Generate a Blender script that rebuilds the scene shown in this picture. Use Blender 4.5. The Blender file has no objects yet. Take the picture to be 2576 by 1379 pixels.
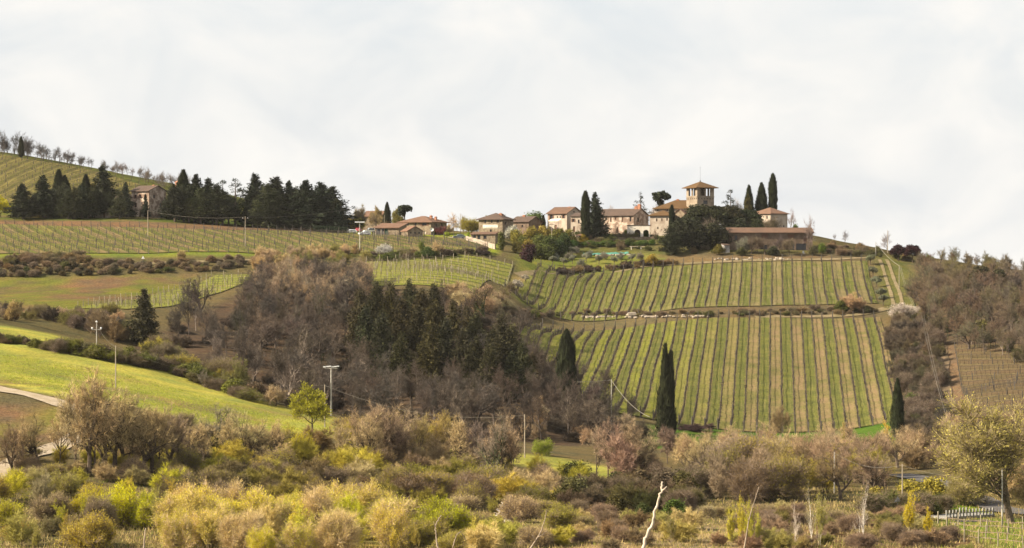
import bpy, math, random
import numpy as np

# ------------------------------------------------------------------ camera, sky, sun, exposure
sc = bpy.context.scene
COL = sc.collection
F, VH, CX = 6600.0, 690.0, 1288.0          # focal length and principal point of a 2576 px wide frame
cam = bpy.data.cameras.new("camera")
cam.sensor_width = 36.0
cam.lens = 36.0 * F / 2576.0
cam.clip_start = 1.0
cam.clip_end = 30000.0
camo = bpy.data.objects.new("camera", cam)
COL.objects.link(camo)
camo.location = (0, 0, 0)
camo.rotation_euler = (math.radians(90), 0, 0)
sc.camera = camo

SUN_EL = math.radians(33.0)
SUN_DIR = np.array([-0.96, -0.28])           # horizontal direction towards the sun
SUN_DIR = SUN_DIR / np.linalg.norm(SUN_DIR)
world = bpy.data.worlds.new("World")
sc.world = world
world.use_nodes = True
wn, wl = world.node_tree.nodes, world.node_tree.links
for n in list(wn):
    wn.remove(n)
w_out = wn.new("ShaderNodeOutputWorld")
w_bg = wn.new("ShaderNodeBackground")
w_bg.inputs["Strength"].default_value = 0.1
w_sky = wn.new("ShaderNodeTexSky")
w_sky.sky_type = 'NISHITA'
w_sky.sun_disc = False
w_sky.sun_elevation = SUN_EL
w_sky.sun_rotation = math.atan2(SUN_DIR[0], SUN_DIR[1])
w_sky.air_density = 1.0
w_sky.dust_density = 2.5
w_tc = wn.new("ShaderNodeTexCoord")
# a deck of thin cloud: direction projected on a plane high above, so it closes towards the horizon
w_sep = wn.new("ShaderNodeSeparateXYZ")
wl.new(w_tc.outputs["Generated"], w_sep.inputs[0])
def wmath(op, a, b=None, clamp=False):
    n = wn.new("ShaderNodeMath"); n.operation = op; n.use_clamp = clamp
    for i, v in enumerate((a, b)):
        if v is None: continue
        if isinstance(v, (int, float)): n.inputs[i].default_value = v
        else: wl.new(v, n.inputs[i])
    return n.outputs[0]
zz = wmath('MAXIMUM', w_sep.outputs[2], 0.0)
den = wmath('ADD', zz, 0.32)
cu = wmath('DIVIDE', w_sep.outputs[0], den)
cv = wmath('DIVIDE', w_sep.outputs[1], den)
w_cmb = wn.new("ShaderNodeCombineXYZ")
wl.new(cu, w_cmb.inputs[0]); wl.new(cv, w_cmb.inputs[1])
w_map = wn.new("ShaderNodeMapping")
w_map.inputs["Location"].default_value = (2.7, 1.3, 0.0)
w_map.inputs["Scale"].default_value = (6.2, 3.6, 1.0)
wl.new(w_cmb.outputs[0], w_map.inputs[0])
w_n1 = wn.new("ShaderNodeTexNoise")
w_n1.inputs["Scale"].default_value = 1.0
w_n1.inputs["Detail"].default_value = 7.0
w_n1.inputs["Roughness"].default_value = 0.52
w_n1.inputs["Distortion"].default_value = 0.6
wl.new(w_map.outputs[0], w_n1.inputs["Vector"])
w_ramp = wn.new("ShaderNodeValToRGB")
w_ramp.color_ramp.elements[0].position = 0.34
w_ramp.color_ramp.elements[1].position = 0.62
wl.new(w_n1.outputs["Fac"], w_ramp.inputs[0])
cover = wmath('ADD', wmath('MULTIPLY', w_ramp.outputs[0], 0.62), 0.38, True)
cloudc = wn.new("ShaderNodeRGB"); cloudc.outputs[0].default_value = (4.1, 4.02, 3.86, 1)
hazec = wn.new("ShaderNodeRGB"); hazec.outputs[0].default_value = (2.95, 3.14, 3.38, 1)
# haze near the horizon, open blue higher up
hz = wmath('SUBTRACT', 1.0, wmath('MULTIPLY', zz, 2.2), True)
w_mixa = wn.new("ShaderNodeMixRGB")
wl.new(hz, w_mixa.inputs[0]); wl.new(w_sky.outputs[0], w_mixa.inputs[1]); wl.new(hazec.outputs[0], w_mixa.inputs[2])
w_mixb = wn.new("ShaderNodeMixRGB")
wl.new(cover, w_mixb.inputs[0]); wl.new(w_mixa.outputs[0], w_mixb.inputs[1]); wl.new(cloudc.outputs[0], w_mixb.inputs[2])
wl.new(w_mixb.outputs[0], w_bg.inputs["Color"])
wl.new(w_bg.outputs[0], w_out.inputs["Surface"])

sund = bpy.data.lights.new("sun", 'SUN')
sund.energy = 5.0
sund.angle = math.radians(0.6)
sund.color = (1.0, 0.88, 0.69)
suno = bpy.data.objects.new("sun", sund)
COL.objects.link(suno)
_v = np.array([SUN_DIR[0] * math.cos(SUN_EL), SUN_DIR[1] * math.cos(SUN_EL), math.sin(SUN_EL)])
suno.location = tuple(_v * 600)
from mathutils import Vector, Matrix
suno.rotation_euler = Vector(_v).to_track_quat('Z', 'Y').to_euler()

sc.view_settings.view_transform = 'Standard'
sc.view_settings.look = 'None'
sc.view_settings.gamma = 1.0
sc.view_settings.exposure = 1.25
sc.view_settings.use_curve_mapping = False
sc.cycles.max_bounces = 3
sc.cycles.diffuse_bounces = 2
sc.cycles.transmission_bounces = 3
sc.cycles.transparent_max_bounces = 6
sc.cycles.sample_clamp_indirect = 4.0

rng = np.random.default_rng(11)
random.seed(11)

# ------------------------------------------------------------------ materials
def mat(name):
    m = bpy.data.materials.new(name)
    m.use_nodes = True
    nt = m.node_tree
    for n in list(nt.nodes):
        nt.nodes.remove(n)
    out = nt.nodes.new("ShaderNodeOutputMaterial")
    b = nt.nodes.new("ShaderNodeBsdfPrincipled")
    b.inputs["Roughness"].default_value = 0.85
    b.inputs["Specular IOR Level"].default_value = 0.15
    nt.links.new(b.outputs[0], out.inputs[0])
    return m, nt, b, out

def nd(nt, kind, **kw):
    n = nt.nodes.new(kind)
    for k, v in kw.items():
        if k in n.inputs: n.inputs[k].default_value = v
        else: setattr(n, k, v)
    return n

def noise(nt, vec, scale, detail=4.0, rough=0.55, dist=0.0):
    n = nd(nt, "ShaderNodeTexNoise", Scale=scale, Detail=detail, Roughness=rough, Distortion=dist)
    if vec is not None: nt.links.new(vec, n.inputs["Vector"])
    return n.outputs["Fac"]

def ramp(nt, fac, stops):
    r = nt.nodes.new("ShaderNodeValToRGB")
    el = r.color_ramp.elements
    while len(el) < len(stops): el.new(0.5)
    for e, (p, c) in zip(el, stops):
        e.position = p; e.color = (c[0], c[1], c[2], 1) if isinstance(c, (tuple, list)) else (c, c, c, 1)
    nt.links.new(fac, r.inputs[0])
    return r.outputs[0]

def mix(nt, fac, a, b, mode='MIX'):
    m = nt.nodes.new("ShaderNodeMixRGB"); m.blend_type = mode
    for i, v in enumerate((fac, a, b)):
        if isinstance(v, (int, float)): m.inputs[i].default_value = v
        elif isinstance(v, (tuple, list)): m.inputs[i].default_value = (v[0], v[1], v[2], 1)
        else: nt.links.new(v, m.inputs[i])
    return m.outputs[0]

def fmath(nt, op, a, b=None, clamp=False):
    n = nt.nodes.new("ShaderNodeMath"); n.operation = op; n.use_clamp = clamp
    for i, v in enumerate((a, b)):
        if v is None: continue
        if isinstance(v, (int, float)): n.inputs[i].default_value = v
        else: nt.links.new(v, n.inputs[i])
    return n.outputs[0]

def bump(nt, b, fac, strength, dist=0.1):
    n = nd(nt, "ShaderNodeBump", Strength=strength, Distance=dist)
    nt.links.new(fac, n.inputs["Height"]); nt.links.new(n.outputs[0], b.inputs["Normal"])

def objpos(nt): return nd(nt, "ShaderNodeTexCoord").outputs["Object"]
def wpos(nt): return nd(nt, "ShaderNodeNewGeometry").outputs["Position"]

def make_foliage(name, trans=0.3, lo=0.6, hi=1.4):
    m, nt, b, out = mat(name)
    oi = nd(nt, "ShaderNodeObjectInfo")
    g = nd(nt, "ShaderNodeNewGeometry")
    v1 = ramp(nt, g.outputs["Random Per Island"], [(0.0, lo), (1.0, hi)])
    c = mix(nt, 1.0, oi.outputs["Color"], v1, 'MULTIPLY')
    n1 = noise(nt, objpos(nt), 0.8, 3)
    c = mix(nt, 1.0, c, ramp(nt, n1, [(0.3, (0.78, 0.74, 0.8)), (0.7, (1.2, 1.2, 1.1))]), 'MULTIPLY')
    nt.links.new(c, b.inputs["Base Color"])
    b.inputs["Roughness"].default_value = 0.7
    if trans > 0:
        t = nd(nt, "ShaderNodeBsdfTranslucent")
        nt.links.new(c, t.inputs[0])
        ms = nd(nt, "ShaderNodeMixShader"); ms.inputs[0].default_value = trans
        nt.links.new(b.outputs[0], ms.inputs[1]); nt.links.new(t.outputs[0], ms.inputs[2])
        nt.links.new(ms.outputs[0], out.inputs[0])
    return m
M_LEAF = make_foliage("leaf")
M_NEEDLE = make_foliage("needle", 0.1, 0.5, 1.5)
M_TWIG = make_foliage("twig", 0.0, 0.6, 1.45)
def make_bark():
    m, nt, b, out = mat("bark")
    oi = nd(nt, "ShaderNodeObjectInfo")
    n1 = noise(nt, objpos(nt), 3.0, 4)
    c = mix(nt, 1.0, oi.outputs["Color"], ramp(nt, n1, [(0.3, 0.6), (0.7, 1.35)]), 'MULTIPLY')
    nt.links.new(c, b.inputs["Base Color"])
    b.inputs["Roughness"].default_value = 0.95
    return m
M_BARK = make_bark()

def plain(name, col, rough=0.8, var=0.25, scale=2.0, spec=0.2, metal=0.0):
    m, nt, b, out = mat(name)
    n1 = noise(nt, objpos(nt), scale, 4)
    c = mix(nt, 1.0, col, ramp(nt, n1, [(0.3, 1 - var), (0.7, 1 + var)]), 'MULTIPLY')
    nt.links.new(c, b.inputs["Base Color"])
    b.inputs["Roughness"].default_value = rough
    b.inputs["Specular IOR Level"].default_value = spec
    b.inputs["Metallic"].default_value = metal
    return m

def plaster(name, col, stain, scale=0.5, lo=0.42, hi=0.62, fine=4.0):
    m, nt, b, out = mat(name)
    p = objpos(nt)
    n1 = noise(nt, p, scale, 5, 0.65, 0.4)
    n2 = noise(nt, p, fine, 4)
    c = mix(nt, ramp(nt, n1, [(lo, 0.0), (hi, 1.0)]), col, stain)
    c = mix(nt, 1.0, c, ramp(nt, n2, [(0.3, 0.8), (0.7, 1.15)]), 'MULTIPLY')
    nt.links.new(c, b.inputs["Base Color"])
    b.inputs["Roughness"].default_value = 0.95
    bump(nt, b, n2, 0.5, 0.08)
    return m

def rooftile(name, c1, c2, c3):
    m, nt, b, out = mat(name)
    p = objpos(nt)
    n1 = noise(nt, p, 0.35, 5, 0.65, 0.3)
    n2 = noise(nt, p, 3.5, 3)
    c = mix(nt, ramp(nt, n1, [(0.35, 0.0), (0.65, 1.0)]), c1, c2)
    c = mix(nt, ramp(nt, n2, [(0.55, 0.0), (0.7, 0.8)]), c, c3)
    nt.links.new(c, b.inputs["Base Color"])
    w = nd(nt, "ShaderNodeTexWave", Scale=1.1, Distortion=0.6, Detail=1.0)
    w.bands_direction = 'X'
    nt.links.new(p, w.inputs["Vector"])
    h = mix(nt, 0.4, w.outputs["Fac"], n2)
    bump(nt, b, h, 0.9, 0.12)
    b.inputs["Roughness"].default_value = 0.95
    return m

# ------------------------------------------------------------------ mesh helpers
class MB:
    """collects verts and faces of one mesh"""
    def __init__(s): s.v = []; s.f = []; s.n = 0; s.t = {}
    def add(s, verts, faces):
        o = s.n
        s.v.append(np.asarray(verts, float).reshape(-1, 3)); s.n += len(s.v[-1])
        s.f.extend([tuple(i + o for i in f) for f in faces])
    def tube(s, pts, rad, sides=4, cap=False):
        pts = np.asarray(pts, float)
        rad = np.full(len(pts), float(rad)) if np.isscalar(rad) else np.asarray(rad, float)
        s.t.setdefault((len(pts), sides, cap), []).append((pts, rad))
    def flush(s):
        for (n, sides, cap), lst in s.t.items():
            P = np.stack([a for a, _ in lst]); R = np.stack([b for _, b in lst]); m = len(P)
            T = np.empty_like(P)
            T[:, 1:-1] = P[:, 2:] - P[:, :-2]; T[:, 0] = P[:, 1] - P[:, 0]; T[:, -1] = P[:, -1] - P[:, -2]
            T /= np.linalg.norm(T, axis=2)[..., None] + 1e-9
            ref = np.where((np.abs(T[:, :1] @ np.array([1.0, 0.13, 0.07])) > 0.9)[..., None], np.array([0.0, 1.0, 0.1]), np.array([1.0, 0.13, 0.07]))
            U = np.cross(T, np.broadcast_to(ref, T.shape)); U /= np.linalg.norm(U, axis=2)[..., None] + 1e-9
            W_ = np.cross(T, U)
            a = np.arange(sides) * 2 * math.pi / sides
            V = P[:, :, None] + R[:, :, None, None] * (np.cos(a)[:, None] * U[:, :, None] + np.sin(a)[:, None] * W_[:, :, None])
            k = np.arange(sides); k2 = (k + 1) % sides; i = np.arange(n - 1)[:, None] * sides
            q = np.stack([i + k, i + k2, i + sides + k2, i + sides + k], -1).reshape(-1, 4)
            fs = (q[None] + (np.arange(m) * n * sides)[:, None, None]).reshape(-1, 4)
            faces = [tuple(f) for f in fs.tolist()]
            if cap:
                for j in range(m):
                    o = j * n * sides
                    faces.append(tuple(o + kk for kk in range(sides - 1, -1, -1))); faces.append(tuple(o + (n - 1) * sides + kk for kk in range(sides)))
            s.add(V.reshape(-1, 3), faces)
        s.t = {}
    def box(s, x0, x1, y0, y1, z0, z1):
        v = [(x, y, z) for z in (z0, z1) for y in (y0, y1) for x in (x0, x1)]
        s.add(v, [(0, 2, 3, 1), (4, 5, 7, 6), (0, 1, 5, 4), (2, 6, 7, 3), (0, 4, 6, 2), (1, 3, 7, 5)])
    def quads(s, c, u, v):
        c, u, v = (np.asarray(a, float) for a in (c, u, v))
        n = len(c)
        if n == 0: return
        vv = np.stack([c - u - v, c + u - v, c + u + v, c - u + v], 1).reshape(-1, 3)
        idx = np.arange(n * 4).reshape(-1, 4)
        s.add(vv, [tuple(i) for i in idx.tolist()])
    def tris(s, a, b, c):
        n = len(a)
        if n == 0: return
        vv = np.stack([a, b, c], 1).reshape(-1, 3)
        s.add(vv, [tuple(i) for i in np.arange(n * 3).reshape(-1, 3).tolist()])
    def mesh(s, name, material, smooth=False):
        s.flush()
        me = bpy.data.meshes.new(name)
        vv = np.concatenate(s.v) if s.v else np.zeros((0, 3))
        me.from_pydata(vv.tolist(), [], s.f)
        if material is not None: me.materials.append(material)
        if smooth:
            me.polygons.foreach_set("use_smooth", [True] * len(me.polygons))
        me.update()
        return me
    def build(s, name, material, parent=None, loc=(0, 0, 0), rz=0.0, smooth=False):
        return link(name, s.mesh(name, material, smooth), parent, loc, rz)

def link(name, data, parent=None, loc=(0, 0, 0), rz=0.0, scale=None, color=None):
    o = bpy.data.objects.new(name, data)
    COL.objects.link(o)
    o.location = loc
    o.rotation_euler = (0, 0, rz)
    if scale is not None: o.scale = scale
    if color is not None: o.color = (color[0], color[1], color[2], 1)
    if parent is not None: o.parent = parent
    return o

def tag(o, label=None, cat=None, group=None, kind=None):
    if label: o["label"] = label
    if cat: o["category"] = cat
    if group: o["group"] = group
    if kind: o["kind"] = kind
    return o

def empty(name, loc, rz, label, cat, group=None):
    o = link(name, None, None, loc, rz)
    o.empty_display_size = 0.5
    return tag(o, label, cat, group)

# ------------------------------------------------------------------ terrain: heights from surveyed points (px, py, distance)
CTRL = """
-60 1345 340|300 1350 340|0 1180 400|60 1150 405|150 1120 425|240 1060 445|180 1020 455|0 985 470|0 900 525|0 835 590|0 806 640|0 792 690
100 762 722|0 707 790|300 792 690|380 702 790|0 655 815|300 652 818|600 650 818|0 610 870|0 565 920|300 600 880|300 562 922|640 575 925
640 622 852|900 630 850|900 586 925|1200 638 842|1200 603 915|340 548 945|60 545 950|200 548 948|700 577 945|1060 591 930|1060 584 975
0 520 1000|0 450 1080|0 387 1160|0 392 1230|230 426 1150|230 485 1055|230 432 1220|420 482 1105|420 532 1010|520 515 1090|640 545 1060|800 570 1040
1100 590 1050|1500 580 1050|1900 590 1050|2200 665 1020|2500 760 1000
930 662 820|1290 642 850|1290 702 790|1100 722 772|930 722 770|640 705 790|700 800 720|500 880 645|350 885 650|640 1000 590|800 1000 612
1000 950 652|1200 950 652|1000 800 722|1200 800 727|1300 1000 612|1100 1050 580|870 1062 525|291 975 500|291 884 565|500 953 560|500 1025 490
640 1062 490|640 990 555|780 1087 480|950 1100 480|1310 808 775|2200 795 780|1720 1070 620|2250 1062 620|1750 923 697|1500 1000 655|2240 920 697
1300 780 790|2200 763 792|1700 781 788|1390 690 866|1600 672 878|1800 660 885|2160 652 890|1400 640 905|1560 640 905|1530 628 915|1560 592 945
1640 588 950|1760 582 965|1940 634 900|2040 631 905|1960 580 945|2180 640 905|2250 642 900|2330 668 885|2400 716 830|2576 742 780|2230 700 868
2250 772 800|2350 850 720|2576 930 660|2420 890 690|2576 1000 590|2400 1000 612|2330 1100 560|2390 1129 540|2300 1200 480|2440 1262 420|2440 1300 396
2520 1317 388|2500 1362 364|2200 1290 402|2100 1350 360|1770 1105 592|1560 1213 440|1640 1216 440|1243 1233 430|1320 1151 480|1300 1135 500
1540 1190 457|976 1171 440|800 1200 420|537 1143 430|420 1182 410|1000 1330 360|1500 1335 350|1900 1362 345|700 1335 352|2576 1340 372
1340 890 716|1400 950 681|1480 1000 654|1600 1040 634|1340 740 822|1310 762 804|1280 600 925|1450 600 930|1350 620 915|1850 600 925|1640 618 918
"""
pts = []
for tok in CTRL.replace("\n", "|").split("|"):
    if tok.strip():
        a, b, d = (float(q) for q in tok.split())
        pts.append(((a - CX) / F * d, d, (VH - b) / F * d))
        if a <= 0: pts.append(((a - 520 - CX) / F * d, d, (VH - b) / F * d))
        if a >= 2500: pts.append(((a + 520 - CX) / F * d, d, (VH - b) / F * d))
for x, y, z in [(0, -30, -2), (0, 0, -2), (-90, 0, -4), (90, 0, -4), (0, 100, -17), (-120, 100, -17), (120, 100, -17), (0, 200, -28), (-120, 200, -28),
                (120, 200, -28), (0, 290, -34), (-90, 290, -34), (90, 290, -35), (0, 1500, -25), (-300, 1500, 20), (300, 1500, -45), (-420, 1300, 45), (420, 1300, -45)]:
    pts.append((x, y, z))
CP = np.array(pts)
SC_ = 100.0
def _phi(r2): return 0.5 * r2 * np.log(r2 + 1e-12)
def _tps():
    P = CP[:, :2] / SC_; n = len(P)
    K = _phi(((P[:, None] - P[None]) ** 2).sum(-1)) + np.eye(n) * 0.004
    Q = np.hstack([np.ones((n, 1)), P])
    A = np.zeros((n + 3, n + 3)); A[:n, :n] = K; A[:n, n:] = Q; A[n:, :n] = Q.T
    return np.linalg.solve(A, np.concatenate([CP[:, 2], np.zeros(3)]))
TW = _tps()
def tps(x, y):
    q = np.stack([x, y], -1).reshape(-1, 2) / SC_; P = CP[:, :2] / SC_; n = len(P)
    out = np.empty(len(q))
    for i in range(0, len(q), 20000):
        qq = q[i:i + 20000]
        out[i:i + 20000] = _phi(((qq[:, None] - P[None]) ** 2).sum(-1)) @ TW[:n] + TW[n] + qq @ TW[n + 1:]
    return out
def vnoise(x, y, s):
    x = np.asarray(x, float) / s; y = np.asarray(y, float) / s
    return (np.sin(1.7 * x + 2.1 * np.sin(0.9 * y + 1.3)) + np.sin(2.3 * y + 1.9 * np.sin(1.1 * x + 0.7) + 2) + np.sin(1.3 * (x + y) + 1.5 * np.sin(1.9 * (x - y)))) / 3
GX0, GX1, GY0, GY1, GS = -420.0, 420.0, -40.0, 1500.0, 3.0
gx = np.arange(GX0, GX1 + 0.1, GS); gy = np.arange(GY0, GY1 + 0.1, GS)
GXX, GYY = np.meshgrid(gx, gy)
GZ = tps(GXX.ravel(), GYY.ravel()).reshape(GXX.shape)
GZ += 0.18 * vnoise(GXX, GYY, 9.0) + 0.3 * vnoise(GXX + 50, GYY, 27.0)
def tz(x, y):
    fx = np.clip((np.asarray(x, float) - GX0) / GS, 0, len(gx) - 1.001); fy = np.clip((np.asarray(y, float) - GY0) / GS, 0, len(gy) - 1.001)
    i = fx.astype(int); j = fy.astype(int); u = fx - i; v = fy - j
    return (GZ[j, i] * (1 - u) * (1 - v) + GZ[j, i + 1] * u * (1 - v) + GZ[j + 1, i] * (1 - u) * v + GZ[j + 1, i + 1] * u * v)
_DC = np.arange(150.0, 1400.0, 6.0)
_DF = np.arange(-6.0, 0.6, 0.5)
def gp(px, py):
    """where the line of sight through a picture point first meets the ground"""
    a = (px - CX) / F; b = (VH - py) / F
    hit = np.nonzero(b * _DC <= tz(a * _DC, _DC))[0]
    d = _DC[hit[0]] if len(hit) else 1000.0
    if len(hit):
        ds = d + _DF
        d = ds[np.nonzero(b * ds <= tz(a * ds, ds))[0][0]]
    return np.array([a * d, d, float(tz(a * d, d))])
def ad(px, d):
    x = (px - CX) / F * d
    return np.array([x, d, float(tz(x, d))])

def inpoly(px, py, poly):
    c = np.zeros(np.shape(px), bool)
    n = len(poly)
    for i in range(n):
        x0, y0 = poly[i]; x1, y1 = poly[(i + 1) % n]
        if y0 == y1: continue
        cond = ((y0 > py) != (y1 > py)) & (px < (x1 - x0) * (py - y0) / (y1 - y0) + x0)
        c ^= cond
    return c

# ground colours by use: what grows or lies there
yy = np.maximum(GYY, 60.0)
PPX = CX + F * GXX / yy; PPY = VH - F * GZ / yy
colr = np.zeros(GXX.shape + (3,)); colr[:] = (0.125, 0.10, 0.05)
VN6, VN5 = vnoise(GXX, GYY, 6.0), vnoise(GYY + 9, GXX, 5.0)
def zone(poly, col, dmin=0, dmax=3000, jit=6.0, amt=1.0, mott=None):
    w = np.zeros(GXX.shape)
    r = np.random.default_rng(5)
    for k in range(5):
        a = r.normal(0, jit, 2)
        jx = jit * 1.2 * VN6 + a[0]; jy = jit * 0.7 * VN5 + a[1] * 0.6
        w += inpoly(PPX + jx, PPY + jy, poly)
    w = w / 5 * ((GYY > dmin) & (GYY < dmax)) * amt
    c = np.array(col)[None, None]
    if mott is not None:
        t = np.clip(0.5 + 0.9 * vnoise(GXX, GYY * 0.6, mott[1]) + 0.5 * vnoise(GXX + 33, GYY, mott[1] * 0.37), 0, 1)[..., None]
        c = c * (1 - t) + np.array(mott[0])[None, None] * t
    colr[:] = colr * (1 - w[..., None]) + c * w[..., None]
SOIL, DRY, GRASS, LUSH = (0.17, 0.105, 0.06), (0.25, 0.19, 0.09), (0.16, 0.19, 0.03), (0.385, 0.365, 0.075)
zone([(-900, 380), (440, 380), (800, 560), (800, 640), (-900, 640)], (0.10, 0.11, 0.03), 955, 1500)
zone([(-900, 540), (900, 555), (900, 600), (-900, 600)], (0.09, 0.12, 0.025), 900, 990, 4)
zone([(-900, 551), (330, 556), (560, 566), (900, 575), (900, 590), (560, 590), (330, 600), (-900, 570)], SOIL, 850, 960, 3)
zone([(-900, 560), (400, 590), (860, 585), (1260, 590), (1260, 640), (860, 645), (-900, 655)], (0.15, 0.18, 0.03), 800, 935, 4)
zone([(860, 583), (1240, 590), (1250, 640), (1040, 640), (860, 612)], (0.25, 0.28, 0.035), 820, 960, 4)
zone([(-900, 655), (640, 645), (940, 650), (1230, 635), (1230, 650), (900, 668), (640, 690), (-900, 705)], (0.10, 0.085, 0.04), 770, 850, 5)
zone([(-900, 700), (600, 690), (420, 740), (190, 800), (-900, 805)], (0.135, 0.14, 0.03), 650, 810, 5, 1, ((0.15, 0.095, 0.055), 11.0))
zone([(-900, 788), (300, 792), (340, 850), (-900, 815)], (0.11, 0.095, 0.045), 600, 720, 5)
zone([(-900, 800), (0, 818), (140, 842), (300, 897), (450, 938), (640, 1000), (700, 1022), (870, 1055), (1000, 1092), (1210, 1132), (1400, 1150), (1560, 1182), (1600, 1200),
      (1560, 1206), (1300, 1170), (1200, 1152), (900, 1108), (700, 1092), (500, 1066), (330, 1020), (250, 1004), (180, 1005), (0, 966), (-900, 930)], LUSH, 380, 650, 3, 1, ((0.25, 0.25, 0.055), 14.0))
zone([(60, 925), (330, 985), (560, 1030), (700, 1070), (560, 1046), (330, 1000)], (0.24, 0.17, 0.09), 380, 650, 4, 0.75)
zone([(120, 905), (330, 950), (420, 975), (330, 962)], (0.24, 0.17, 0.09), 380, 650, 4, 0.6)
zone([(560, 1012), (760, 1048), (860, 1072), (740, 1056)], (0.26, 0.2, 0.09), 380, 650, 4, 0.6)
zone([(-200, 935), (60, 958), (200, 985), (60, 968), (-200, 950)], (0.15, 0.10, 0.055), 380, 650, 4, 0.8)
zone([(-900, 990), (180, 1022), (230, 1060), (100, 1130), (-900, 1150)], (0.16, 0.15, 0.04), 380, 520, 5, 1, (SOIL, 7.0))
zone([(330, 870), (520, 780), (640, 725), (920, 715), (1240, 770), (1300, 850), (1400, 950), (1600, 1090), (1400, 1140), (1000, 1085), (700, 1015), (450, 930)], (0.085, 0.06, 0.042), 540, 830, 6)
zone([(1290, 640), (1500, 622), (1700, 635), (1800, 645), (1790, 662), (1400, 700), (1300, 690)], (0.12, 0.145, 0.028), 800, 960, 4, 1, ((0.17, 0.17, 0.04), 6.0))
zone([(1290, 695), (1400, 690), (1300, 778), (1260, 788), (1240, 760)], (0.26, 0.28, 0.045), 770, 880, 4, 1, ((0.28, 0.22, 0.11), 6.0))
zone([(1650, 640), (2100, 634), (2190, 650), (1700, 668)], (0.15, 0.105, 0.06), 860, 920, 3, 0.9)
zone([(1280, 585), (1700, 580), (2060, 600), (2060, 640), (1700, 638), (1290, 645)], (0.085, 0.085, 0.03), 880, 990, 4, 0.75)
zone([(2050, 590), (2300, 625), (2310, 655), (2050, 636)], (0.085, 0.072, 0.035), 840, 1100, 4)
zone([(2040, 560), (2330, 600), (2600, 640), (2600, 700), (2300, 660), (2050, 640)], (0.085, 0.072, 0.035), 895, 1500, 4)
zone([(1260, 782), (2200, 766), (2210, 798), (1260, 806)], (0.12, 0.09, 0.05), 770, 800, 3)
zone([(1640, 1070), (2250, 1060), (2300, 1120), (1640, 1130)], (0.07, 0.13, 0.02), 540, 625, 5)
zone([(2200, 640), (2290, 650), (2330, 800), (2220, 770)], (0.11, 0.11, 0.035), 780, 910, 4)
zone([(2230, 800), (2320, 780), (2380, 860), (2400, 1130), (2300, 1150), (2260, 960)], (0.11, 0.085, 0.045), 540, 790, 5)
zone([(2290, 700), (2576, 720), (3400, 720), (3400, 960), (2576, 935), (2400, 875), (2320, 830)], (0.10, 0.07, 0.045), 640, 900, 5)
zone([(2330, 845), (2460, 890), (2640, 960), (2640, 1050), (2390, 1130), (2370, 1000), (2350, 900)], (0.17, 0.11, 0.065), 540, 720, 4)
zone([(2380, 1235), (2470, 1270), (2500, 1300), (2380, 1300)], (0.13, 0.22, 0.02), 370, 460, 3)
zone([(2340, 1300), (2700, 1310), (2700, 1400), (2560, 1400), (2380, 1340)], (0.14, 0.2, 0.025), 330, 410, 4)
zone([(1960, 1305), (2330, 1300), (2500, 1380), (2500, 1460), (1900, 1460)], (0.15, 0.095, 0.055), 250, 400, 8)
zone([(900, 1310), (1290, 1330), (1290, 1460), (700, 1460)], (0.24, 0.2, 0.06), 250, 380, 8)
zone([(1420, 1320), (1950, 1320), (1950, 1460), (1420, 1460)], (0.27, 0.2, 0.11), 250, 380, 8)

def terrain():
    ny, nx = GXX.shape
    vv = np.stack([GXX, GYY, GZ], -1).reshape(-1, 3)
    a = np.arange(ny * nx).reshape(ny, nx)
    fs = np.stack([a[:-1, :-1], a[:-1, 1:], a[1:, 1:], a[1:, :-1]], -1).reshape(-1, 4)
    me = bpy.data.meshes.new("ground")
    me.from_pydata(vv.tolist(), [], fs.tolist())
    at = me.color_attributes.new("ground_cover", 'FLOAT_COLOR', 'POINT')
    c4 = np.concatenate([0.8 * colr.reshape(-1, 3), np.ones((ny * nx, 1))], 1)
    at.data.foreach_set("color", c4.ravel())
    me.polygons.foreach_set("use_smooth", [True] * len(me.polygons))
    m, nt, b, out = mat("ground")
    ca = nd(nt, "ShaderNodeAttribute"); ca.attribute_name = "ground_cover"
    p = wpos(nt)
    n1 = noise(nt, p, 1.6, 5, 0.7); n2 = noise(nt, p, 0.12, 4, 0.6, 0.5); n3 = noise(nt, p, 0.45, 4, 0.65)
    c = mix(nt, 1.0, ca.outputs["Color"], ramp(nt, n1, [(0.28, 0.5), (0.72, 1.45)]), 'MULTIPLY')
    c = mix(nt, 1.0, c, ramp(nt, n2, [(0.3, (0.72, 0.82, 0.9)), (0.7, (1.28, 1.14, 1.0))]), 'MULTIPLY')
    c = mix(nt, ramp(nt, n3, [(0.52, 0.0), (0.72, 0.5)]), c, (0.16, 0.12, 0.055))
    nt.links.new(c, b.inputs["Base Color"])
    b.inputs["Roughness"].default_value = 1.0
    b.inputs["Specular IOR Level"].default_value = 0.0
    bump(nt, b, n1, 0.9, 0.25)
    me.materials.append(m)
    tag(link("ground", me), kind="structure")
    far = MB()
    far.add([(-3000, -600, -62), (3000, -600, -62), (3000, 5000, -62), (-3000, 5000, -62)], [(0, 1, 2, 3)])
    tag(far.build("distant_ground", plain("distant_ground", (0.11, 0.12, 0.06), 1.0, 0.3, 0.01)), kind="structure")
terrain()

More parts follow.
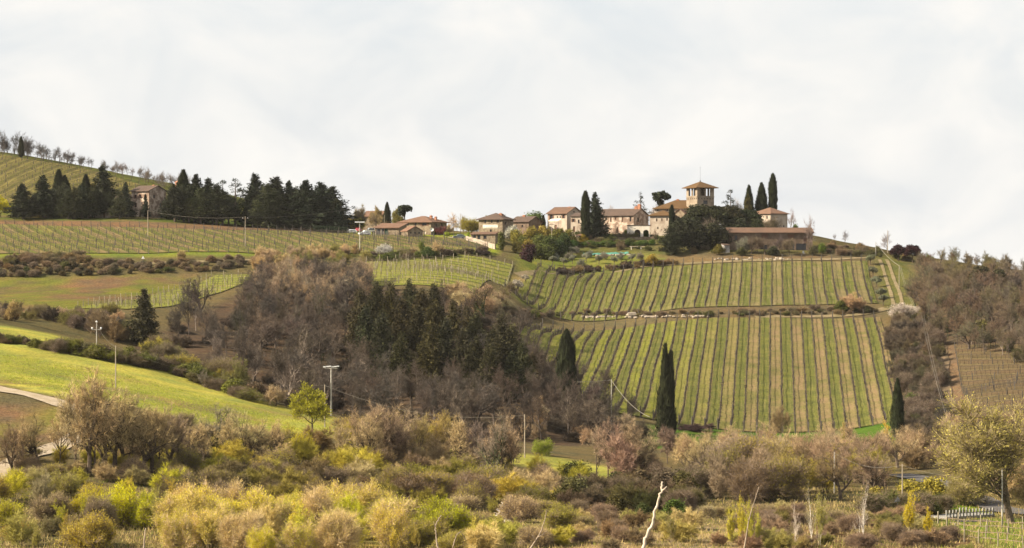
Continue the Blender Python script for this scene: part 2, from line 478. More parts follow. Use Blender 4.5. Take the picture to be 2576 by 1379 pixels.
def ribbon(name, pix, width, material, kind="structure", lift=0.22, seg=3.0, mats=None):
    """a road or path laid on the ground through picture points"""
    P = np.array([p if len(p) == 3 else gp(*p) for p in pix])
    L = np.concatenate([[0], np.cumsum(np.linalg.norm(np.diff(P[:, :2], axis=0), axis=1))])
    t = np.linspace(0, L[-1], max(4, int(L[-1] / seg)))
    c = np.stack([np.interp(t, L, P[:, k]) for k in range(2)], -1)
    for _ in range(6):
        c[1:-1] = (c[:-2] + 2 * c[1:-1] + c[2:]) / 4
    d = np.gradient(c, axis=0); d /= np.linalg.norm(d, axis=1)[:, None] + 1e-9
    nrm = np.stack([-d[:, 1], d[:, 0]], -1)
    k = 5
    offs = np.linspace(-0.5, 0.5, k)
    vs = []
    for i in range(len(t)):
        wdt = width * (1 + 0.12 * math.sin(t[i] * 0.31) + 0.06 * math.sin(t[i] * 1.1))
        for o in offs:
            q = c[i] + nrm[i] * o * wdt
            vs.append((q[0], q[1], float(tz(q[0], q[1])) + lift))
    fs = [(i * k + j, i * k + j + 1, (i + 1) * k + j + 1, (i + 1) * k + j) for i in range(len(t) - 1) for j in range(k - 1)]
    mb = MB(); mb.add(vs, fs)
    return tag(mb.build(name, material, smooth=True), kind=kind)
def dirt(name, c1, c2):
    m, nt, b, out = mat(name)
    p = wpos(nt)
    n1 = noise(nt, p, 0.5, 5, 0.65); n2 = noise(nt, p, 3.0, 3)
    c = mix(nt, ramp(nt, n1, [(0.35, 0.0), (0.68, 1.0)]), c1, c2)
    c = mix(nt, 1.0, c, ramp(nt, n2, [(0.3, 0.8), (0.7, 1.15)]), 'MULTIPLY')
    nt.links.new(c, b.inputs["Base Color"])
    b.inputs["Roughness"].default_value = 1.0
    bump(nt, b, n2, 0.5, 0.1)
    return m
M_GRAVEL = dirt("gravel", (0.36, 0.29, 0.21), (0.25, 0.195, 0.12))
M_TRACK = dirt("track", (0.22, 0.16, 0.095), (0.12, 0.105, 0.04))
M_ASPH = dirt("asphalt", (0.085, 0.08, 0.078), (0.11, 0.10, 0.098))
ribbon("gravel_road", [(-140, 948), (0, 982), (90, 1002), (180, 1022), (235, 1055), (215, 1090), (150, 1124), (70, 1152), (10, 1178), (-60, 1235)], 4.4, M_GRAVEL)
ribbon("vineyard_track", [(1300, 695), (1400, 690), (1600, 673), (1800, 661), (2000, 655), (2160, 652), (2195, 650)], 2.6, M_TRACK)
ribbon("bank_track", [(1900, 800), (2050, 799), (2160, 795), (2205, 789), (2230, 778)], 3.2, M_TRACK)
for a in (0, 1):
    ribbon("wheel_track", [(2212 + a * 18, 655), (2226 + a * 19, 690), (2234 + a * 21, 720), (2244 + a * 23, 750), (2252 + a * 20, 775)], 1.1, M_TRACK)
ribbon("woodland_path", [(2325, 842), (2360, 860), (2370, 900), (2372, 960), (2385, 1020), (2395, 1090)], 3.4, dirt("path_soil", (0.15, 0.10, 0.062), (0.10, 0.075, 0.04)))
ribbon("country_road", [(2255, 1196), (2310, 1203), (2370, 1222), (2430, 1248), (2480, 1272), (2540, 1290), (2640, 1300)], 5.5, M_ASPH)
ribbon("terrace_track", [(0, 671), (200, 668), (420, 664), (640, 657)], 3.0, M_TRACK)
ribbon("car_yard", [(1130, 600), (1160, 601), (1180, 603)], 5.0, M_GRAVEL)

# ------------------------------------------------------------------ plants: prototypes (height about 10 m, base at the origin)
def unit(v): return v / (np.linalg.norm(v) + 1e-9)
def rdirs(r, n):
    v = r.normal(0, 1, (n, 3)); return v / np.linalg.norm(v, axis=1)[:, None]

def grow(r, mb, tips, p, d, L, rad, lev, P):
    nseg = 5 if lev == 0 else (4 if lev < 2 else 2)
    ptsl = [p]; rads = [rad]
    for i in range(nseg):
        d = unit(d + r.normal(0, P['curl'][lev], 3) + np.array([0, 0, P['up'][lev]]))
        p = p + d * L / nseg
        ptsl.append(p); rads.append(max(rad * (1 - (i + 1) / nseg * 0.6), 0.012))
    mb.tube(ptsl, rads, 6 if lev == 0 else (4 if lev == 1 else 3))
    ptsl = np.array(ptsl)
    if lev == P['max']:
        tips.append((ptsl, d, L)); return
    n = P['n'][lev]
    for k in range(n):
        t = P['t0'][lev] + (1 - P['t0'][lev]) * (k + r.uniform(0.2, 1.0)) / n
        t = min(t, 0.999); q = t * nseg; i = int(q)
        pp = ptsl[i] + (ptsl[i + 1] - ptsl[i]) * (q - i)
        bd = unit(ptsl[i + 1] - ptsl[i])
        side = unit(np.cross(bd, rdirs(r, 1)[0]))
        a = math.radians(r.uniform(*P['ang'][lev]))
        nd_ = unit(bd * math.cos(a) + side * math.sin(a))
        grow(r, mb, tips, pp, nd_, L * r.uniform(*P['len'][lev]) * (1.15 - 0.4 * t), rad * (1 - 0.6 * t) * r.uniform(0.5, 0.7) * P.get('fat', 1.0), lev + 1, P)
    grow(r, mb, tips, ptsl[-1], d, L * P['lead'][lev], rads[-1], lev + 1, P)

OAK = dict(max=4, n=(5, 4, 3, 3), t0=(0.35, 0.25, 0.2, 0.2), ang=((30, 60), (30, 65), (30, 70), (30, 70)), len=((0.6, 0.85), (0.5, 0.75), (0.5, 0.75), (0.5, 0.75)),
           curl=(0.07, 0.16, 0.2, 0.25, 0.25), up=(0.05, 0.12, 0.1, 0.08, 0.05), lead=(0.7, 0.6, 0.6, 0.6))
def bare_tree(seed, trunkL=3.6, P=OAK, k=13, tl=1.0, tw=0.028, stems=1, leaves=None, rad=0.2, spread=0.0, fat=1.0):
    """returns (trunk mesh builder, crown mesh builder)"""
    r = np.random.default_rng(seed)
    tb, cb, tips = MB(), MB(), []
    P = dict(P, fat=fat)
    for s in range(stems):
        a = r.uniform(0, 6.28); off = np.array([math.cos(a), math.sin(a), 0]) * (0.0 if stems == 1 else r.uniform(0.1, 0.6))
        d = unit(np.array([math.cos(a) * spread * r.uniform(0.3, 1), math.sin(a) * spread * r.uniform(0.3, 1), 1.0]))
        grow(r, tb, tips, off - np.array([0, 0, 0.5]), d, trunkL * (1 if stems == 1 else r.uniform(0.7, 1.1)), rad * (1 if stems == 1 else 0.6), 0, P)
    base, dd = [], []
    for pl, d, L in tips:
        t = r.uniform(0.05, 1, k) * (len(pl) - 1.001); i = t.astype(int)
        base.append(pl[i] + (pl[i + 1] - pl[i]) * (t - i)[:, None])
        v = d[None] * 0.8 + rdirs(r, k) * 0.75 + np.array([0, 0, 0.22]); dd.append(v / np.linalg.norm(v, axis=1)[:, None])
    base = np.concatenate(base); dd = np.concatenate(dd); n = len(base)
    ln = r.uniform(0.4, 1.1, n) * tl
    sd = np.cross(dd, rdirs(r, n)); sd /= np.linalg.norm(sd, axis=1)[:, None] + 1e-9
    cb.tris(base - sd * tw, base + sd * tw, base + dd * ln[:, None])
    if leaves:
        m = int(n * leaves[0]); t = r.integers(0, n, m)
        c = base[t] + dd[t] * (ln[t] * r.uniform(0.3, 1.05, m))[:, None]
        u = unit2(dd[t] + rdirs(r, m) * 0.55 + np.array([0, 0, 0.25])); v = unit2(np.cross(u, rdirs(r, m)))
        s = r.uniform(0.6, 1.3, m)[:, None] * leaves[1]
        u, v = u * 1.5, v * 0.62
        cb2 = MB(); cb2.quads(c, u * s, v * s)
        return tb, cb, cb2
    return tb, cb

def blob_tree(seed, lobes, nleaf, leaf, trunkh, rad=0.2, shell=0.55, limbs=True, up=0.0):
    """dense crown of leaf clumps on several uneven lobes: lobes = [(x, y, z, rx, rz)]"""
    r = np.random.default_rng(seed)
    tb, cb = MB(), MB()
    ztop = max(l[2] for l in lobes)
    tb.tube([(0, 0, -0.5), (0.05, 0, trunkh * 0.5), (0.1, 0.05, trunkh), (0.05, 0, ztop)], [rad, rad * 0.8, rad * 0.65, rad * 0.2], 6)
    if limbs:
        for x, y, z, rx, rz in lobes:
            tb.tube([(0.05, 0, trunkh * 0.8), (x * 0.5, y * 0.5, (trunkh + z) * 0.5), (x, y, z)], [rad * 0.4, rad * 0.28, rad * 0.1], 4)
    vol = np.array([l[3] ** 2 * l[4] for l in lobes]); vol = vol ** 0.7; vol /= vol.sum()
    for (x, y, z, rx, rz), w in zip(lobes, vol):
        n = int(nleaf * w)
        d = rdirs(r, n)
        lump = 1 + 0.16 * np.sin(d[:, 0] * 7 + seed) * np.sin(d[:, 1] * 6 + x) + 0.12 * np.sin(d[:, 2] * 9 + d[:, 0] * 5 + seed)
        rr = (r.uniform(0, 1, n) ** shell * lump * r.uniform(0.85, 1.08, n))[:, None]
        c = np.array([x, y, z]) + d * rr * np.array([rx, rx, rz])
        nn = unit2(d * 0.9 + rdirs(r, n) * 0.9)
        u = np.cross(nn, rdirs(r, n)); u = unit2(u); v = np.cross(nn, u)
        if up: v = unit2(v + np.array([0, 0, up])); u = unit2(np.cross(v, nn))
        s = r.uniform(0.6, 1.35, n)[:, None] * leaf
        cb.quads(c, u * s, v * s * (0.75 + up))
    return tb, cb
def unit2(v): return v / (np.linalg.norm(v, axis=1)[:, None] + 1e-9)

def cypress(seed, R=0.95, H=10.0, n=5200, tips=1, z0=0.5, fat=0.35, pw=1.7):
    r = np.random.default_rng(seed)
    tb, cb = MB(), MB()
    tb.tube([(0, 0, -0.6), (0, 0, H * 0.5), (0, 0, H * 0.9)], [0.17, 0.12, 0.03], 6)
    def prof(t): return R * np.clip((t / 0.1), 0, 1) ** 0.5 * (1 - np.clip((t - fat) / (1 - fat), 0, 1) ** pw) ** 0.9 + 0.04
    leans = [(0, 0, 1.0, 1.0)] if tips == 1 else [(-0.12 * R, 0.1, 1.0, 1.0), (0.42 * R, 0, 0.93, 0.62)]
    for lx, ly, hs, rs in leans:
        ts = np.linspace(0, 1, 14); a = np.linspace(0, 2 * math.pi, 9)[:-1]
        cv = [];
        for t in ts:
            rr = prof(t) * 0.72 * rs
            for q in a: cv.append((lx * t ** .5 + rr * math.cos(q) * (1 + 0.15 * math.sin(3 * q + t * 9)), ly + rr * math.sin(q), z0 + t * (H * hs - z0) * 0.97))
        cf = [(i * 8 + k, i * 8 + (k + 1) % 8, (i + 1) * 8 + (k + 1) % 8, (i + 1) * 8 + k) for i in range(13) for k in range(8)]
        cb.add(cv, cf)
        m = n // len(leans)
        t = r.uniform(0, 1, m) ** 0.85; q = r.uniform(0, 2 * math.pi, m)
        lump = 1 + 0.13 * np.sin(q * 3 + t * 14 + seed) + 0.10 * np.sin(q * 5 - t * 25)
        rr = prof(t) * r.uniform(0.62, 1.0, m) * lump * rs
        c = np.stack([lx * t ** .5 + rr * np.cos(q), ly + rr * np.sin(q), z0 + t * (H * hs - z0)], -1)
        out = np.stack([np.cos(q), np.sin(q), np.zeros(m)], -1)
        d = unit2(out * 0.22 + np.array([0, 0, 1.0]) + r.normal(0, 0.14, (m, 3)))
        sd = unit2(np.cross(d, out + rdirs(r, m) * 0.6))
        ln = r.uniform(0.3, 0.75, m)[:, None]; w = r.uniform(0.05, 0.11, m)[:, None]
        cb.tris(c - sd * w, c + sd * w, c + d * ln)
    return tb, cb

def conifer(seed, H=10.0, R=2.2, z0=0.8, whorls=20, nb=7, droop=-0.15, rag=0.3, k=34, need=0.42, shape=0.85, tipup=0.0, tuft=0.0, w=0.075, bend=0.0, core=0.0):
    r = np.random.default_rng(seed)
    tb, cb = MB(), MB()
    tb.tube([(0, 0, -0.6), (bend * 0.3, 0, H * 0.4), (bend * 0.7, 0, H * 0.75), (bend, 0, H)], [0.2, 0.15, 0.08, 0.015], 6)
    if core:
        cv = []; ca = np.arange(7) * 2 * math.pi / 7
        for t in np.linspace(0, 1, 9):
            rr = R * core * max(0.02, (1 - t) ** shape) * (0.5 + 0.5 * min(1, t / 0.15))
            cv += [(bend * t + rr * math.cos(q) * (1 + 0.25 * math.sin(5 * q + 17 * t)), rr * math.sin(q) * (1 + 0.25 * math.sin(3 * q + 11 * t)), z0 + 0.3 + (H - z0 - 0.5) * t) for q in ca]
        cb.add(cv, [(i * 7 + k_, i * 7 + (k_ + 1) % 7, (i + 1) * 7 + (k_ + 1) % 7, (i + 1) * 7 + k_) for i in range(8) for k_ in range(7)])
    for i in range(whorls):
        t = (i + r.uniform(0.1, 0.9)) / whorls
        z = z0 + (H - z0) * t
        Lw = R * max(0.05, (1 - t) ** shape) * (0.55 + 0.45 * min(1, t / 0.14 + 0.35))
        for b in range(max(3, int(nb * (1 - 0.4 * t)))):
            L = Lw * r.uniform(1 - rag, 1 + rag * 0.6)
            a = r.uniform(0, 6.283)
            d0 = np.array([math.cos(a), math.sin(a), droop + r.normal(0, 0.12)])
            m = max(6, int(k * (0.4 + L / R)))
            s = r.uniform(0.12, 1.0, m) ** (0.8 if tuft == 0 else 0.45)
            zz_ = droop * L * s + tipup * L * s ** 2
            ax = np.stack([math.cos(a) * L * s, math.sin(a) * L * s, z + zz_ + r.normal(0, 0.05, m)], -1)
            ax[:, 0] += bend * (z / H)
            sp = (0.12 + tuft * s)[:, None] * r.normal(0, 1, (m, 3)) * np.array([1, 1, 1.5])
            c = ax + sp
            d = unit2(np.array([math.cos(a), math.sin(a), 0.1 + tipup])[None] * 0.8 + rdirs(r, m) * 0.75)
            sd = unit2(np.cross(d, rdirs(r, m)))
            ln = r.uniform(0.5, 1.2, m)[:, None] * need * (0.55 + 0.45 * (1 - t)); ww = r.uniform(0.7, 1.3, m)[:, None] * w
            cb.tris(c - sd * ww, c + sd * ww, c + d * ln)
            if b % 2 == 0 and L > 0.5:
                tb.tube([(bend * (z / H), 0, z), (bend * (z / H) + math.cos(a) * L * 0.85, math.sin(a) * L * 0.85, z + droop * L * 0.85 + tipup * L * 0.7)], [0.045, 0.012], 3)
    return tb, cb

PROTO = {}
def reg(kind, builders, cmat, tmat=None):
    ms = []
    for b in builders: b.flush()
    for i, m in enumerate(builders):
        if i == 0: ms.append(("trunk", m.mesh(kind + "_trunk", tmat or M_BARK)))
        else:
            ms.append(("crown", m.mesh(kind + "_crown", cmat if i == len(builders) - 1 else M_TWIG)))
    z = max(float(np.concatenate(b.v)[:, 2].max()) for b in builders)
    PROTO.setdefault(kind, []).append((ms, z))

SHRUBP = dict(max=3, n=(4, 4, 3), t0=(0.15, 0.15, 0.15), ang=((20, 50), (25, 60), (30, 65)), len=((0.55, 0.85), (0.5, 0.8), (0.5, 0.8)),
              curl=(0.12, 0.18, 0.22, 0.25), up=(0.08, 0.12, 0.12, 0.08), lead=(0.7, 0.65, 0.6))
UPRIGHT = dict(max=3, n=(6, 4, 2), t0=(0.12, 0.1, 0.15), ang=((14, 30), (18, 40), (20, 45)), len=((0.4, 0.6), (0.45, 0.7), (0.5, 0.8)),
               curl=(0.05, 0.1, 0.14, 0.2), up=(0.06, 0.2, 0.22, 0.15), lead=(0.65, 0.6, 0.6))
for s in range(5): reg("bare", bare_tree(20 + s, 3.4 + 0.3 * (s % 3), k=22, tl=1.25, tw=0.017), M_TWIG)
for s in range(3): reg("bare_open", bare_tree(40 + s, 4.0, k=9, tl=0.95, tw=0.02, rad=0.26), M_TWIG)
for s in range(3): reg("bare_thin", bare_tree(45 + s, 3.6, dict(OAK, max=3), k=9, tl=1.3, tw=0.02, rad=0.2), M_TWIG)
FOREST = dict(max=4, n=(7, 4, 3, 2), t0=(0.4, 0.2, 0.2, 0.2), ang=((25, 50), (22, 48), (25, 50), (25, 55)), len=((0.38, 0.6), (0.5, 0.72), (0.5, 0.75), (0.5, 0.75)),
              curl=(0.05, 0.14, 0.18, 0.22, 0.22), up=(0.05, 0.16, 0.16, 0.14, 0.1), lead=(0.5, 0.6, 0.6, 0.6))
for s in range(6): reg("forest", bare_tree(260 + s, 5.2 + 0.4 * (s % 3), FOREST, k=12, tl=0.85, tw=0.0115, rad=0.17, fat=1.2), M_TWIG)
for s in range(4): reg("bare_fg", bare_tree(240 + s, 3.8, dict(OAK, curl=(0.1, 0.2, 0.24, 0.26, 0.26), up=(0.05, 0.16, 0.14, 0.1, 0.06)), k=9, tl=0.95, tw=0.013, rad=0.34, fat=1.35), M_TWIG)
for s in range(3): reg("bare_multi", bare_tree(50 + s, 3.2, SHRUBP, k=26, tl=1.15, tw=0.017, stems=4, rad=0.15, spread=0.55), M_TWIG)
for s in range(3): reg("brush", bare_tree(60 + s, 2.6, SHRUBP, k=30, tl=1.1, tw=0.019, stems=6, rad=0.1, spread=1.0), M_TWIG)
for s in range(4): reg("leaf_bush", bare_tree(70 + s, 2.6, SHRUBP, k=20, tl=1.4, tw=0.014, stems=7, rad=0.1, spread=0.85, leaves=(2.6, 0.048)), M_LEAF)
for s in range(2): reg("thin_bush", bare_tree(80 + s, 2.6, SHRUBP, k=26, tl=1.6, tw=0.013, stems=8, rad=0.09, spread=0.8, leaves=(1.1, 0.042)), M_LEAF)
for s in range(2): reg("leaf_tree", bare_tree(90 + s, 3.5, OAK, k=10, tl=1.0, tw=0.016, leaves=(3.2, 0.07)), M_LEAF)
for s in range(2): reg("sparse_tree", bare_tree(95 + s, 3.5, OAK, k=20, tl=1.15, tw=0.015, leaves=(1.1, 0.045)), M_LEAF)
for s in range(3): reg("upright", bare_tree(100 + s, 5.6, UPRIGHT, k=14, tl=0.7, tw=0.014, stems=3, rad=0.10, spread=0.14, leaves=(2.6, 0.06)), M_LEAF)
for s in range(2): reg("pole_tree", bare_tree(110 + s, 6.4, UPRIGHT, k=6, tl=0.6, tw=0.018, stems=1, rad=0.21), M_TWIG)
WILLOW = dict(max=4, n=(7, 5, 3, 3), t0=(0.3, 0.2, 0.2, 0.2), ang=((22, 48), (20, 45), (22, 50), (25, 55)), len=((0.75, 1.0), (0.5, 0.7), (0.5, 0.7), (0.5, 0.7)),
           curl=(0.06, 0.1, 0.16, 0.2, 0.22), up=(0.05, 0.1, 0.14, 0.14, 0.1), lead=(0.8, 0.6, 0.6, 0.6))
reg("willow", bare_tree(97, 3.6, WILLOW, k=18, tl=1.1, tw=0.011, rad=0.26, fat=1.15, leaves=(1.2, 0.032)), M_LEAF)
LOB1 = [(0, 0, 4.6, 3.2, 4.4), (1.8, .8, 3.4, 2.3, 3.0), (-1.9, -.5, 3.2, 2.3, 2.8), (.3, -1.6, 3.0, 2.3, 2.6), (-.6, 1.6, 6.2, 2.0, 2.6)]
for s in range(3): reg("shrub", blob_tree(120 + s, [(a[0] * (1 + .2 * s), a[1], a[2] + .4 * (s == 1), a[3], a[4]) for a in LOB1], 4200, 0.21, 1.0), M_LEAF)
LOB2 = [(0, 0, 7.2, 3.0, 2.4), (2.8, .5, 6.2, 2.4, 1.9), (-2.9, -.4, 6.0, 2.4, 1.9), (.6, -2.6, 5.6, 2.4, 1.8), (-.8, 2.6, 6.4, 2.3, 1.8), (1.6, -1.4, 8.0, 1.9, 1.6), (-1.8, .9, 7.8, 1.9, 1.6), (-3.6, -1.6, 4.6, 1.6, 1.2), (3.5, -1.2, 4.8, 1.6, 1.2)]
for s in range(2): reg("broad", blob_tree(130 + s, [(a[0] * (1 - .3 * s), a[1], a[2], a[3] * (1 - .1 * s), a[4]) for a in LOB2], 6500, 0.2, 4.0, 0.3, 0.5), M_LEAF)
LOB3 = [(0, 0, 7.0, 2.2, 2.2), (2.0, .5, 6.2, 1.9, 1.7), (-2.1, -.4, 6.6, 1.9, 1.8), (.6, -1.9, 5.6, 1.8, 1.6), (-.7, 1.8, 7.6, 1.7, 1.7)]
for s in range(2): reg("olive", blob_tree(140 + s, [(a[0], a[1], a[2] - .7 * s, a[3], a[4]) for a in LOB3], 2300, 0.2, 3.6, 0.34, 0.6), M_LEAF)
for s in range(3): reg("cypress", cypress(150 + s, 0.8 + 0.12 * s), M_NEEDLE)
reg("cypress_round", cypress(155, 1.5, n=8500, z0=1.5, fat=0.45, pw=3.6), M_NEEDLE)
reg("cypress_fork", cypress(156, 1.2, tips=2, n=7500, fat=0.1, pw=1.15), M_NEEDLE)
reg("cypress_slim", cypress(157, 0.62, fat=0.75), M_NEEDLE)
for s in range(3): reg("fir", conifer(160 + s, R=2.7 + .25 * s, whorls=34, nb=8, droop=-0.25, tipup=0.15, rag=0.5, k=34, need=0.55, w=0.1, shape=0.8, bend=.2 * (s - 1), core=0.5), M_NEEDLE)
for s in range(4): reg("pine", conifer(170 + s, R=2.3, z0=2.4 - .5 * s, whorls=30, nb=8, droop=0.0, tipup=0.2, rag=0.55, k=36, need=0.5, shape=0.63, tuft=0.12, w=0.085, core=0.4, bend=.2 * (s - 1)), M_NEEDLE)
for s in range(2): reg("open_fir", conifer(180 + s, R=3.1, z0=1.5, whorls=13, nb=5, droop=-0.05, tipup=0.25, rag=0.5, k=34, need=0.5, shape=0.75), M_NEEDLE)
reg("stone_pine", blob_tree(190, [(0, 0, 8.4, 2.6, 0.9), (1.8, 0, 7.6, 1.9, 0.8), (-2.0, .3, 7.9, 2.0, 0.8), (2.8, .4, 8.5, 1.3, 0.5), (.2, -1, 6.5, 1.6, .9)], 3500, 0.19, 6.0, 0.25), M_NEEDLE)
for s in range(2): reg("column", blob_tree(195 + s, [(0, 0, 4.0, 1.9, 4.0), (.4, .2, 6.2, 1.5, 3.4), (-.4, 0, 5.0, 1.6, 3.6)], 4200, 0.17, 0.8, up=0.3), M_LEAF)

# colours of plants (reflectance; GREY and PNE darkened to carry cloud shade)
YG, YEL, GRN, OLV = (0.58, 0.52, 0.012), (0.46, 0.34, 0.025), (0.12, 0.17, 0.02), (0.29, 0.24, 0.035)
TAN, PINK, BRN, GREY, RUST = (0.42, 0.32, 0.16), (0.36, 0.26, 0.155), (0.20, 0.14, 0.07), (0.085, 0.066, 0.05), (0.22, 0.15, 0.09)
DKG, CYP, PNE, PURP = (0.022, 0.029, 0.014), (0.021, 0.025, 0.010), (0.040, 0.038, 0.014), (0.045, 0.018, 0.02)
BARK, PALEBARK, DKBARK = (0.10, 0.075, 0.055), (0.45, 0.40, 0.33), (0.05, 0.04, 0.03)
prng = np.random.default_rng(77)
def plant(kind, pos, h, color, name, label, cat="tree", group=None, trunk=BARK, wide=1.0, var=None, rz=None, twig=None, cj=0.10):
    """one plant: an empty at its foot with a trunk and a crown"""
    vs = PROTO[kind]
    ms, z = vs[(var if var is not None else int(prng.integers(0, len(vs)))) % len(vs)]
    s = h / z
    root = empty(name, (float(pos[0]), float(pos[1]), float(pos[2]) - 0.05), prng.uniform(0, 6.283) if rz is None else rz, label, cat, group)
    root.scale = (s * wide, s * wide, s)
    j = (1 + prng.normal(0, 0.025, 3)) * (1 + prng.normal(0, cj)) * (1 + prng.normal(0, cj) * np.array([0.35, 0.0, -0.5]))
    col = np.clip(np.array(color) * j, 0.004, 0.9)
    for i, (nm, me) in enumerate(ms):
        last = i == len(ms) - 1
        c = trunk if nm == "trunk" else (col if last else np.array(twig if twig is not None else trunk) * (1.0 if twig is not None else 2.2))
        link("stems" if (nm == "crown" and not last) else nm, me, root, color=c)
    return root
def pxh(px, pybase, pytop, D=None):
    p = gp(px, pybase) if D is None else ad(px, D)
    base = VH - F * p[2] / p[1]
    return p, (base - pytop) * p[1] / F
def tree(kind, px, pybase, pytop, color, name, label, D=None, cat="tree", **kw):
    p, h = pxh(px, pybase, pytop, D)
    return plant(kind, p, max(h, 0.5), color, name, label, cat, **kw)
def scatter(n, poly, seed, mind=0.0, tries=40):
    """feet of n plants on the ground seen inside a picture polygon"""
    r = np.random.default_rng(seed)
    P = np.array(poly); lo, hi = P.min(0), P.max(0)
    got = []
    for _ in range(n * tries):
        if len(got) >= n: break
        q = r.uniform(lo, hi)
        if not inpoly(np.array([q[0]]), np.array([q[1]]), poly)[0]: continue
        g = gp(q[0], q[1])
        if mind and any((g[0] - a[0]) ** 2 + (g[1] - a[1]) ** 2 < mind * mind for a in got): continue
        got.append(g)
    return got

# ------------------------------------------------------------------ vineyards
def post_mesh(name, h, w, material):
    mb = MB()
    mb.add([(-w, -w, -0.4), (w, -w, -0.4), (w, w, -0.4), (-w, w, -0.4), (-w * .8, -w * .8, h - .06), (w * .8, -w * .8, h - .06), (w * .8, w * .8, h - .06), (-w * .8, w * .8, h - .06), (0, 0, h)],
           [(0, 1, 5, 4), (1, 2, 6, 5), (2, 3, 7, 6), (3, 0, 4, 7), (4, 5, 8), (5, 6, 8), (6, 7, 8), (7, 4, 8)])
    return mb.mesh(name, material)
M_POSTD = plain("weathered_post", (0.075, 0.065, 0.055), 0.9)
M_POSTP = plain("pale_post", (0.24, 0.205, 0.14), 0.9)
M_VINE = plain("vine_wood", (0.05, 0.038, 0.03), 0.95, 0.4)
M_VINEL = plain("vine_wood_pale", (0.13, 0.11, 0.06), 0.95, 0.4)
POST_D = post_mesh("post_dark", 1.9, 0.085, M_POSTD)
POST_P = post_mesh("post_pale", 1.9, 0.085, M_POSTP)
POST_E = post_mesh("end_post", 2.3, 0.11, M_POSTD)
def striped(name, n, a, b, dry, bgrad=None, tuft=(0.13, 0.10, 0.05)):
    """ground between rows: every other alley green or soil; u counts alleys, v runs along them"""
    m, nt, bs, out = mat(name)
    uv = nd(nt, "ShaderNodeUVMap"); uv.uv_map = "alley"
    sp = nd(nt, "ShaderNodeSeparateXYZ"); nt.links.new(uv.outputs[0], sp.inputs[0])
    u, v = sp.outputs[0], sp.outputs[1]
    p = wpos(nt)
    wob = fmath(nt, 'MULTIPLY', fmath(nt, 'SUBTRACT', noise(nt, p, 0.35, 3), 0.5), 0.5)
    uu = fmath(nt, 'ADD', u, wob)
    half = fmath(nt, 'FRACT', fmath(nt, 'MULTIPLY', uu, 0.5))
    alt = fmath(nt, "MULTIPLY", ramp(nt, half, [(0.0, 0.0), (0.10, 1.0), (0.40, 1.0), (0.5, 0.0), (0.96, 0.0)]), ramp(nt, noise(nt, p, 0.09, 4, 0.6, 0.6), [(0.36, 0.25), (0.58, 1.0)]))
    n1 = noise(nt, p, 0.22, 4, 0.6, 0.4); n2 = noise(nt, p, 1.8, 5, 0.7)
    # combed streaks along the alleys
    cmb = nd(nt, "ShaderNodeCombineXYZ"); nt.links.new(fmath(nt, 'MULTIPLY', u, 9.0), cmb.inputs[0]); nt.links.new(fmath(nt, 'MULTIPLY', v, 0.12), cmb.inputs[1])
    n3 = noise(nt, cmb.outputs[0], 1.0, 4, 0.7)
    ca = mix(nt, ramp(nt, n1, [(0.4, 0.0), (0.65, 1.0)]), a[0], a[1])
    if bgrad is not None:
        g = ramp(nt, fmath(nt, 'DIVIDE', u, float(n)), [(bgrad[0], 0.0), (bgrad[1], 1.0)])
        g = fmath(nt, 'ADD', g, fmath(nt, 'MULTIPLY', fmath(nt, 'SUBTRACT', n1, 0.5), 1.1), True)
        cb = mix(nt, g, b[0], b[1])
    else:
        cb = mix(nt, ramp(nt, noise(nt, p, 0.06, 3, 0.6), [(0.36, 0.0), (0.52, 1.0)]), b[0], b[1])
    c = mix(nt, fmath(nt, 'MULTIPLY', alt, 0.72), ca, cb)
    c = mix(nt, ramp(nt, n3, [(0.5, 0.0), (0.68, 0.75)]), c, dry)
    row = fmath(nt, 'ABSOLUTE', fmath(nt, 'SUBTRACT', fmath(nt, 'FRACT', fmath(nt, 'ADD', uu, 0.5)), 0.5))
    c = mix(nt, ramp(nt, row, [(0.04, 0.85), (0.15, 0.0)]), c, tuft)
    c = mix(nt, 1.0, c, ramp(nt, n2, [(0.28, 0.62), (0.72, 1.35)]), 'MULTIPLY')
    nt.links.new(c, bs.inputs["Base Color"])
    bs.inputs["Roughness"].default_value = 1.0; bs.inputs["Specular IOR Level"].default_value = 0.0
    bump(nt, bs, n2, 0.9, 0.2)
    return m
def ordinal(i):
    w = ["first", "second", "third", "fourth", "fifth", "sixth", "seventh", "eighth", "ninth", "tenth", "eleventh", "twelfth", "thirteenth", "fourteenth", "fifteenth", "sixteenth", "seventeenth", "eighteenth", "nineteenth"]
    if i < 19: return w[i]
    t = ["twentieth", "thirtieth", "fortieth", "fiftieth"][(i + 1) // 10 - 2] if (i + 1) % 10 == 0 else None
    return t or ["twenty-", "thirty-", "forty-", "fifty-"][(i + 1) // 10 - 2] + w[(i + 1) % 10 - 1]
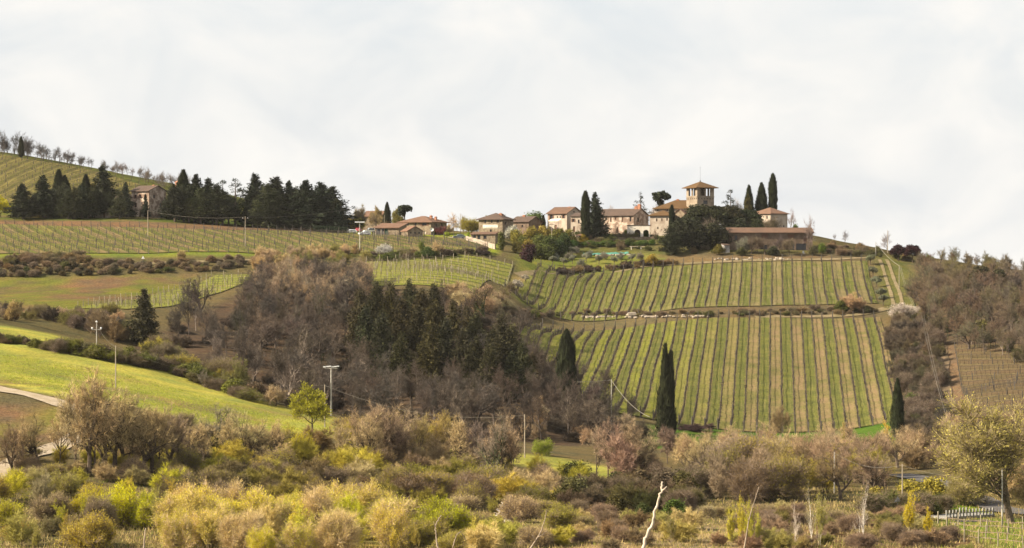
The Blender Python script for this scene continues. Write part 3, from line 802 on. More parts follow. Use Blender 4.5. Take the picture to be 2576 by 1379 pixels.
def vineyard(lines, ground_name, gmat, rowlabel, group, vine=M_VINE, post=POST_D, every=7.0, seed=0, thick=1.0, lift=0.25, step=1.15, ends=None, groundpatch=True, canes=3, vh=0.95):
    r = np.random.default_rng(seed)
    L = [np.array(l, float) for l in lines]
    if groundpatch:
        d0 = L[1] - L[0]; d1 = L[-1] - L[-2]
        cols = [L[0] - d0 * 0.6] + L + [L[-1] + d1 * 0.6]
        us = [-0.6] + list(range(len(L))) + [len(L) - 0.4]
        sub = 2
        fine, fu = [], []
        for i in range(len(cols) - 1):
            for s in range(sub):
                fine.append(cols[i] + (cols[i + 1] - cols[i]) * s / sub); fu.append(us[i] + (us[i + 1] - us[i]) * s / sub)
        fine.append(cols[-1]); fu.append(us[-1])
        nv = max(4, int(np.linalg.norm(L[0][1] - L[0][0]) / 2.0))
        t = np.linspace(0, 1, nv)
        V = np.array([[f[0] + (f[1] - f[0]) * q for q in t] for f in fine])
        Z = tz(V[..., 0], V[..., 1]) + lift
        vv = np.concatenate([V, Z[..., None]], -1).reshape(-1, 3)
        idx = np.arange(len(fine) * nv).reshape(len(fine), nv)
        fs = np.stack([idx[:-1, :-1], idx[1:, :-1], idx[1:, 1:], idx[:-1, 1:]], -1).reshape(-1, 4)
        me = bpy.data.meshes.new(ground_name)
        me.from_pydata(vv.tolist(), [], fs.tolist())
        uvl = me.uv_layers.new(name="alley")
        uu = np.repeat(np.array(fu)[:, None], nv, 1).ravel(); ww = np.tile(t * np.linalg.norm(L[0][1] - L[0][0]), len(fine))
        uvl.data.foreach_set("uv", np.stack([uu[fs.ravel()], ww[fs.ravel()]], -1).ravel())
        me.polygons.foreach_set("use_smooth", [True] * len(me.polygons))
        me.materials.append(gmat)
        tag(link(ground_name, me), kind="structure")
    for i, (p0, p1) in enumerate(L):
        ln = np.linalg.norm(p1 - p0)
        if ln < 3: continue
        n = max(3, int(ln / step))
        t = (np.arange(n) + 0.5) / n
        xy = p0 + (p1 - p0) * t[:, None] + r.normal(0, 0.07, (n, 2))
        z = tz(xy[:, 0], xy[:, 1]) + lift
        origin = np.array([p0[0], p0[1], float(tz(*p0)) + lift])
        base = np.concatenate([xy, z[:, None]], 1) - origin
        top = base + np.stack([r.normal(0, 0.08, n), r.normal(0, 0.08, n), vh * r.uniform(0.85, 1.1, n)], -1)
        root = empty("vine_row", tuple(origin), 0, rowlabel(i) if callable(rowlabel) else rowlabel, "vine row", group)
        mb = MB()
        for q in range(n): mb.tube([base[q] - [0, 0, .1], (base[q] + top[q]) / 2 + r.normal(0, .05, 3), top[q]], [0.06 * thick, 0.05 * thick, 0.045 * thick], 3)
        mb.tube(top, 0.05 * thick, 3)
        k = canes * n
        b0 = np.repeat(top, canes, 0) + r.normal(0, 0.25, (k, 3)) * [1, 1, .1]
        dd = unit2(np.array([0, 0, 1.0]) + r.normal(0, 0.55, (k, 3))) * r.uniform(0.3, 0.75, k)[:, None]
        sd = unit2(np.cross(dd, rdirs(r, k))) * 0.028 * thick
        mb.tris(b0 - sd, b0 + sd, b0 + dd)
        mb.build("vines", vine, root)
        m = max(2, int(ln / every) + 1)
        ph = r.uniform(-0.45, 0.45)
        for q in range(m):
            tt = min(1.0, max(0.0, (q + (ph if 0 < q < m - 1 else 0) + r.normal(0, 0.06) * (0 < q < m - 1)) / (m - 1)))
            pp = p0 + (p1 - p0) * tt
            e = q in (0, m - 1) and ends is not None
            o = link("post", ends if e else post, root, (pp[0] - origin[0], pp[1] - origin[1], float(tz(*pp)) + lift - origin[2]), r.uniform(0, 1.5))
            o.rotation_euler = (r.normal(0, 0.035), r.normal(0, 0.035), r.uniform(0, 1.5))
            s = r.uniform(0.9, 1.1); o.scale = (1, 1, s)
def P2(px, py): return gp(px, py)[:2]
# lower striped vineyard
xt = np.linspace(1313, 2198, 35); lines = []
a0, a1 = ad(1313, 772)[:2], ad(2198, 777)[:2]
for x in xt:
    top = np.array([(x - CX) / F * 774, 774.0]); xb = 1945 + (x - 1945) * 1.25
    bot = np.array([(xb - CX) / F * 619, 619.0])
    k = np.interp(x, [1313, 1400, 1600, 1700], [0.45, 0.62, 0.97, 1.0])
    lines.append((top, top + (bot - top) * k))
GA, GB = (0.082, 0.088, 0.026), (0.12, 0.12, 0.03)
gm = striped("striped_ground", 35, (GA, GB), ((0.19, 0.19, 0.03), (0.235, 0.15, 0.09)), (0.19, 0.16, 0.06), (0.42, 0.68))
vineyard(lines, "vineyard_ground", gm, lambda i: "%s vine row from the left in the lower striped vineyard" % ordinal(i), "rows of the lower striped vineyard", seed=1, ends=POST_E, every=7.5, thick=1.6, vh=1.1)
# upper striped vineyard
lines = []
for x in np.linspace(1395, 2166, 32):
    dt = np.interp(x, [1395, 1600, 1800, 2166], [862, 875, 882, 887])
    xb = 1945 + (x - 1945) * 1.125
    db = np.interp(xb, [1300, 1700, 2200], [792, 790, 795])
    top = np.array([(x - CX) / F * dt, dt]); xw = (xb - CX) / F * 790.0
    bot = np.array([xw * db / 790.0, db])
    lines.append((top, bot))
for k, (x0, f) in enumerate([(1370, 0.86), (1345, 0.6)]):
    d0 = np.array(lines[1]) - np.array(lines[0]); l = np.array(lines[0]) - d0
    l[0] = l[1] + (l[0] - l[1]) * f; lines.insert(0, (l[0], l[1]))
gm2 = striped("striped_ground_upper", 34, (GA, (0.12, 0.125, 0.028)), ((0.145, 0.15, 0.03), (0.20, 0.145, 0.08)), (0.24, 0.19, 0.10), (0.05, 0.8))
vineyard(lines, "vineyard_ground", gm2, lambda i: "%s vine row from the left in the upper striped vineyard" % ordinal(i), "rows of the upper striped vineyard", seed=2, ends=POST_E, every=7.5, thick=1.6, vh=1.1)
# left vineyard below the conifers: rows run down to the right
lines = []
dv = np.array([42.0, -100.0]); dv /= np.linalg.norm(dv); nv_ = np.array([-dv[1], dv[0]])
p0 = ad(-150, 920)[:2]
for i in range(78):
    q = p0 + nv_ * 2.9 * i
    # upper and lower ends where the strip stops
    px0 = CX + F * q[0] / q[1]
    up = np.interp(px0, [-150, 300, 420, 640, 900, 1250], [922, 906, 906, 918, 912, 900])
    a = q + dv * ((q[1] - up) / -dv[1]) if abs(dv[1]) > 1e-6 else q
    a = q + dv * ((up - q[1]) / dv[1])
    lo = 828.0
    b = a + dv * ((lo - a[1]) / dv[1])
    pxb = CX + F * b[0] / b[1]
    if pxb > 1235:   # trimmed by the hedge and the lane at the right
        f = max(0.0, 1 - (pxb - 1235) / max(1.0, pxb - (CX + F * a[0] / a[1])))
        b = a + (b - a) * f
    if pxb > 640: b = a + (b - a) * np.interp(pxb, [640, 900], [1, 0.86])
    if np.linalg.norm(b - a) > 12: lines.append((a, b))
gm3 = striped("striped_ground_left", len(lines), (GA, (0.12, 0.13, 0.028)), ((0.2, 0.18, 0.04), (0.215, 0.14, 0.08)), (0.2, 0.155, 0.075))
vineyard(lines, "vineyard_ground", gm3, lambda i: "%s vine row from the left on the slope below the conifers" % ordinal(i) if i < 59 else "slanting vine row on the green slope below the farmhouse", "rows of the left vineyard", seed=3, every=11.0, step=1.5, canes=2, thick=0.75)
# pale-posted vineyard in the middle, rows along the slope
lines = []
for D in np.arange(771, 836, 3.1):
    x0 = np.interp(D, [771, 836], [915, 925]); x1 = np.interp(D, [771, 800, 836], [1190, 1262, 1292])
    lines.append((ad(x0, D)[:2], ad(x1, D + 4)[:2]))
gm4 = striped("pale_vineyard_ground", len(lines), ((0.15, 0.165, 0.03), (0.19, 0.185, 0.04)), ((0.17, 0.18, 0.035), (0.21, 0.18, 0.06)), (0.23, 0.195, 0.08), tuft=(0.085, 0.09, 0.025))
vineyard(lines, "vineyard_ground", gm4, lambda i: "%s vine row from the bottom in the pale-posted vineyard behind the pines" % ordinal(i), "rows of the pale-posted vineyard", M_VINEL, POST_P, 4.2, 4, step=1.4, canes=2)
# small vineyard left of the wood
lines = []
for D in np.arange(703, 795, 3.6):
    x0 = np.interp(D, [703, 795], [196, 540]); x1 = np.interp(D, [703, 720, 760, 795], [330, 420, 540, 660])
    lines.append((ad(x0, D)[:2], ad(x1, D + 3)[:2]))
vineyard(lines, "vineyard_ground", gm4, lambda i: "%s vine row from the bottom in the small vineyard left of the wood" % ordinal(i), "rows of the small vineyard left of the wood", M_VINEL, POST_P, 4.5, 5, step=1.4, canes=2)
# vineyard on the far left hill: rows climb to the right
lines = []
for i in range(34):
    a = ad(-240 + i * 20, 1010)[:2]
    px_a = -240 + i * 20
    x1 = px_a + 210
    D1 = np.interp(x1, [-100, 0, 230, 420, 520], [1160, 1155, 1140, 1095, 1072])
    b = ad(x1, D1)[:2]
    if x1 > 520: continue
    lines.append((a, b))
gm5 = striped("hill_vineyard_ground", len(lines), ((0.085, 0.08, 0.025), (0.12, 0.11, 0.03)), ((0.165, 0.145, 0.04), (0.2, 0.165, 0.05)), (0.22, 0.17, 0.08))
vineyard(lines, "vineyard_ground", gm5, lambda i: "%s vine row from the left on the far left hill" % ordinal(i), "rows of the hill vineyard", every=14.0, seed=6, step=1.8, canes=2, thick=1.3)
# vineyard at the right edge below the wood
lines = []
for i in range(17):
    D = 700 - i * 7.5
    x0 = np.interp(D, [570, 640, 700], [2448, 2420, 2402])
    a = ad(x0, D)[:2]; b = np.array([a[0] + 34, a[1] - 26.0])
    lines.append((a, b))
gm6 = striped("right_vineyard_ground", 17, ((0.085, 0.066, 0.032), (0.10, 0.07, 0.04)), ((0.12, 0.076, 0.045), (0.10, 0.068, 0.038)), (0.13, 0.092, 0.052))
vineyard(lines, "vineyard_ground", gm6, lambda i: "%s vine row from the top in the vineyard at the right edge" % ordinal(i), "rows of the vineyard at the right edge", every=5.5, seed=7, step=1.3)
# the corner vineyard near the bridge
lines = []
for i in range(4):
    a = ad(2360 + i * 22, 384 - i * 7.5)[:2]; b = ad(2640, 374 - i * 7.5)[:2]
    lines.append((a, b))
vineyard(lines, "", None, lambda i: "%s vine row from the back in the corner vineyard below the bridge" % ordinal(i), "rows of the corner vineyard", vine=plain("vine_wood_near", (0.16, 0.115, 0.08)), post=POST_P, every=3.2, seed=8, step=1.2, groundpatch=False, lift=0.0)

# ------------------------------------------------------------------ buildings
M_CREAM = plaster("cream_plaster", (0.40, 0.335, 0.265), (0.25, 0.19, 0.145), 0.35, 0.45, 0.68)
M_PEEL = plaster("peeling_plaster", (0.47, 0.375, 0.295), (0.21, 0.145, 0.105), 0.5, 0.42, 0.55)
M_STONE = plaster("rubble_stone", (0.243, 0.194, 0.135), (0.149, 0.108, 0.072), 1.1, 0.42, 0.6, 5.0)
M_DSTONE = plaster("brown_stone", (0.19, 0.135, 0.095), (0.12, 0.085, 0.06), 0.8, 0.4, 0.6, 5.0)
M_TOWER = plaster("tower_stone", (0.29, 0.235, 0.175), (0.20, 0.15, 0.105), 0.7, 0.42, 0.62, 5.0)
M_WHITE = plaster("white_plaster", (0.638, 0.583, 0.495), (0.506, 0.440, 0.352), 0.4)
M_BRICK = plaster("brick", (0.36, 0.17, 0.10), (0.28, 0.14, 0.09), 1.5)
M_ROOF = rooftile("roof_tiles", (0.156, 0.090, 0.058), (0.109, 0.066, 0.047), (0.187, 0.129, 0.086))
M_ROOFP = rooftile("pink_roof_tiles", (0.184, 0.104, 0.067), (0.141, 0.082, 0.055), (0.202, 0.134, 0.095))
M_ROOFL = rooftile("lichen_roof_tiles", (0.099, 0.055, 0.022), (0.124, 0.071, 0.031), (0.081, 0.053, 0.034))
M_ROOFG = rooftile("grey_roof_tiles", (0.108, 0.072, 0.054), (0.084, 0.060, 0.048), (0.152, 0.108, 0.080))
M_PANE = plain("window_pane", (0.025, 0.025, 0.03), 0.25, 0.2, 2.0, 0.5)
M_SHUT = plain("shutter", (0.14, 0.075, 0.05), 0.7)
M_DARKW = plain("dark_wood", (0.07, 0.05, 0.035), 0.8)
M_GREEND = plain("green_door", (0.035, 0.07, 0.05), 0.6)
M_IRON = plain("iron", (0.12, 0.12, 0.13), 0.6)
M_PLANK = plain("grey_plank", (0.28, 0.27, 0.26), 0.8)

def wall_side(mb, w, h, ops, frame, t, inner):
    """one wall with real openings; frame maps (u, depth, z) to the building's space"""
    us = sorted({-w / 2, w / 2, *[o[0] for o in ops], *[o[1] for o in ops]}); zs = sorted({-2.0, h, *[o[2] for o in ops], *[o[3] for o in ops]})
    def solid(a, b, c, d):
        m, n = (a + b) / 2, (c + d) / 2
        return not any(o[0] < m < o[1] and o[2] < n < o[3] for o in ops)
    for a, b in zip(us[:-1], us[1:]):
        for c, d in zip(zs[:-1], zs[1:]):
            if solid(a, b, c, d):
                mb.add([frame(a, 0, c), frame(b, 0, c), frame(b, 0, d), frame(a, 0, d)], [(0, 1, 2, 3)])
                if inner: mb.add([frame(a, t, c), frame(b, t, c), frame(b, t, d), frame(a, t, d)], [(3, 2, 1, 0)])
    for a, b, c, d in ops:
        mb.add([frame(a, 0, c), frame(b, 0, c), frame(b, 0, d), frame(a, 0, d), frame(a, t, c), frame(b, t, c), frame(b, t, d), frame(a, t, d)], [(0, 4, 5, 1), (1, 5, 6, 2), (2, 6, 7, 3), (3, 7, 4, 0)])

def roof_mesh(kind, w, d, h, rise, o, th=0.22):
    mb = MB()
    if kind in ('gx', 'gy'):
        if kind == 'gy': w, d = d, w
        sl = rise / (d / 2)
        sec = [(-d / 2 - o, h - o * sl), (0, h + rise), (d / 2 + o, h - o * sl), (d / 2 + o, h - o * sl + th), (0, h + rise + th), (-d / 2 - o, h - o * sl + th)]
        X = w / 2 + o * 0.7
        v = [(x, y, z) for x in (-X, X) for y, z in sec]
        f = [(0, 1, 7, 6), (1, 2, 8, 7), (2, 3, 9, 8), (3, 4, 10, 9), (4, 5, 11, 10), (5, 0, 6, 11), (0, 5, 4, 1), (1, 4, 3, 2), (6, 7, 10, 11), (7, 8, 9, 10)]
        if kind == 'gy': v = [(-y, x, z) for x, y, z in v]
        mb.add(v, f)
    elif kind == 'hip':
        a = min(w, d) / 2; sl = rise / a; ze = h - o * sl
        rx, ry = max(0.0, w / 2 - a), max(0.0, d / 2 - a)
        X, Y = w / 2 + o, d / 2 + o
        lo = [(-X, -Y, ze), (X, -Y, ze), (X, Y, ze), (-X, Y, ze)]
        up = [(x, y, z + th) for x, y, z in lo]
        rd = [(-rx, -ry, h + rise + th), (rx + 1e-4, ry + 1e-4, h + rise + th)]
        if ry > rx: f2 = [(4, 5, 8), (5, 6, 9, 8), (6, 7, 9), (7, 4, 8, 9)]
        else: f2 = [(4, 5, 9, 8), (5, 6, 9), (6, 7, 8, 9), (7, 4, 8)]
        mb.add(lo + up + rd, f2 + [(0, 1, 5, 4), (1, 2, 6, 5), (2, 3, 7, 6), (3, 0, 4, 7), (3, 2, 1, 0)])
    elif kind == 'shed':    # high at the back
        sl = rise / d; X = w / 2 + o * .6
        sec = [(-d / 2 - o, h - o * sl), (d / 2 + o * .4, h + rise + o * .4 * sl), (d / 2 + o * .4, h + rise + o * .4 * sl + th), (-d / 2 - o, h - o * sl + th)]
        v = [(x, y, z) for x in (-X, X) for y, z in sec]
        mb.add(v, [(0, 1, 5, 4), (1, 2, 6, 5), (2, 3, 7, 6), (3, 0, 4, 7), (0, 3, 2, 1), (4, 5, 6, 7)])
    return mb

def house(name, label, c, D, lp, rp, rz, base, eave, roof='gx', rise=1.5, over=0.6, wall=None, tiles=None, ops=(), chim=(), dep=None, hollow=False, cat="house"):
    s = D / F; a = math.radians(abs(rz)); rzr = math.radians(rz)
    if rz < 0: w = lp * s / math.cos(a); d = dep or rp * s / math.sin(a); near = (w / 2, -d / 2)
    else: w = rp * s / math.cos(a); d = dep or lp * s / max(math.sin(a), 1e-3); near = (-w / 2, -d / 2)
    cs, sn = math.cos(rzr), math.sin(rzr)
    nx, ny = near[0] * cs - near[1] * sn, near[0] * sn + near[1] * cs
    ox, oy = (c - CX) * s - nx, D - ny
    zb = (VH - base) * s; h = (base - eave) * s
    root = empty(name, (ox, oy, zb), rzr, label, cat)
    wall = wall or M_STONE
    frames = {'F': lambda u, dp, z: (u, -d / 2 + dp, z), 'B': lambda u, dp, z: (-u, d / 2 - dp, z), 'R': lambda u, dp, z: (w / 2 - dp, u, z), 'L': lambda u, dp, z: (-w / 2 + dp, -u, z)}
    width = {'F': w, 'B': w, 'R': d, 'L': d}
    sides = {k: [] for k in 'FBRL'}
    items = []
    for o in ops:
        f, x0, x1, y0, y1, kind = o[:6]
        if f == 'F': l, r_ = (c - lp, c) if rz < 0 else (c, c + rp)
        elif f == 'R': l, r_ = c, c + rp
        else: l, r_ = c - lp, c
        W_ = width[f]
        u0, u1 = (-W_ / 2 + (x - l) / (r_ - l) * W_ for x in (x0, x1))
        u0, u1 = max(u0, -W_ / 2 + .15), min(u1, W_ / 2 - .15)
        z0, z1 = (base - y1) * s, (base - y0) * s
        z1 = min(z1, h - 0.05) if roof not in ('gx', 'gy') or f == 'F' else z1
        sides[f].append((u0, u1, z0, z1)); items.append((f, u0, u1, z0, z1, kind))
        if hollow: sides[{'F': 'B', 'L': 'R', 'R': 'L'}[f]].append((-u1, -u0, z0, z1)) if z0 > h * 0.6 else None
    t = 0.32
    mb = MB()
    for k in 'FBRL':
        gab = (roof == 'gx' and k in 'LR') or (roof == 'gy' and k in 'FB')
        oo = [q for q in sides[k]]
        wall_side(mb, width[k], h, [q for q in oo if q[3] <= h + 1e-6], frames[k], t, hollow)
        if gab:
            mb.add([frames[k](-width[k] / 2, 0, h), frames[k](width[k] / 2, 0, h), frames[k](0, 0, h + rise)], [(0, 1, 2)])
        if roof == 'shed' and k in 'LR':
            yb = d / 2; q = frames[k]
            e = [(w / 2 if k == 'R' else -w / 2, -d / 2, h), (w / 2 if k == 'R' else -w / 2, d / 2, h), (w / 2 if k == 'R' else -w / 2, d / 2, h + rise)]
            mb.add(e, [(0, 1, 2)])
        if roof == 'shed' and k == 'B': mb.add([(-w / 2, d / 2, h), (w / 2, d / 2, h), (w / 2, d / 2, h + rise), (-w / 2, d / 2, h + rise)], [(0, 1, 2, 3)])
    mb.build("wall", wall, root)
    rf = roof_mesh(roof, w, d, h, rise, over).build("roof", tiles or M_ROOF, root)
    for f, u0, u1, z0, z1, kind in items:
        if kind == 'open': continue
        fr = frames[f]; dp = 0.26
        proud = z1 > h + 1e-6      # in the gable, above the eaves: set on the wall
        if proud: dp = -0.05
        m = MB(); m.add([fr(u0, dp, z0), fr(u1, dp, z0), fr(u1, dp, z1), fr(u0, dp, z1)], [(0, 1, 2, 3)])
        pm = {'win': M_PANE, 'shut': M_PANE, 'door': M_SHUT, 'gdoor': M_GREEND, 'dark': M_PANE, 'blind': M_SHUT, 'pale': M_WHITE, 'plank': M_PLANK}[kind]
        nm = {'door': 'door', 'gdoor': 'door', 'dark': 'shade_sheet', 'plank': 'door'}.get(kind, 'window')  # 'dark': a near-black sheet across the hole paints the shade inside
        if nm == 'window':
            # frame > pane
            fm = MB(); b = 0.09
            for (p, q, r_, t_) in ((u0, u1, z0, z0 + b), (u0, u1, z1 - b, z1), (u0, u0 + b, z0, z1), (u1 - b, u1, z0, z1)):
                fm.add([fr(p, dp - .05, r_), fr(q, dp - .05, r_), fr(q, dp - .05, t_), fr(p, dp - .05, t_)], [(0, 1, 2, 3)])
            wo = fm.build("window", M_SHUT, root)
            m.build("pane", pm, wo)
            if kind == 'shut':
                for sgn, e in ((-1, u0), (1, u1)):
                    g = MB(); hw = (u1 - u0) * 0.45
                    p, q = (e - hw, e) if sgn < 0 else (e, e + hw)
                    g.add([fr(p, -.06, z0), fr(q, -.06, z0), fr(q, -.06, z1), fr(p, -.06, z1), fr(p, -.003, z0), fr(q, -.003, z0), fr(q, -.003, z1), fr(p, -.003, z1)], [(0, 1, 2, 3), (0, 4, 5, 1), (1, 5, 6, 2), (2, 6, 7, 3), (3, 7, 4, 0)])
                    g.build("shutter", M_SHUT, wo)
        else:
            m.build(nm, pm, root)
    for cpx, ctop, cw in chim:
        u = (cpx - (c - lp if rz < 0 else c)) / max(1.0, (lp if rz < 0 else rp)) * w - w / 2
        u = max(-w / 2 + .4, min(w / 2 - .4, u))
        zt = (base - ctop) * s
        m = MB(); m.box(u - cw / 2, u + cw / 2, -cw / 2, cw / 2, h, zt - .25); m.box(u - cw / 2 - .1, u + cw / 2 + .1, -cw / 2 - .1, cw / 2 + .1, zt - .25, zt - .1)
        m.box(u - cw / 3, u + cw / 3, -cw / 3, cw / 3, zt - .1, zt + .1)
        m.build("chimney", M_BRICK, rf)
    return root, w, d, h, zb

# left villa group
house("villa", "tall old villa with peeling pink plaster among the dark conifers", 375, 950, 49, 36, -35, 549, 480, 'gx', 1.8, 0.7, M_PEEL, M_ROOFG,
      [('F', 334, 339, 490, 499, 'shut'), ('F', 348, 353, 490, 499, 'shut'), ('F', 362, 367, 490, 499, 'shut'), ('F', 334, 339, 510, 521, 'shut'), ('F', 362, 367, 510, 521, 'shut'), ('F', 347, 353, 530, 548, 'door'), ('R', 384, 388, 490, 499, 'win'), ('R', 398, 402, 510, 521, 'win')], [(365, 465, 0.9)])
house("villa_wing", "lower pale wing joined to the left of the old villa", 322, 956, 46, 16, -30, 549, 500, 'gx', 1.3, 0.5, M_PEEL, M_ROOFG, [('F', 284, 289, 508, 517, 'win'), ('F', 304, 309, 508, 517, 'win'), ('F', 292, 297, 528, 540, 'win')], dep=7)
house("outhouse", "low whitish outhouse behind conifer trunks left of the villa", 276, 944, 57, 14, -22, 550, 529, 'gx', 1.2, 0.5, M_CREAM, M_ROOFG, [('F', 226, 232, 536, 549, 'dark'), ('F', 258, 263, 534, 549, 'door')], dep=6)
house("brick_turret", "small red brick turret with arched openings above the conifers", 445, 968, 6, 15, 22, 555, 459, 'hip', 0.9, 0.3, M_BRICK, M_BRICK, [('F', 447, 451, 463, 473, 'open'), ('F', 454, 458, 463, 473, 'open')], hollow=True, cat="tower")
house("hidden_house", "orange-roofed house glimpsed between the dark conifers", 735, 985, 40, 15, -24, 578, 500, 'gx', 1.9, 0.6, M_PEEL, M_ROOFP, [('F', 702, 707, 510, 520, 'win'), ('F', 722, 727, 510, 520, 'win')], dep=9)
# farm group
house("stone_farmhouse", "far stone farmhouse half hidden by trees behind the parked cars", 958, 990, 46, 12, -18, 590, 545, 'gx', 2.0, 0.5, M_STONE, M_ROOFP, [('F', 918, 921, 550, 556, 'win'), ('F', 940, 943, 550, 556, 'win')], [(937, 529, 0.9)], dep=9)
house("farmhouse", "large two-storey farmhouse with broad pink hipped roof and four chimneys", 1084, 925, 80, 38, -28, 592, 558, 'hip', 1.9, 0.9, M_STONE, M_ROOFP,
      [('F', 1015, 1027, 559.5, 568, 'win'), ('F', 1042, 1047, 560, 568.5, 'win'), ('F', 1061, 1073, 559.5, 568.5, 'shut'), ('F', 1066, 1071, 582, 590, 'pale'), ('F', 1030, 1034, 577, 584, 'win'), ('R', 1108, 1112, 561, 572, 'win'), ('R', 1095, 1098, 563, 571, 'win')],
      [(1048, 544.5, 0.8), (1064, 542, 0.8), (1076, 545, 0.7)])
house("cart_shed", "low tiled shed with dark open bay beside the parked cars", 1004, 912, 62, 16, -20, 592.5, 573.5, 'shed', 1.5, 0.7, M_STONE, M_ROOFP, [('F', 945, 955, 576, 592, 'dark'), ('F', 958, 965, 575.5, 592, 'dark'), ('F', 966, 975, 575.5, 592, 'gdoor')], dep=7)
house("outbuilding", "small gabled stone outbuilding with three little windows before the farmhouse", 1026, 905, 14, 36, 24, 593, 581.5, 'gy', 1.5, 0.4, M_STONE, M_ROOFP, [('F', 1032, 1035.5, 583.5, 588, 'dark'), ('F', 1042, 1046, 584, 588.5, 'dark'), ('F', 1052, 1056, 584, 588.5, 'dark')], dep=6)
house("balcony_house", "brown stone house with white balcony and three upper windows", 1264, 925, 60, 27, -24, 606, 551, 'hip', 2.0, 0.8, M_STONE, M_ROOFG,
      [('F', 1218, 1223, 553, 561, 'win'), ('F', 1234, 1239, 553, 561, 'win'), ('F', 1250, 1255, 553, 561, 'win'), ('F', 1232, 1237, 578, 590, 'dark'), ('R', 1270, 1274, 558, 566, 'win')], [(1246, 537, 1.2)])
house("annex", "long low stone annex with grey roof right of the balcony house", 1330, 940, 45, 34, -30, 600, 558, 'gx', 1.8, 0.6, M_DSTONE, M_ROOFG, [('F', 1296, 1300, 566, 573, 'win'), ('F', 1312, 1316, 566, 573, 'win')], [(1302, 541, 1.0)])
house("porch", "tiled porch on white columns in front of the balcony house", 1246, 910, 62, 10, -14, 603, 590, 'shed', 0.7, 0.4, M_STONE, M_ROOF, [('F', 1188, 1197, 592, 602, 'dark'), ('F', 1201, 1208, 592, 602, 'dark'), ('F', 1216, 1224, 593, 602, 'win')], dep=4, cat="porch")
# village row
house("corner_house", "pale house with shuttered windows at the left end of the village row", 1426, 945, 48, 41, -36, 592, 537, 'gx', 2.2, 0.6, M_CREAM, M_ROOF,
      [('F', 1384, 1391, 541, 557, 'shut'), ('F', 1401, 1404, 544, 549, 'dark'), ('F', 1408.5, 1411, 544, 549, 'dark'), ('F', 1415, 1420, 540, 550, 'shut'), ('F', 1395, 1401, 566, 580, 'door'), ('R', 1442, 1446, 531, 535, 'win'), ('R', 1440, 1444, 550, 558, 'win')], [(1413, 520, 0.8), (1419, 522, 0.7)])
house("front_cottage", "small cream cottage set forward between corner house and cypress", 1466, 934, 30, 12, -20, 590, 545, 'shed', 1.2, 0.4, M_CREAM, M_ROOFG, [('F', 1440, 1445, 551, 559, 'shut'), ('F', 1454, 1458, 553, 563, 'win'), ('F', 1442, 1447, 570, 584, 'door')], dep=6)
house("long_wing", "long villa wing with brown tiled roof and dark gable end", 1594, 945, 98, 41, -30, 590, 542, 'gx', 2.3, 0.6, M_PEEL, M_ROOFG,
      [('F', 1536, 1540, 547.5, 559, 'blind'), ('F', 1548, 1551, 547.5, 553, 'blind'), ('F', 1564.5, 1568, 547.5, 559, 'blind'), ('F', 1584, 1588, 546.5, 558, 'win'), ('F', 1524, 1527, 544, 550, 'win'), ('F', 1553, 1557, 572, 588, 'door'), ('R', 1603, 1609, 547.5, 558.5, 'win'), ('R', 1613, 1617, 559, 567, 'pale')], [(1582, 519, 1.0), (1590, 513.5, 1.1)])
house("cream_house", "cream plastered house with three small windows beside the dark gable", 1688, 940, 52, 20, -18, 590, 541.5, 'hip', 1.6, 0.7, M_CREAM, M_ROOFL, [('F', 1651, 1654.5, 550, 557.5, 'blind'), ('F', 1664, 1667, 549.5, 557, 'blind'), ('F', 1676.5, 1680, 549, 556, 'blind'), ('F', 1654, 1657, 571, 577, 'win')], dep=9)
house("upper_block", "upper villa block with lichened roofs climbing to the tower", 1764, 962, 116, 30, -14, 588, 524, 'hip', 2.9, 0.7, M_CREAM, M_ROOFL, [('F', 1654, 1658, 526.5, 531, 'win'), ('F', 1678, 1682, 525.5, 530.5, 'win'), ('F', 1710, 1714, 527, 532, 'win')], [(1698, 500.5, 1.0), (1707, 512, 1.0)], dep=13)
house("gabled_block", "low gabled roof piece tucked below the lichened roof", 1722, 944, 24, 16, -30, 588, 537, 'gy', 1.5, 0.5, M_STONE, M_ROOF, [('F', 1706, 1710, 545, 551, 'win')], dep=7)
troot, tw_, td_, th_, tzb = house("belvedere_tower", "square belvedere tower with open loggia windows and low pyramid roof", 1754, 958, 24.4, 44.2, 29, 590, 469.5, 'hip', 1.75, 1.25, M_TOWER, M_ROOFL,
      [('F', 1762.5, 1773.8, 473.5, 493, 'open'), ('F', 1777.2, 1788.5, 473.5, 493, 'open'), ('L', 1734.4, 1740.8, 473.5, 493, 'open'), ('L', 1743.4, 1749.7, 473.5, 493, 'open'), ('F', 1770, 1781.5, 504.5, 513.5, 'dark')], hollow=True, cat="tower")
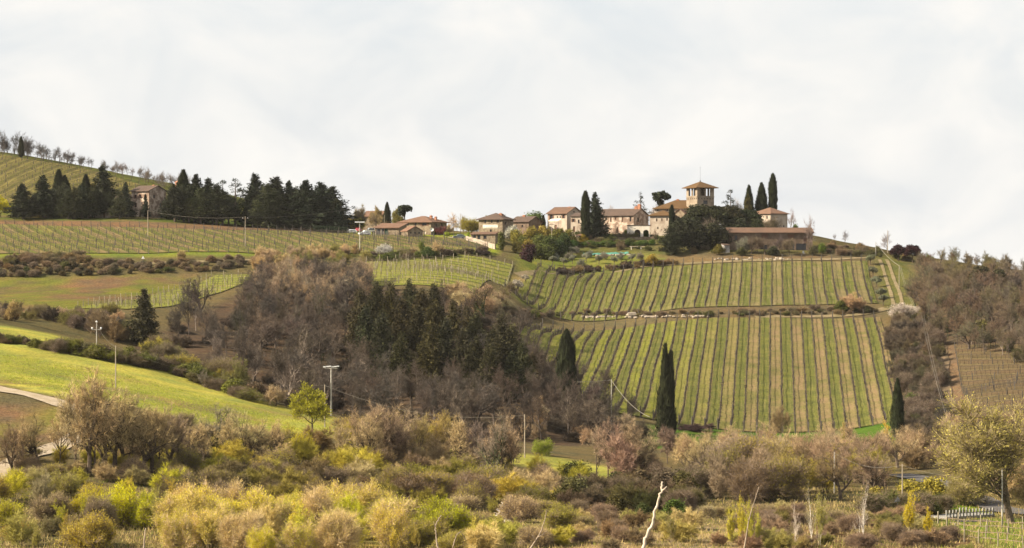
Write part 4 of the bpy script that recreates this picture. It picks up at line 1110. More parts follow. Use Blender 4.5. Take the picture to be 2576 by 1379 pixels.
def tower_trim():
    s = 958 / F; zc = (590 - 495) * s
    m = MB()
    for z0, z1, o in ((zc - .12, zc + .14, .14), (th_ - .42, th_ - .12, .16)):
        X, Y = tw_ / 2 + o, td_ / 2 + o
        x, y = tw_ / 2 + .003, td_ / 2 + .003
        m.box(-X, X, -Y, -y, z0, z1); m.box(-X, X, y, Y, z0, z1); m.box(-X, -x, -y, y, z0, z1); m.box(x, X, -y, y, z0, z1)
    m.build("cornice", M_TOWER, troot)
    for i in range(6):
        for sx in (0, 1):
            b = MB(); u = -0.42 + i * 0.17
            if sx == 0: b.box(u * tw_ - .12, u * tw_ + .12, -td_ / 2 - .2, -td_ / 2 - .004, zc - .95, zc - .5)
            else: b.box(-tw_ / 2 - .2, -tw_ / 2 - .004, u * td_ - .12, u * td_ + .12, zc - .95, zc - .5)
            b.build("bracket", M_DARKW, troot)
    f = MB(); f.box(-tw_ / 2 + .35, tw_ / 2 - .35, -td_ / 2 + .35, td_ / 2 - .35, zc - .3, zc - .05)
    f.build("loggia_floor", M_DARKW, troot)
    p = MB(); za = th_ + 1.75
    p.tube([(0, 0, za), (0, 0, za + .5), (0, 0, za + .7)], [.35, .3, .1], 8, True); p.tube([(0, 0, za + .6), (0, 0, za + 5.6)], [.05, .035], 5, True)
    p.tube([(-.12, 0, za + 5.3), (.1, 0, za + 5.45)], .08, 4, True)
    p.build("roof_mast", M_IRON, troot)
tower_trim()
house("hip_roofed_house", "cream hip-roofed house standing alone at the right of the village", 1938.5, 942, 41, 46.5, 40, 590, 537, 'hip', 2.0, 0.6, M_CREAM, M_ROOFP, [('F', 1973, 1977, 567, 571.5, 'win'), ('L', 1929, 1932, 543, 551, 'win'), ('L', 1915, 1918, 543, 551, 'win')])
house("barn", "long stone barn with pinkish tiled roof and dark openings below the hip-roofed house", 1834, 903, 6, 212, 4, 635, 585, 'gx', 1.5, 0.7, M_DSTONE, M_ROOF,
      [('F', 1848, 1856, 592, 605, 'win'), ('F', 1917, 1933, 586.5, 598, 'blind'), ('F', 1983, 2000, 590, 600, 'blind'), ('F', 2023, 2031, 598, 611, 'blind'), ('F', 1884, 1895, 616, 634, 'dark'), ('F', 1911, 1930, 616, 634, 'dark'), ('F', 1977, 2000, 613, 634, 'dark'), ('F', 2004, 2030, 613, 634, 'dark'), ('F', 1860, 1868, 618, 634, 'plank')], dep=8.5, cat="barn")
house("lean_to", "small grey boarded lean-to at the barn's left corner", 1822, 898, 4, 14, 12, 636, 618, 'shed', 0.5, 0.25, M_PLANK, M_ROOFG, [('F', 1825, 1831, 622, 635, 'plank')], dep=3.5, cat="shed")
house("ruined_wall_house", "roofless-looking low stone house among trunks left of the barn", 1826, 915, 62, 12, -15, 622, 592, 'shed', 0.6, 0.2, M_STONE, M_ROOFG, [('F', 1776, 1781, 600, 612, 'dark'), ('F', 1800, 1805, 600, 612, 'dark')], dep=5)

# white arcade before the dark gable
def arcade():
    D = 932; s = D / F; x0, x1 = (1578 - CX) * s, (1635 - CX) * s; zb = (VH - 592) * s; H = 24 * s
    root = empty("arcade", ((x0 + x1) / 2, D, zb), math.radians(-6), "white plastered arcade with two dark round arches below the gable end", "arcade")
    w = (x1 - x0) / 2; mb = MB()
    arcs = [(( 1603.5 - 1606.5) * s, 7.6 * s), ((1625 - 1606.5) * s, 6.8 * s)]
    spring = 7.0 * s
    # front face as columns of quads above each arch curve
    xs = sorted(set(np.round(np.concatenate([np.linspace(-w, w, 25)] + [np.linspace(c - r_, c + r_, 17) for c, r_ in arcs]), 3)))
    def low(x):
        for c, r_ in arcs:
            if abs(x - c) < r_ - 1e-3: return spring + math.sqrt(max(r_ * r_ - (x - c) ** 2, 0)) * 0.9
        return -2.0
    for a, b in zip(xs[:-1], xs[1:]):
        m_ = (a + b) / 2; ins = low(m_) > 0
        la, lb = (max(low(a), spring), max(low(b), spring)) if ins else (-2.0, -2.0)
        mb.add([(a, 0, la), (b, 0, lb), (b, 0, H), (a, 0, H), (a, .6, la), (b, .6, lb), (b, .6, H), (a, .6, H)], [(0, 1, 2, 3), (5, 4, 7, 6), (3, 2, 6, 7), (0, 4, 5, 1)])
    for c, r_ in arcs:
        for e in (c - r_, c + r_): mb.add([(e, 0, -2), (e, .6, -2), (e, .6, spring), (e, 0, spring)], [(0, 1, 2, 3)])
    mb.build("wall", M_WHITE, root)
    bk = MB(); bk.box(-w + .3, w - .3, 3.0, 3.2, -2, H - .4); bk.build("back_wall", M_DSTONE, root)
    tp = MB(); tp.box(-w - .2, w + .2, -.15, 3.2, H + .003, H + .25); tp.build("terrace_top", M_ROOFG, root)
arcade()

def slab_wall(name, label, pix, D0, h, t, material, cat="wall", below=1.0):
    """a free-standing wall through picture points (px) at distances D"""
    P = [ad(px, d) for px, d in pix]
    root = empty(name, tuple(P[0]), 0, label, cat)
    mb = MB(); n = 10
    pts_ = []
    for a, b in zip(P[:-1], P[1:]):
        for k in range(n): pts_.append(a + (b - a) * k / n)
    pts_.append(P[-1]); pts_ = np.array(pts_); pts_[:, 2] = tz(pts_[:, 0], pts_[:, 1])
    V = []
    for i, p in enumerate(pts_):
        d = pts_[min(i + 1, len(pts_) - 1)] - pts_[max(i - 1, 0)]; nn = np.array([-d[1], d[0], 0]); nn /= np.linalg.norm(nn)
        hh = h + 0.08 * math.sin(i * 1.7)
        for q, z in ((-t / 2, -below), (-t / 2, hh), (t / 2, hh), (t / 2, -below)): V.append(p + nn * q + [0, 0, z] - P[0])
    f = []
    for i in range(len(pts_) - 1):
        for k in range(4): f.append((i * 4 + k, i * 4 + (k + 1) % 4, i * 4 + 4 + (k + 1) % 4, i * 4 + 4 + k))
    f += [(0, 1, 2, 3), tuple(len(pts_) * 4 - 4 + k for k in (3, 2, 1, 0))]
    mb.add(V, f)
    mb.build("masonry", material, root)
    return root
slab_wall("terrace_wall", "cream-white retaining wall below the balcony house's porch", [(1173, 908), (1200, 905), (1246, 897)], 0, 1.7, 0.5, M_CREAM)
slab_wall("garden_wall", "low stone terrace wall under the dark villa hedge", [(1520, 930), (1580, 931), (1648, 931)], 0, 1.0, 0.5, M_STONE)
def bx_child(name, root, m, x0, x1, y0, y1, z0, z1):
    mb = MB(); mb.box(x0, x1, y0, y1, z0, z1); return mb.build(name, m, root)
# balcony and awning as own things on the houses
def on_face(px, py, D): return ((px - CX) / F * D, D, (VH - py) / F * D)
b = empty("balcony", on_face(1236, 572, 920), math.radians(-24), "white balcony under the three upper windows of the stone house", "balcony")
bx_child("parapet", b, M_WHITE, -2.9, 2.9, -.9, -.75, -.2, .85); bx_child("slab", b, M_WHITE, -2.9, 2.9, -.745, .6, -.45, -.2)
b = empty("awning", on_face(1397, 555, 937), math.radians(-36), "white awning over the corner house's terrace", "awning")
m_ = MB(); m_.add([(-2.2, -1.2, -.1), (2.2, -1.2, -.1), (2.2, .8, .6), (-2.2, .8, .6), (-2.2, -1.2, -.35), (2.2, -1.2, -.35)], [(0, 1, 2, 3), (4, 5, 1, 0)]); m_.build("canvas", M_WHITE, b)
for sx in (-2.1, 2.1):
    q = MB(); q.tube([(sx, -1.15, -3.2), (sx, -1.15, -.12)], .06, 5); q.build("strut", M_IRON, b)
b = empty("garden_shelter", tuple(ad(1462, 925)), 0, "small stone garden shelter with mossy tile roof under the cypress", "shelter")
for sx in (-1.5, 1.3): bx_child("pier", b, M_STONE, sx - .3, sx + .3, -.3, .3, -.5, 2.5)
m_ = MB(); m_.add([(-2.3, -1.2, 2.5), (2.1, -1.2, 2.5), (2.1, 1.2, 2.5), (-2.3, 1.2, 2.5), (-.1, 0, 3.2)], [(0, 1, 4), (1, 2, 4), (2, 3, 4), (3, 0, 4), (3, 2, 1, 0)]); m_.build("roof", M_ROOF, b)

# ------------------------------------------------------------------ woods and single trees
MARKS = [(362, 790, "lone pine"), (560, 800, "bare wood's left end"), (760, 650, "upper hedge"), (1090, 850, "pine stand"), (900, 900, "pine stand's left edge"), (833, 980, "lamp mast"), (1425, 900, "stout cypress"), (1677, 980, "twin-tipped cypress"), (2258, 1020, "pointed cypress"),
         (1538, 990, "slack-cable pole"), (1320, 1100, "thin centre pole"), (1243, 1130, "ivied oak"), (975, 1100, "large pinkish tree"), (788, 1020, "meadow tree"), (537, 1080, "ivy-stemmed tree"), (312, 1080, "left tree group"), (98, 1110, "forked tree"), (300, 1290, "vivid yellow bush"), (42, 1350, "orange-brown bush"),
         (590, 1310, "bottom edge, far left of centre"), (840, 1240, "red-capped marker"), (1125, 1310, "large green bush"), (1272, 1290, "bleached tree"), (1645, 1300, "dead white trunk"), (1865, 1300, "yellow poplars"), (2171, 1300, "white-stemmed poplar"), (2218, 1285, "shrine"), (2517, 1150, "great willow"), (2388, 1100, "two-cable pole"),
         (1558, 1130, "many-stemmed tree"), (2100, 1180, "whitish pole"), (2290, 770, "blossom bushes"), (2556, 720, "gnarled black tree"), (2460, 870, "right vineyard"), (2440, 735, "wood's top edge"), (2540, 760, "wood's upper right"), (2430, 800, "wood's middle"), (2500, 820, "wood's middle right"), (2585, 850, "right frame edge"), (2330, 720, "purple-leafed trees"), (2350, 770, "wood's left end"), (2360, 870, "woodland path"), (1960, 1140, "vineyard's foot"), (291, 920, "meadow pole"), (243, 840, "white-topped pole"), (90, 860, "meadow hedge's left end"), (600, 960, "meadow hedge's right end"),
         (1590, 797, "big boulder"), (660, 710, "small vineyard's end"), (720, 690, "tan hedge bushes"), (800, 705, "wood's crest"), (880, 722, "pale vineyard's left end"), (500, 1335, "vine-draped bush"), (570, 1345, "spot below the ivy-stemmed tree"), (650, 1345, "spot below the pale shrub tree"), (751, 1345, "spot below the golden bush"), (835, 1345, "spot below the lamp mast"), (925, 1345, "spot below the leaning tree"), (2143, 755, "pinkish bank bush"), (1345, 790, "green bank bush"), (700, 1330, "bottom edge left of centre"), (930, 1340, "bottom edge near centre"), (1480, 1340, "bottom edge right of centre"), (2330, 1330, "corner vineyard")]
def near_mark(p, label):
    px, py = CX + F * p[0] / p[1], VH - F * p[2] / p[1]
    return label + ", near the " + min(MARKS, key=lambda m: (m[0] - px) ** 2 + (m[1] - py) ** 2)[2]
def wood(pts_, kinds, hr, cols, name, label, group, cat="tree", trunk=BARK, wr=(0.85, 1.2), cj=0.12):
    r = np.random.default_rng(len(pts_) * 7 + 3)
    label0 = label
    for p in pts_:
        label = near_mark(p, label0)
        i = int(r.integers(0, len(cols)))
        tk = trunk if name != "woodland_tree" and name != "hillside_tree" else [(0.07, 0.055, 0.045), (0.09, 0.07, 0.055), (0.22, 0.175, 0.14), (0.05, 0.055, 0.02)][int(r.choice(4, p=[0.4, 0.3, 0.2, 0.1]))]
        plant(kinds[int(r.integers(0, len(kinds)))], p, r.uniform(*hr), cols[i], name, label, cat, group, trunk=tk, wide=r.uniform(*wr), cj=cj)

# the ravine wood, its grey-brown darkened to put cloud shade in the colour
WOOD = [(372, 862), (520, 790), (640, 738), (760, 718), (905, 718), (930, 762), (1060, 800), (1230, 800), (1300, 850), (1340, 915), (1400, 965), (1480, 1015), (1560, 1065), (1600, 1095),
        (1500, 1122), (1200, 1118), (1000, 1082), (890, 1068), (780, 1040), (660, 1005), (520, 935), (400, 885)]
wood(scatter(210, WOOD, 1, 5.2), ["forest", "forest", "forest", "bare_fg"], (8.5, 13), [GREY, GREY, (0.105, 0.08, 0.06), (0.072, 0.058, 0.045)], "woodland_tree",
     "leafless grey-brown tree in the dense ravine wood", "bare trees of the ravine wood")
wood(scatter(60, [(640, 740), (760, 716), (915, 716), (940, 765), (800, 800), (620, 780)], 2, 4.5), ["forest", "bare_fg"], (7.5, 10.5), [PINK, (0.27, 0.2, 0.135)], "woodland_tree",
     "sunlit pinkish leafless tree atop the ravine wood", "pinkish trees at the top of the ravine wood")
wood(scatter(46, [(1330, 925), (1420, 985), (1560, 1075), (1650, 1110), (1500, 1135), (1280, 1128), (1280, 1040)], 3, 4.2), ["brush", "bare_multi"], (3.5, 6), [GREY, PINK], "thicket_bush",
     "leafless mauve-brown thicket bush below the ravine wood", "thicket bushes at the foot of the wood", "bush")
wood(scatter(14, [(1150, 745), (1250, 735), (1255, 790), (1170, 800)], 4, 4.0), ["brush", "bare_multi"], (4, 6.5), [PINK, TAN], "thicket_bush",
     "sunlit brown bush below the pale-posted vineyard", "bushes behind the pine stand", "bush")
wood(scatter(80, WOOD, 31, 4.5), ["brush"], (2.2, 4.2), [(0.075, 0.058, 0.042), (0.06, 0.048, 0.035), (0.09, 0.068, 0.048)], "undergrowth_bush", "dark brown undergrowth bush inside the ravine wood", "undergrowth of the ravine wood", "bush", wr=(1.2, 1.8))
# pines standing in the wood, cloud shade painted into their dark colour
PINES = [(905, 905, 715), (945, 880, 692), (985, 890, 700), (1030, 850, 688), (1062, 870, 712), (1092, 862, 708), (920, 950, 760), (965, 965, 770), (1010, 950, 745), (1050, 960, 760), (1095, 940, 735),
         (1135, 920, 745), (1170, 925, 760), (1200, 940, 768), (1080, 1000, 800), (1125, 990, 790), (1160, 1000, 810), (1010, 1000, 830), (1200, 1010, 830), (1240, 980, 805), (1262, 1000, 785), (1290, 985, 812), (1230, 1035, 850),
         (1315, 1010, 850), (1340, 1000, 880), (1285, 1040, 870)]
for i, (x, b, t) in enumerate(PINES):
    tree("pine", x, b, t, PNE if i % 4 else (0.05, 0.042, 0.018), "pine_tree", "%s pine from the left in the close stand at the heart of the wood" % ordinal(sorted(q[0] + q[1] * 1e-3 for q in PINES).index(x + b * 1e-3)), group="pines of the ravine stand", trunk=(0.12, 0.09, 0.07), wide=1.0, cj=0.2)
tree("fir", 362, 850, 722, (0.05, 0.045, 0.018), "pine_tree", "lone dark pine with a browned top beside the slanting vineyard posts", wide=1.35, D=660)
tree("open_fir", 489, 790, 702, (0.04, 0.045, 0.02), "pine_tree", "small dark pine poking above the bare wood's left upper edge", D=730)
tree("column", 609, 835, 775, (0.05, 0.07, 0.02), "ivy_clad_tree", "slim ivy-clad trunk, a dark green column inside the bare wood", D=690, wide=0.45)

# cypresses
tree("cypress_round", 1425, 1000, 822, CYP, "cypress_tree", "stout round-topped cypress on a bare pale trunk in front of the striped vineyard", D=590, wide=0.68, trunk=(0.2, 0.16, 0.14))
tree("cypress_fork", 1677, 1085, 858, CYP, "cypress_tree", "tall twin-tipped cypress at the foot of the striped vineyard", D=565, rz=0.0, wide=0.92)
tree("cypress", 2258, 1088, 948, CYP, "cypress_tree", "pointed cypress at the lower right corner of the striped vineyard", D=560, var=2, wide=1.0)
VC = [(1473, 586, 477, "cypress_slim", "slender cypress left of the shaggy fir in front of the village houses", 925, 1.25), (1690, 575, 513, "cypress_slim", "small slim cypress before the cream house left of the belvedere tower", 930, 1.2),
      (1884, 560, 463, "cypress", "leftmost of the three cypresses on the skyline right of the tower", 960, 1.25), (1916, 560, 457, "cypress", "middle of the three cypresses on the skyline right of the tower", 962, 1.35),
      (1944, 565, 433, "cypress_slim", "tallest skyline cypress, dark column behind the hip-roofed house at right", 962, 1.1), (974, 575, 507, "cypress", "dark cypress behind the tiled shed beside the farmhouse", 955, 1.3),
      (53, 410, 342, "cypress", "dark cypress among bare trees on the far left hill crest", 1150, 1.4)]
for x, b, t, k, lab, D, w in VC:
    tree(k, x, b, t, CYP, "cypress_tree", lab, D=D, wide=w)
tree("fir", 1497, 588, 482, DKG, "fir_tree", "shaggy dark fir just right of the slender village cypress", D=930, wide=1.15, var=1)
tree("open_fir", 1611, 560, 482, DKG, "fir_tree", "open-branched fir rising behind the roofs left of the tower", D=975, wide=1.1)
tree("stone_pine", 1664, 555, 478, DKG, "pine_tree", "gnarled dark pine behind the roofs, nearest the tower", D=975, wide=0.6)
tree("open_fir", 1838, 560, 475, DKG, "fir_tree", "open-branched fir on the skyline just right of the tower", D=975, wide=1.1)
tree("column", 1882, 560, 487, (0.06, 0.06, 0.018), "evergreen_shrub", "olive-brown rounded evergreen clipped against the left skyline cypress", D=950, wide=0.62)
tree("stone_pine", 1018, 575, 514, DKG, "pine_tree", "dark flat-topped pine behind the farmhouse roof", D=965, wide=0.95)

# the dark evergreens round the left villa
LP = [(58, 552, 462, "fir", 1.25), (112, 555, 441, "fir", 0.95), (134, 553, 470, "pine", 0.9), (160, 556, 455, "pine", 1.0), (184, 555, 468, "pine", 1.0), (206, 553, 462, "fir", 1.0), (238, 555, 470, "pine", 0.9),
      (258, 556, 416, "fir", 0.95), (300, 558, 478, "pine", 0.9), (318, 560, 459, "fir", 0.6), (366, 560, 490, "fir", 0.5), (425, 562, 482, "pine", 0.8), (440, 560, 466, "pine", 1.1), (462, 558, 470, "pine", 1.15), (490, 562, 442, "fir", 1.0),
      (522, 562, 452, "fir", 1.05), (545, 562, 466, "pine", 1.1), (560, 560, 458, "open_fir", 0.9), (592, 566, 454, "open_fir", 1.0), (637, 566, 441, "fir", 0.95), (668, 572, 462, "pine", 1.0), (700, 574, 449, "fir", 1.3),
      (727, 575, 460, "fir", 0.9), (745, 577, 466, "pine", 0.9), (765, 578, 457, "fir", 1.3), (790, 578, 480, "pine", 1.0), (808, 579, 463, "fir", 1.1), (835, 579, 474, "fir", 1.35), (850, 579, 520, "fir", 1.0), (718, 572, 492, "pine", 1.2), (780, 573, 492, "pine", 1.2), (436, 556, 500, "pine", 1.0), (475, 557, 500, "pine", 1.3), (515, 558, 500, "pine", 1.3), (88, 555, 482, "pine", 1.1), (122, 556, 484, "pine", 1.2), (172, 556, 478, "pine", 1.2), (222, 556, 486, "pine", 1.2), (275, 557, 482, "pine", 1.1), (450, 558, 478, "fir", 1.2), (505, 562, 478, "pine", 1.2), (535, 563, 484, "pine", 1.2), (575, 565, 488, "pine", 1.1), (650, 570, 480, "pine", 1.2), (685, 573, 472, "pine", 1.3), (755, 577, 478, "pine", 1.3), (800, 578, 482, "fir", 1.3), (822, 579, 486, "pine", 1.3), (735, 576, 500, "fir", 1.4), (845, 579, 500, "pine", 1.0)]
for i, (x, b, t, k, w) in enumerate(LP):
    side = "left of the villa" if x < 335 else ("before the villa" if x < 400 else "in the belt right of the villa")
    tree(k, x, b, t - (7 if x > 400 else 3), DKG if k != "pine" else (0.038, 0.042, 0.018), "conifer", "%s dark conifer from the left %s" % (ordinal(sorted(q[0] + q[1] * 1e-3 + q[2] * 1e-6 for q in LP).index(x + b * 1e-3 + t * 1e-6)), side), group="conifers " + side, trunk=(0.09, 0.07, 0.055), wide=w * 1.6, D=936 + (i % 4) * 5, cj=0.15)
for i, (x, t) in enumerate([(148, 424), (163, 438), (216, 436), (461, 424)]):
    tree("cypress", x, 555, t, CYP, "cypress_tree", ["taller of two cypresses rising from the conifers left of the villa", "shorter of two cypresses rising from the conifers left of the villa", "pointed cypress between the twin cypresses and the tallest villa conifer", "pointed cypress behind the brick turret, right of the villa"][i], D=962, wide=1.7)
tree("leaf_tree", 2, 548, 486, YG, "spring_tree", "bright yellow-green tree at the left edge beside the conifers", D=945, wide=1.1)

# bare trees along the hill crest, far left
r = np.random.default_rng(8)
for i in range(84):
    x = [8, 30, 62, 90, 118, 150, 182, 225, 268, 300, 338, 372, 395, 430, 466][i % 15] + r.normal(0, 13)
    crest = np.interp(x, [-20, 0, 230, 420, 520], [383, 388, 427, 482, 513])
    hpx = np.interp(x, [0, 200, 300, 480], [62, 36, 38, 50]) * r.uniform(0.35, 1.15)
    p = ad(x, np.interp(x, [0, 230, 420, 480], [1162, 1152, 1112, 1095]) + r.uniform(-2, 14))
    plant("bare_thin", p, hpx * p[1] / F, (0.07, 0.06, 0.055) if x < 280 else (0.15, 0.12, 0.10), "bare_tree", "leafless tree on the crest of the far left hill", "tree", "bare trees on the hill crest", wide=r.uniform(0.6, 1.3))

# village greenery -----------------------------------------------------------------
VG = [("sparse_tree", 902, 585, 510, (0.24, 0.20, 0.09), "tall half-leafed tree left of the far stone farmhouse", 960, 0.75), ("bare_thin", 948, 583, 530, BRN, "dark spreading bare tree between parked cars and shed", 945, 1.2),
      ("leaf_tree", 955, 580, 515, (0.33, 0.25, 0.10), "tan-leafed tree behind the cypress near the sheds", 975, 0.8), ("leaf_tree", 1000, 580, 518, (0.30, 0.27, 0.06), "pale yellow-leafed tree left of the flat-topped pine", 970, 0.8),
      ("leaf_bush", 890, 586, 545, YG, "lime-green bushy tree above the parked white cars", 955, 1.5), ("leaf_bush", 872, 586, 552, (0.2, 0.24, 0.03), "lime-green bush at the end of the dark conifer belt", 955, 1.2),
      ("leaf_bush", 1182, 600, 541, (0.34, 0.30, 0.03), "big yellow-green rounded bush left of the stone house with the balcony", 945, 1.15), ("bare_thin", 1142, 600, 528, TAN, "pale bare tree by the wooden pole between the two houses", 950, 1.0),
      ("bare_thin", 1166, 600, 535, BRN, "smaller bare tree behind the dark parked car", 955, 1.0), ("bare_multi", 1130, 598, 560, TAN, "low bare shrub beside the farmhouse's shaded side", 940, 1.2),
      ("shrub", 1093, 594, 579, (0.03, 0.045, 0.015), "small round dark shrub at the farmhouse corner", 925, 0.9), ("shrub", 1124, 596, 583, (0.26, 0.29, 0.03), "low yellow-green clipped bush right of the farmhouse", 920, 1.8),
      ("brush", 1113, 592, 566, (0.14, 0.05, 0.05), "reddish shrub against the farmhouse's shaded wall", 926, 1.0), ("shrub", 1178, 603, 583, (0.22, 0.28, 0.03), "bright clipped hedge bush on the white terrace wall", 920, 0.8),
      ("column", 1261, 628, 578, (0.085, 0.085, 0.02), "olive egg-shaped evergreen right of the white terrace wall", 895, 0.92), ("leaf_bush", 1288, 612, 562, (0.75, 0.70, 0.62), "white-blossoming tree beside the stone house's dark end wall", 925, 1.0),
      ("shrub", 1215, 605, 588, (0.07, 0.10, 0.03), "dark green bush below the porch of the stone house", 916, 1.2), ("shrub", 1236, 606, 582, (0.10, 0.10, 0.04), "grey-green bush against the stone house's porch wall", 916, 1.2),
      ("cypress", 1367, 590, 540, CYP, "short dark cypress left of the village's first long house", 950, 1.7), ("shrub", 1340, 575, 528, (0.10, 0.14, 0.03), "green tree crown above the low ridge of the annex", 990, 1.4),
      ("broad", 1258, 575, 535, (0.06, 0.05, 0.03), "dark tree behind the stone house roof", 985, 0.9)]
for k, x, b, t, c, lab, D, w in VG:
    tree(k, x, b, t, c, "garden_tree" if k not in ("shrub", "brush") else "garden_bush", lab, D=D, wide=w, cat="bush" if k in ("shrub", "brush", "column") else "tree")
# mass of garden shrubs left of the orchard
GS_ = [(1300, 620, 575, (0.20, 0.17, 0.03)), (1318, 630, 590, (0.12, 0.13, 0.03)), (1335, 612, 566, (0.20, 0.16, 0.03)), (1352, 632, 585, (0.10, 0.11, 0.025)), (1370, 610, 563, (0.17, 0.14, 0.03)), (1385, 640, 590, (0.07, 0.09, 0.02)),
       (1402, 612, 570, (0.12, 0.12, 0.025)), (1418, 628, 585, (0.06, 0.08, 0.02)), (1300, 645, 605, (0.16, 0.14, 0.03)), (1350, 650, 615, (0.09, 0.10, 0.02)), (1378, 650, 612, (0.08, 0.09, 0.02)), (1432, 612, 575, (0.15, 0.14, 0.03)), (1405, 640, 600, (0.05, 0.07, 0.02)), (1330, 640, 600, (0.2, 0.15, 0.03))]
for x, b, t, c in GS_:
    tree("shrub", x, b, t, c, "garden_bush", "olive-green bush in the garden thicket between balcony house and orchard", D=935 - (b - 590) * 0.7, cat="bush", group="garden thicket bushes", wide=1.1, cj=0.15)
tree("brush", 1397, 602, 568, PURP, "garden_bush", "dark purple shrub in the middle of the garden thicket", D=925, cat="bush", wide=1.3)
tree("shrub", 1328, 688, 610, (0.04, 0.017, 0.018), "purple_tree", "rounded dark purple-leafed tree at the head of the central vineyard", D=868, wide=1.0)
for x, b, t, c, lab in [(1470, 612, 586, (0.26, 0.2, 0.02), "golden bush beneath the slender village cypress"), (1441, 622, 602, (0.05, 0.10, 0.02), "green bush left of the garden hedge"), (1500, 600, 588, (0.03, 0.045, 0.015), "dark bush under the shaggy fir"),
                     (1580, 600, 575, (0.12, 0.17, 0.02), "light green bush left of the white arches"), (1622, 600, 574, (0.09, 0.16, 0.02), "bright green bush before the right-hand white arch"), (1640, 668, 637, (0.28, 0.19, 0.03), "golden-brown bush at the top edge of the upper vineyard"),
                     (1640, 620, 600, (0.07, 0.12, 0.02), "green bush at the right end of the garden hedge")]:
    tree("shrub", x, b, t, c, "garden_bush", lab, cat="bush", wide=1.3, D=np.interp(b, [600, 620, 668], [935, 918, 880]))
for x in np.arange(1432, 1650, 11):
    tree("shrub", x, 622, 606 + 3 * math.sin(x), (0.08, 0.12, 0.025), "hedge_bush", "green bush in the long clipped hedge above the pool", D=919, cat="bush", group="hedge above the pool", wide=2.0)
for x in np.arange(1505, 1650, 12):
    tree("shrub", x, 598, 589, (0.022, 0.034, 0.014), "hedge_bush", "dark bush in the hedge along the villa terrace wall", D=936, cat="bush", group="hedge along the terrace wall", wide=2.4)
for x, b, t, lab in [(1518, 615, 560, "pollarded bare tree right of the shaggy fir"), (1546, 613, 560, "pollarded bare tree in front of the long villa wing"), (1652, 612, 568, "small pollarded tree by the cream house's pilaster")]:
    tree("bare_thin", x, b, t, (0.2, 0.15, 0.11), "pollard_tree", lab, D=928, wide=0.8)
# olives and fruit trees of the orchard
ORCH = [(1400, 658), (1418, 672), (1432, 655), (1440, 665), (1460, 672), (1475, 660), (1484, 650), (1507, 666), (1520, 655), (1545, 668), (1560, 655), (1590, 662), (1610, 655), (1440, 645), (1450, 641), (1390, 668)]
for i, (x, b) in enumerate(ORCH):
    tree("olive" if i % 2 else "bare_multi", x, b, b - 25, (0.20, 0.20, 0.14) if i % 2 else (0.2, 0.18, 0.14), "orchard_tree", "small grey orchard tree on the grass below the pool", group="orchard trees below the pool", wide=1.1)
for x, b, t, c, k, lab in [(1283, 752, 705, (0.2, 0.17, 0.06), "sparse_tree", "small thin-leafed tree on the grass left of the upper vineyard"), (1303, 738, 702, (0.33, 0.31, 0.25), "olive", "grey olive tree left of the upper vineyard, nearer one"), (1322, 716, 690, (0.33, 0.31, 0.25), "olive", "grey olive tree left of the upper vineyard, farther one"), (1272, 775, 752, BRN, "bare_open", "small bare sapling on the grass left of the upper vineyard")]:
    tree(k, x, b, t, c, "orchard_tree", lab, wide=1.15)
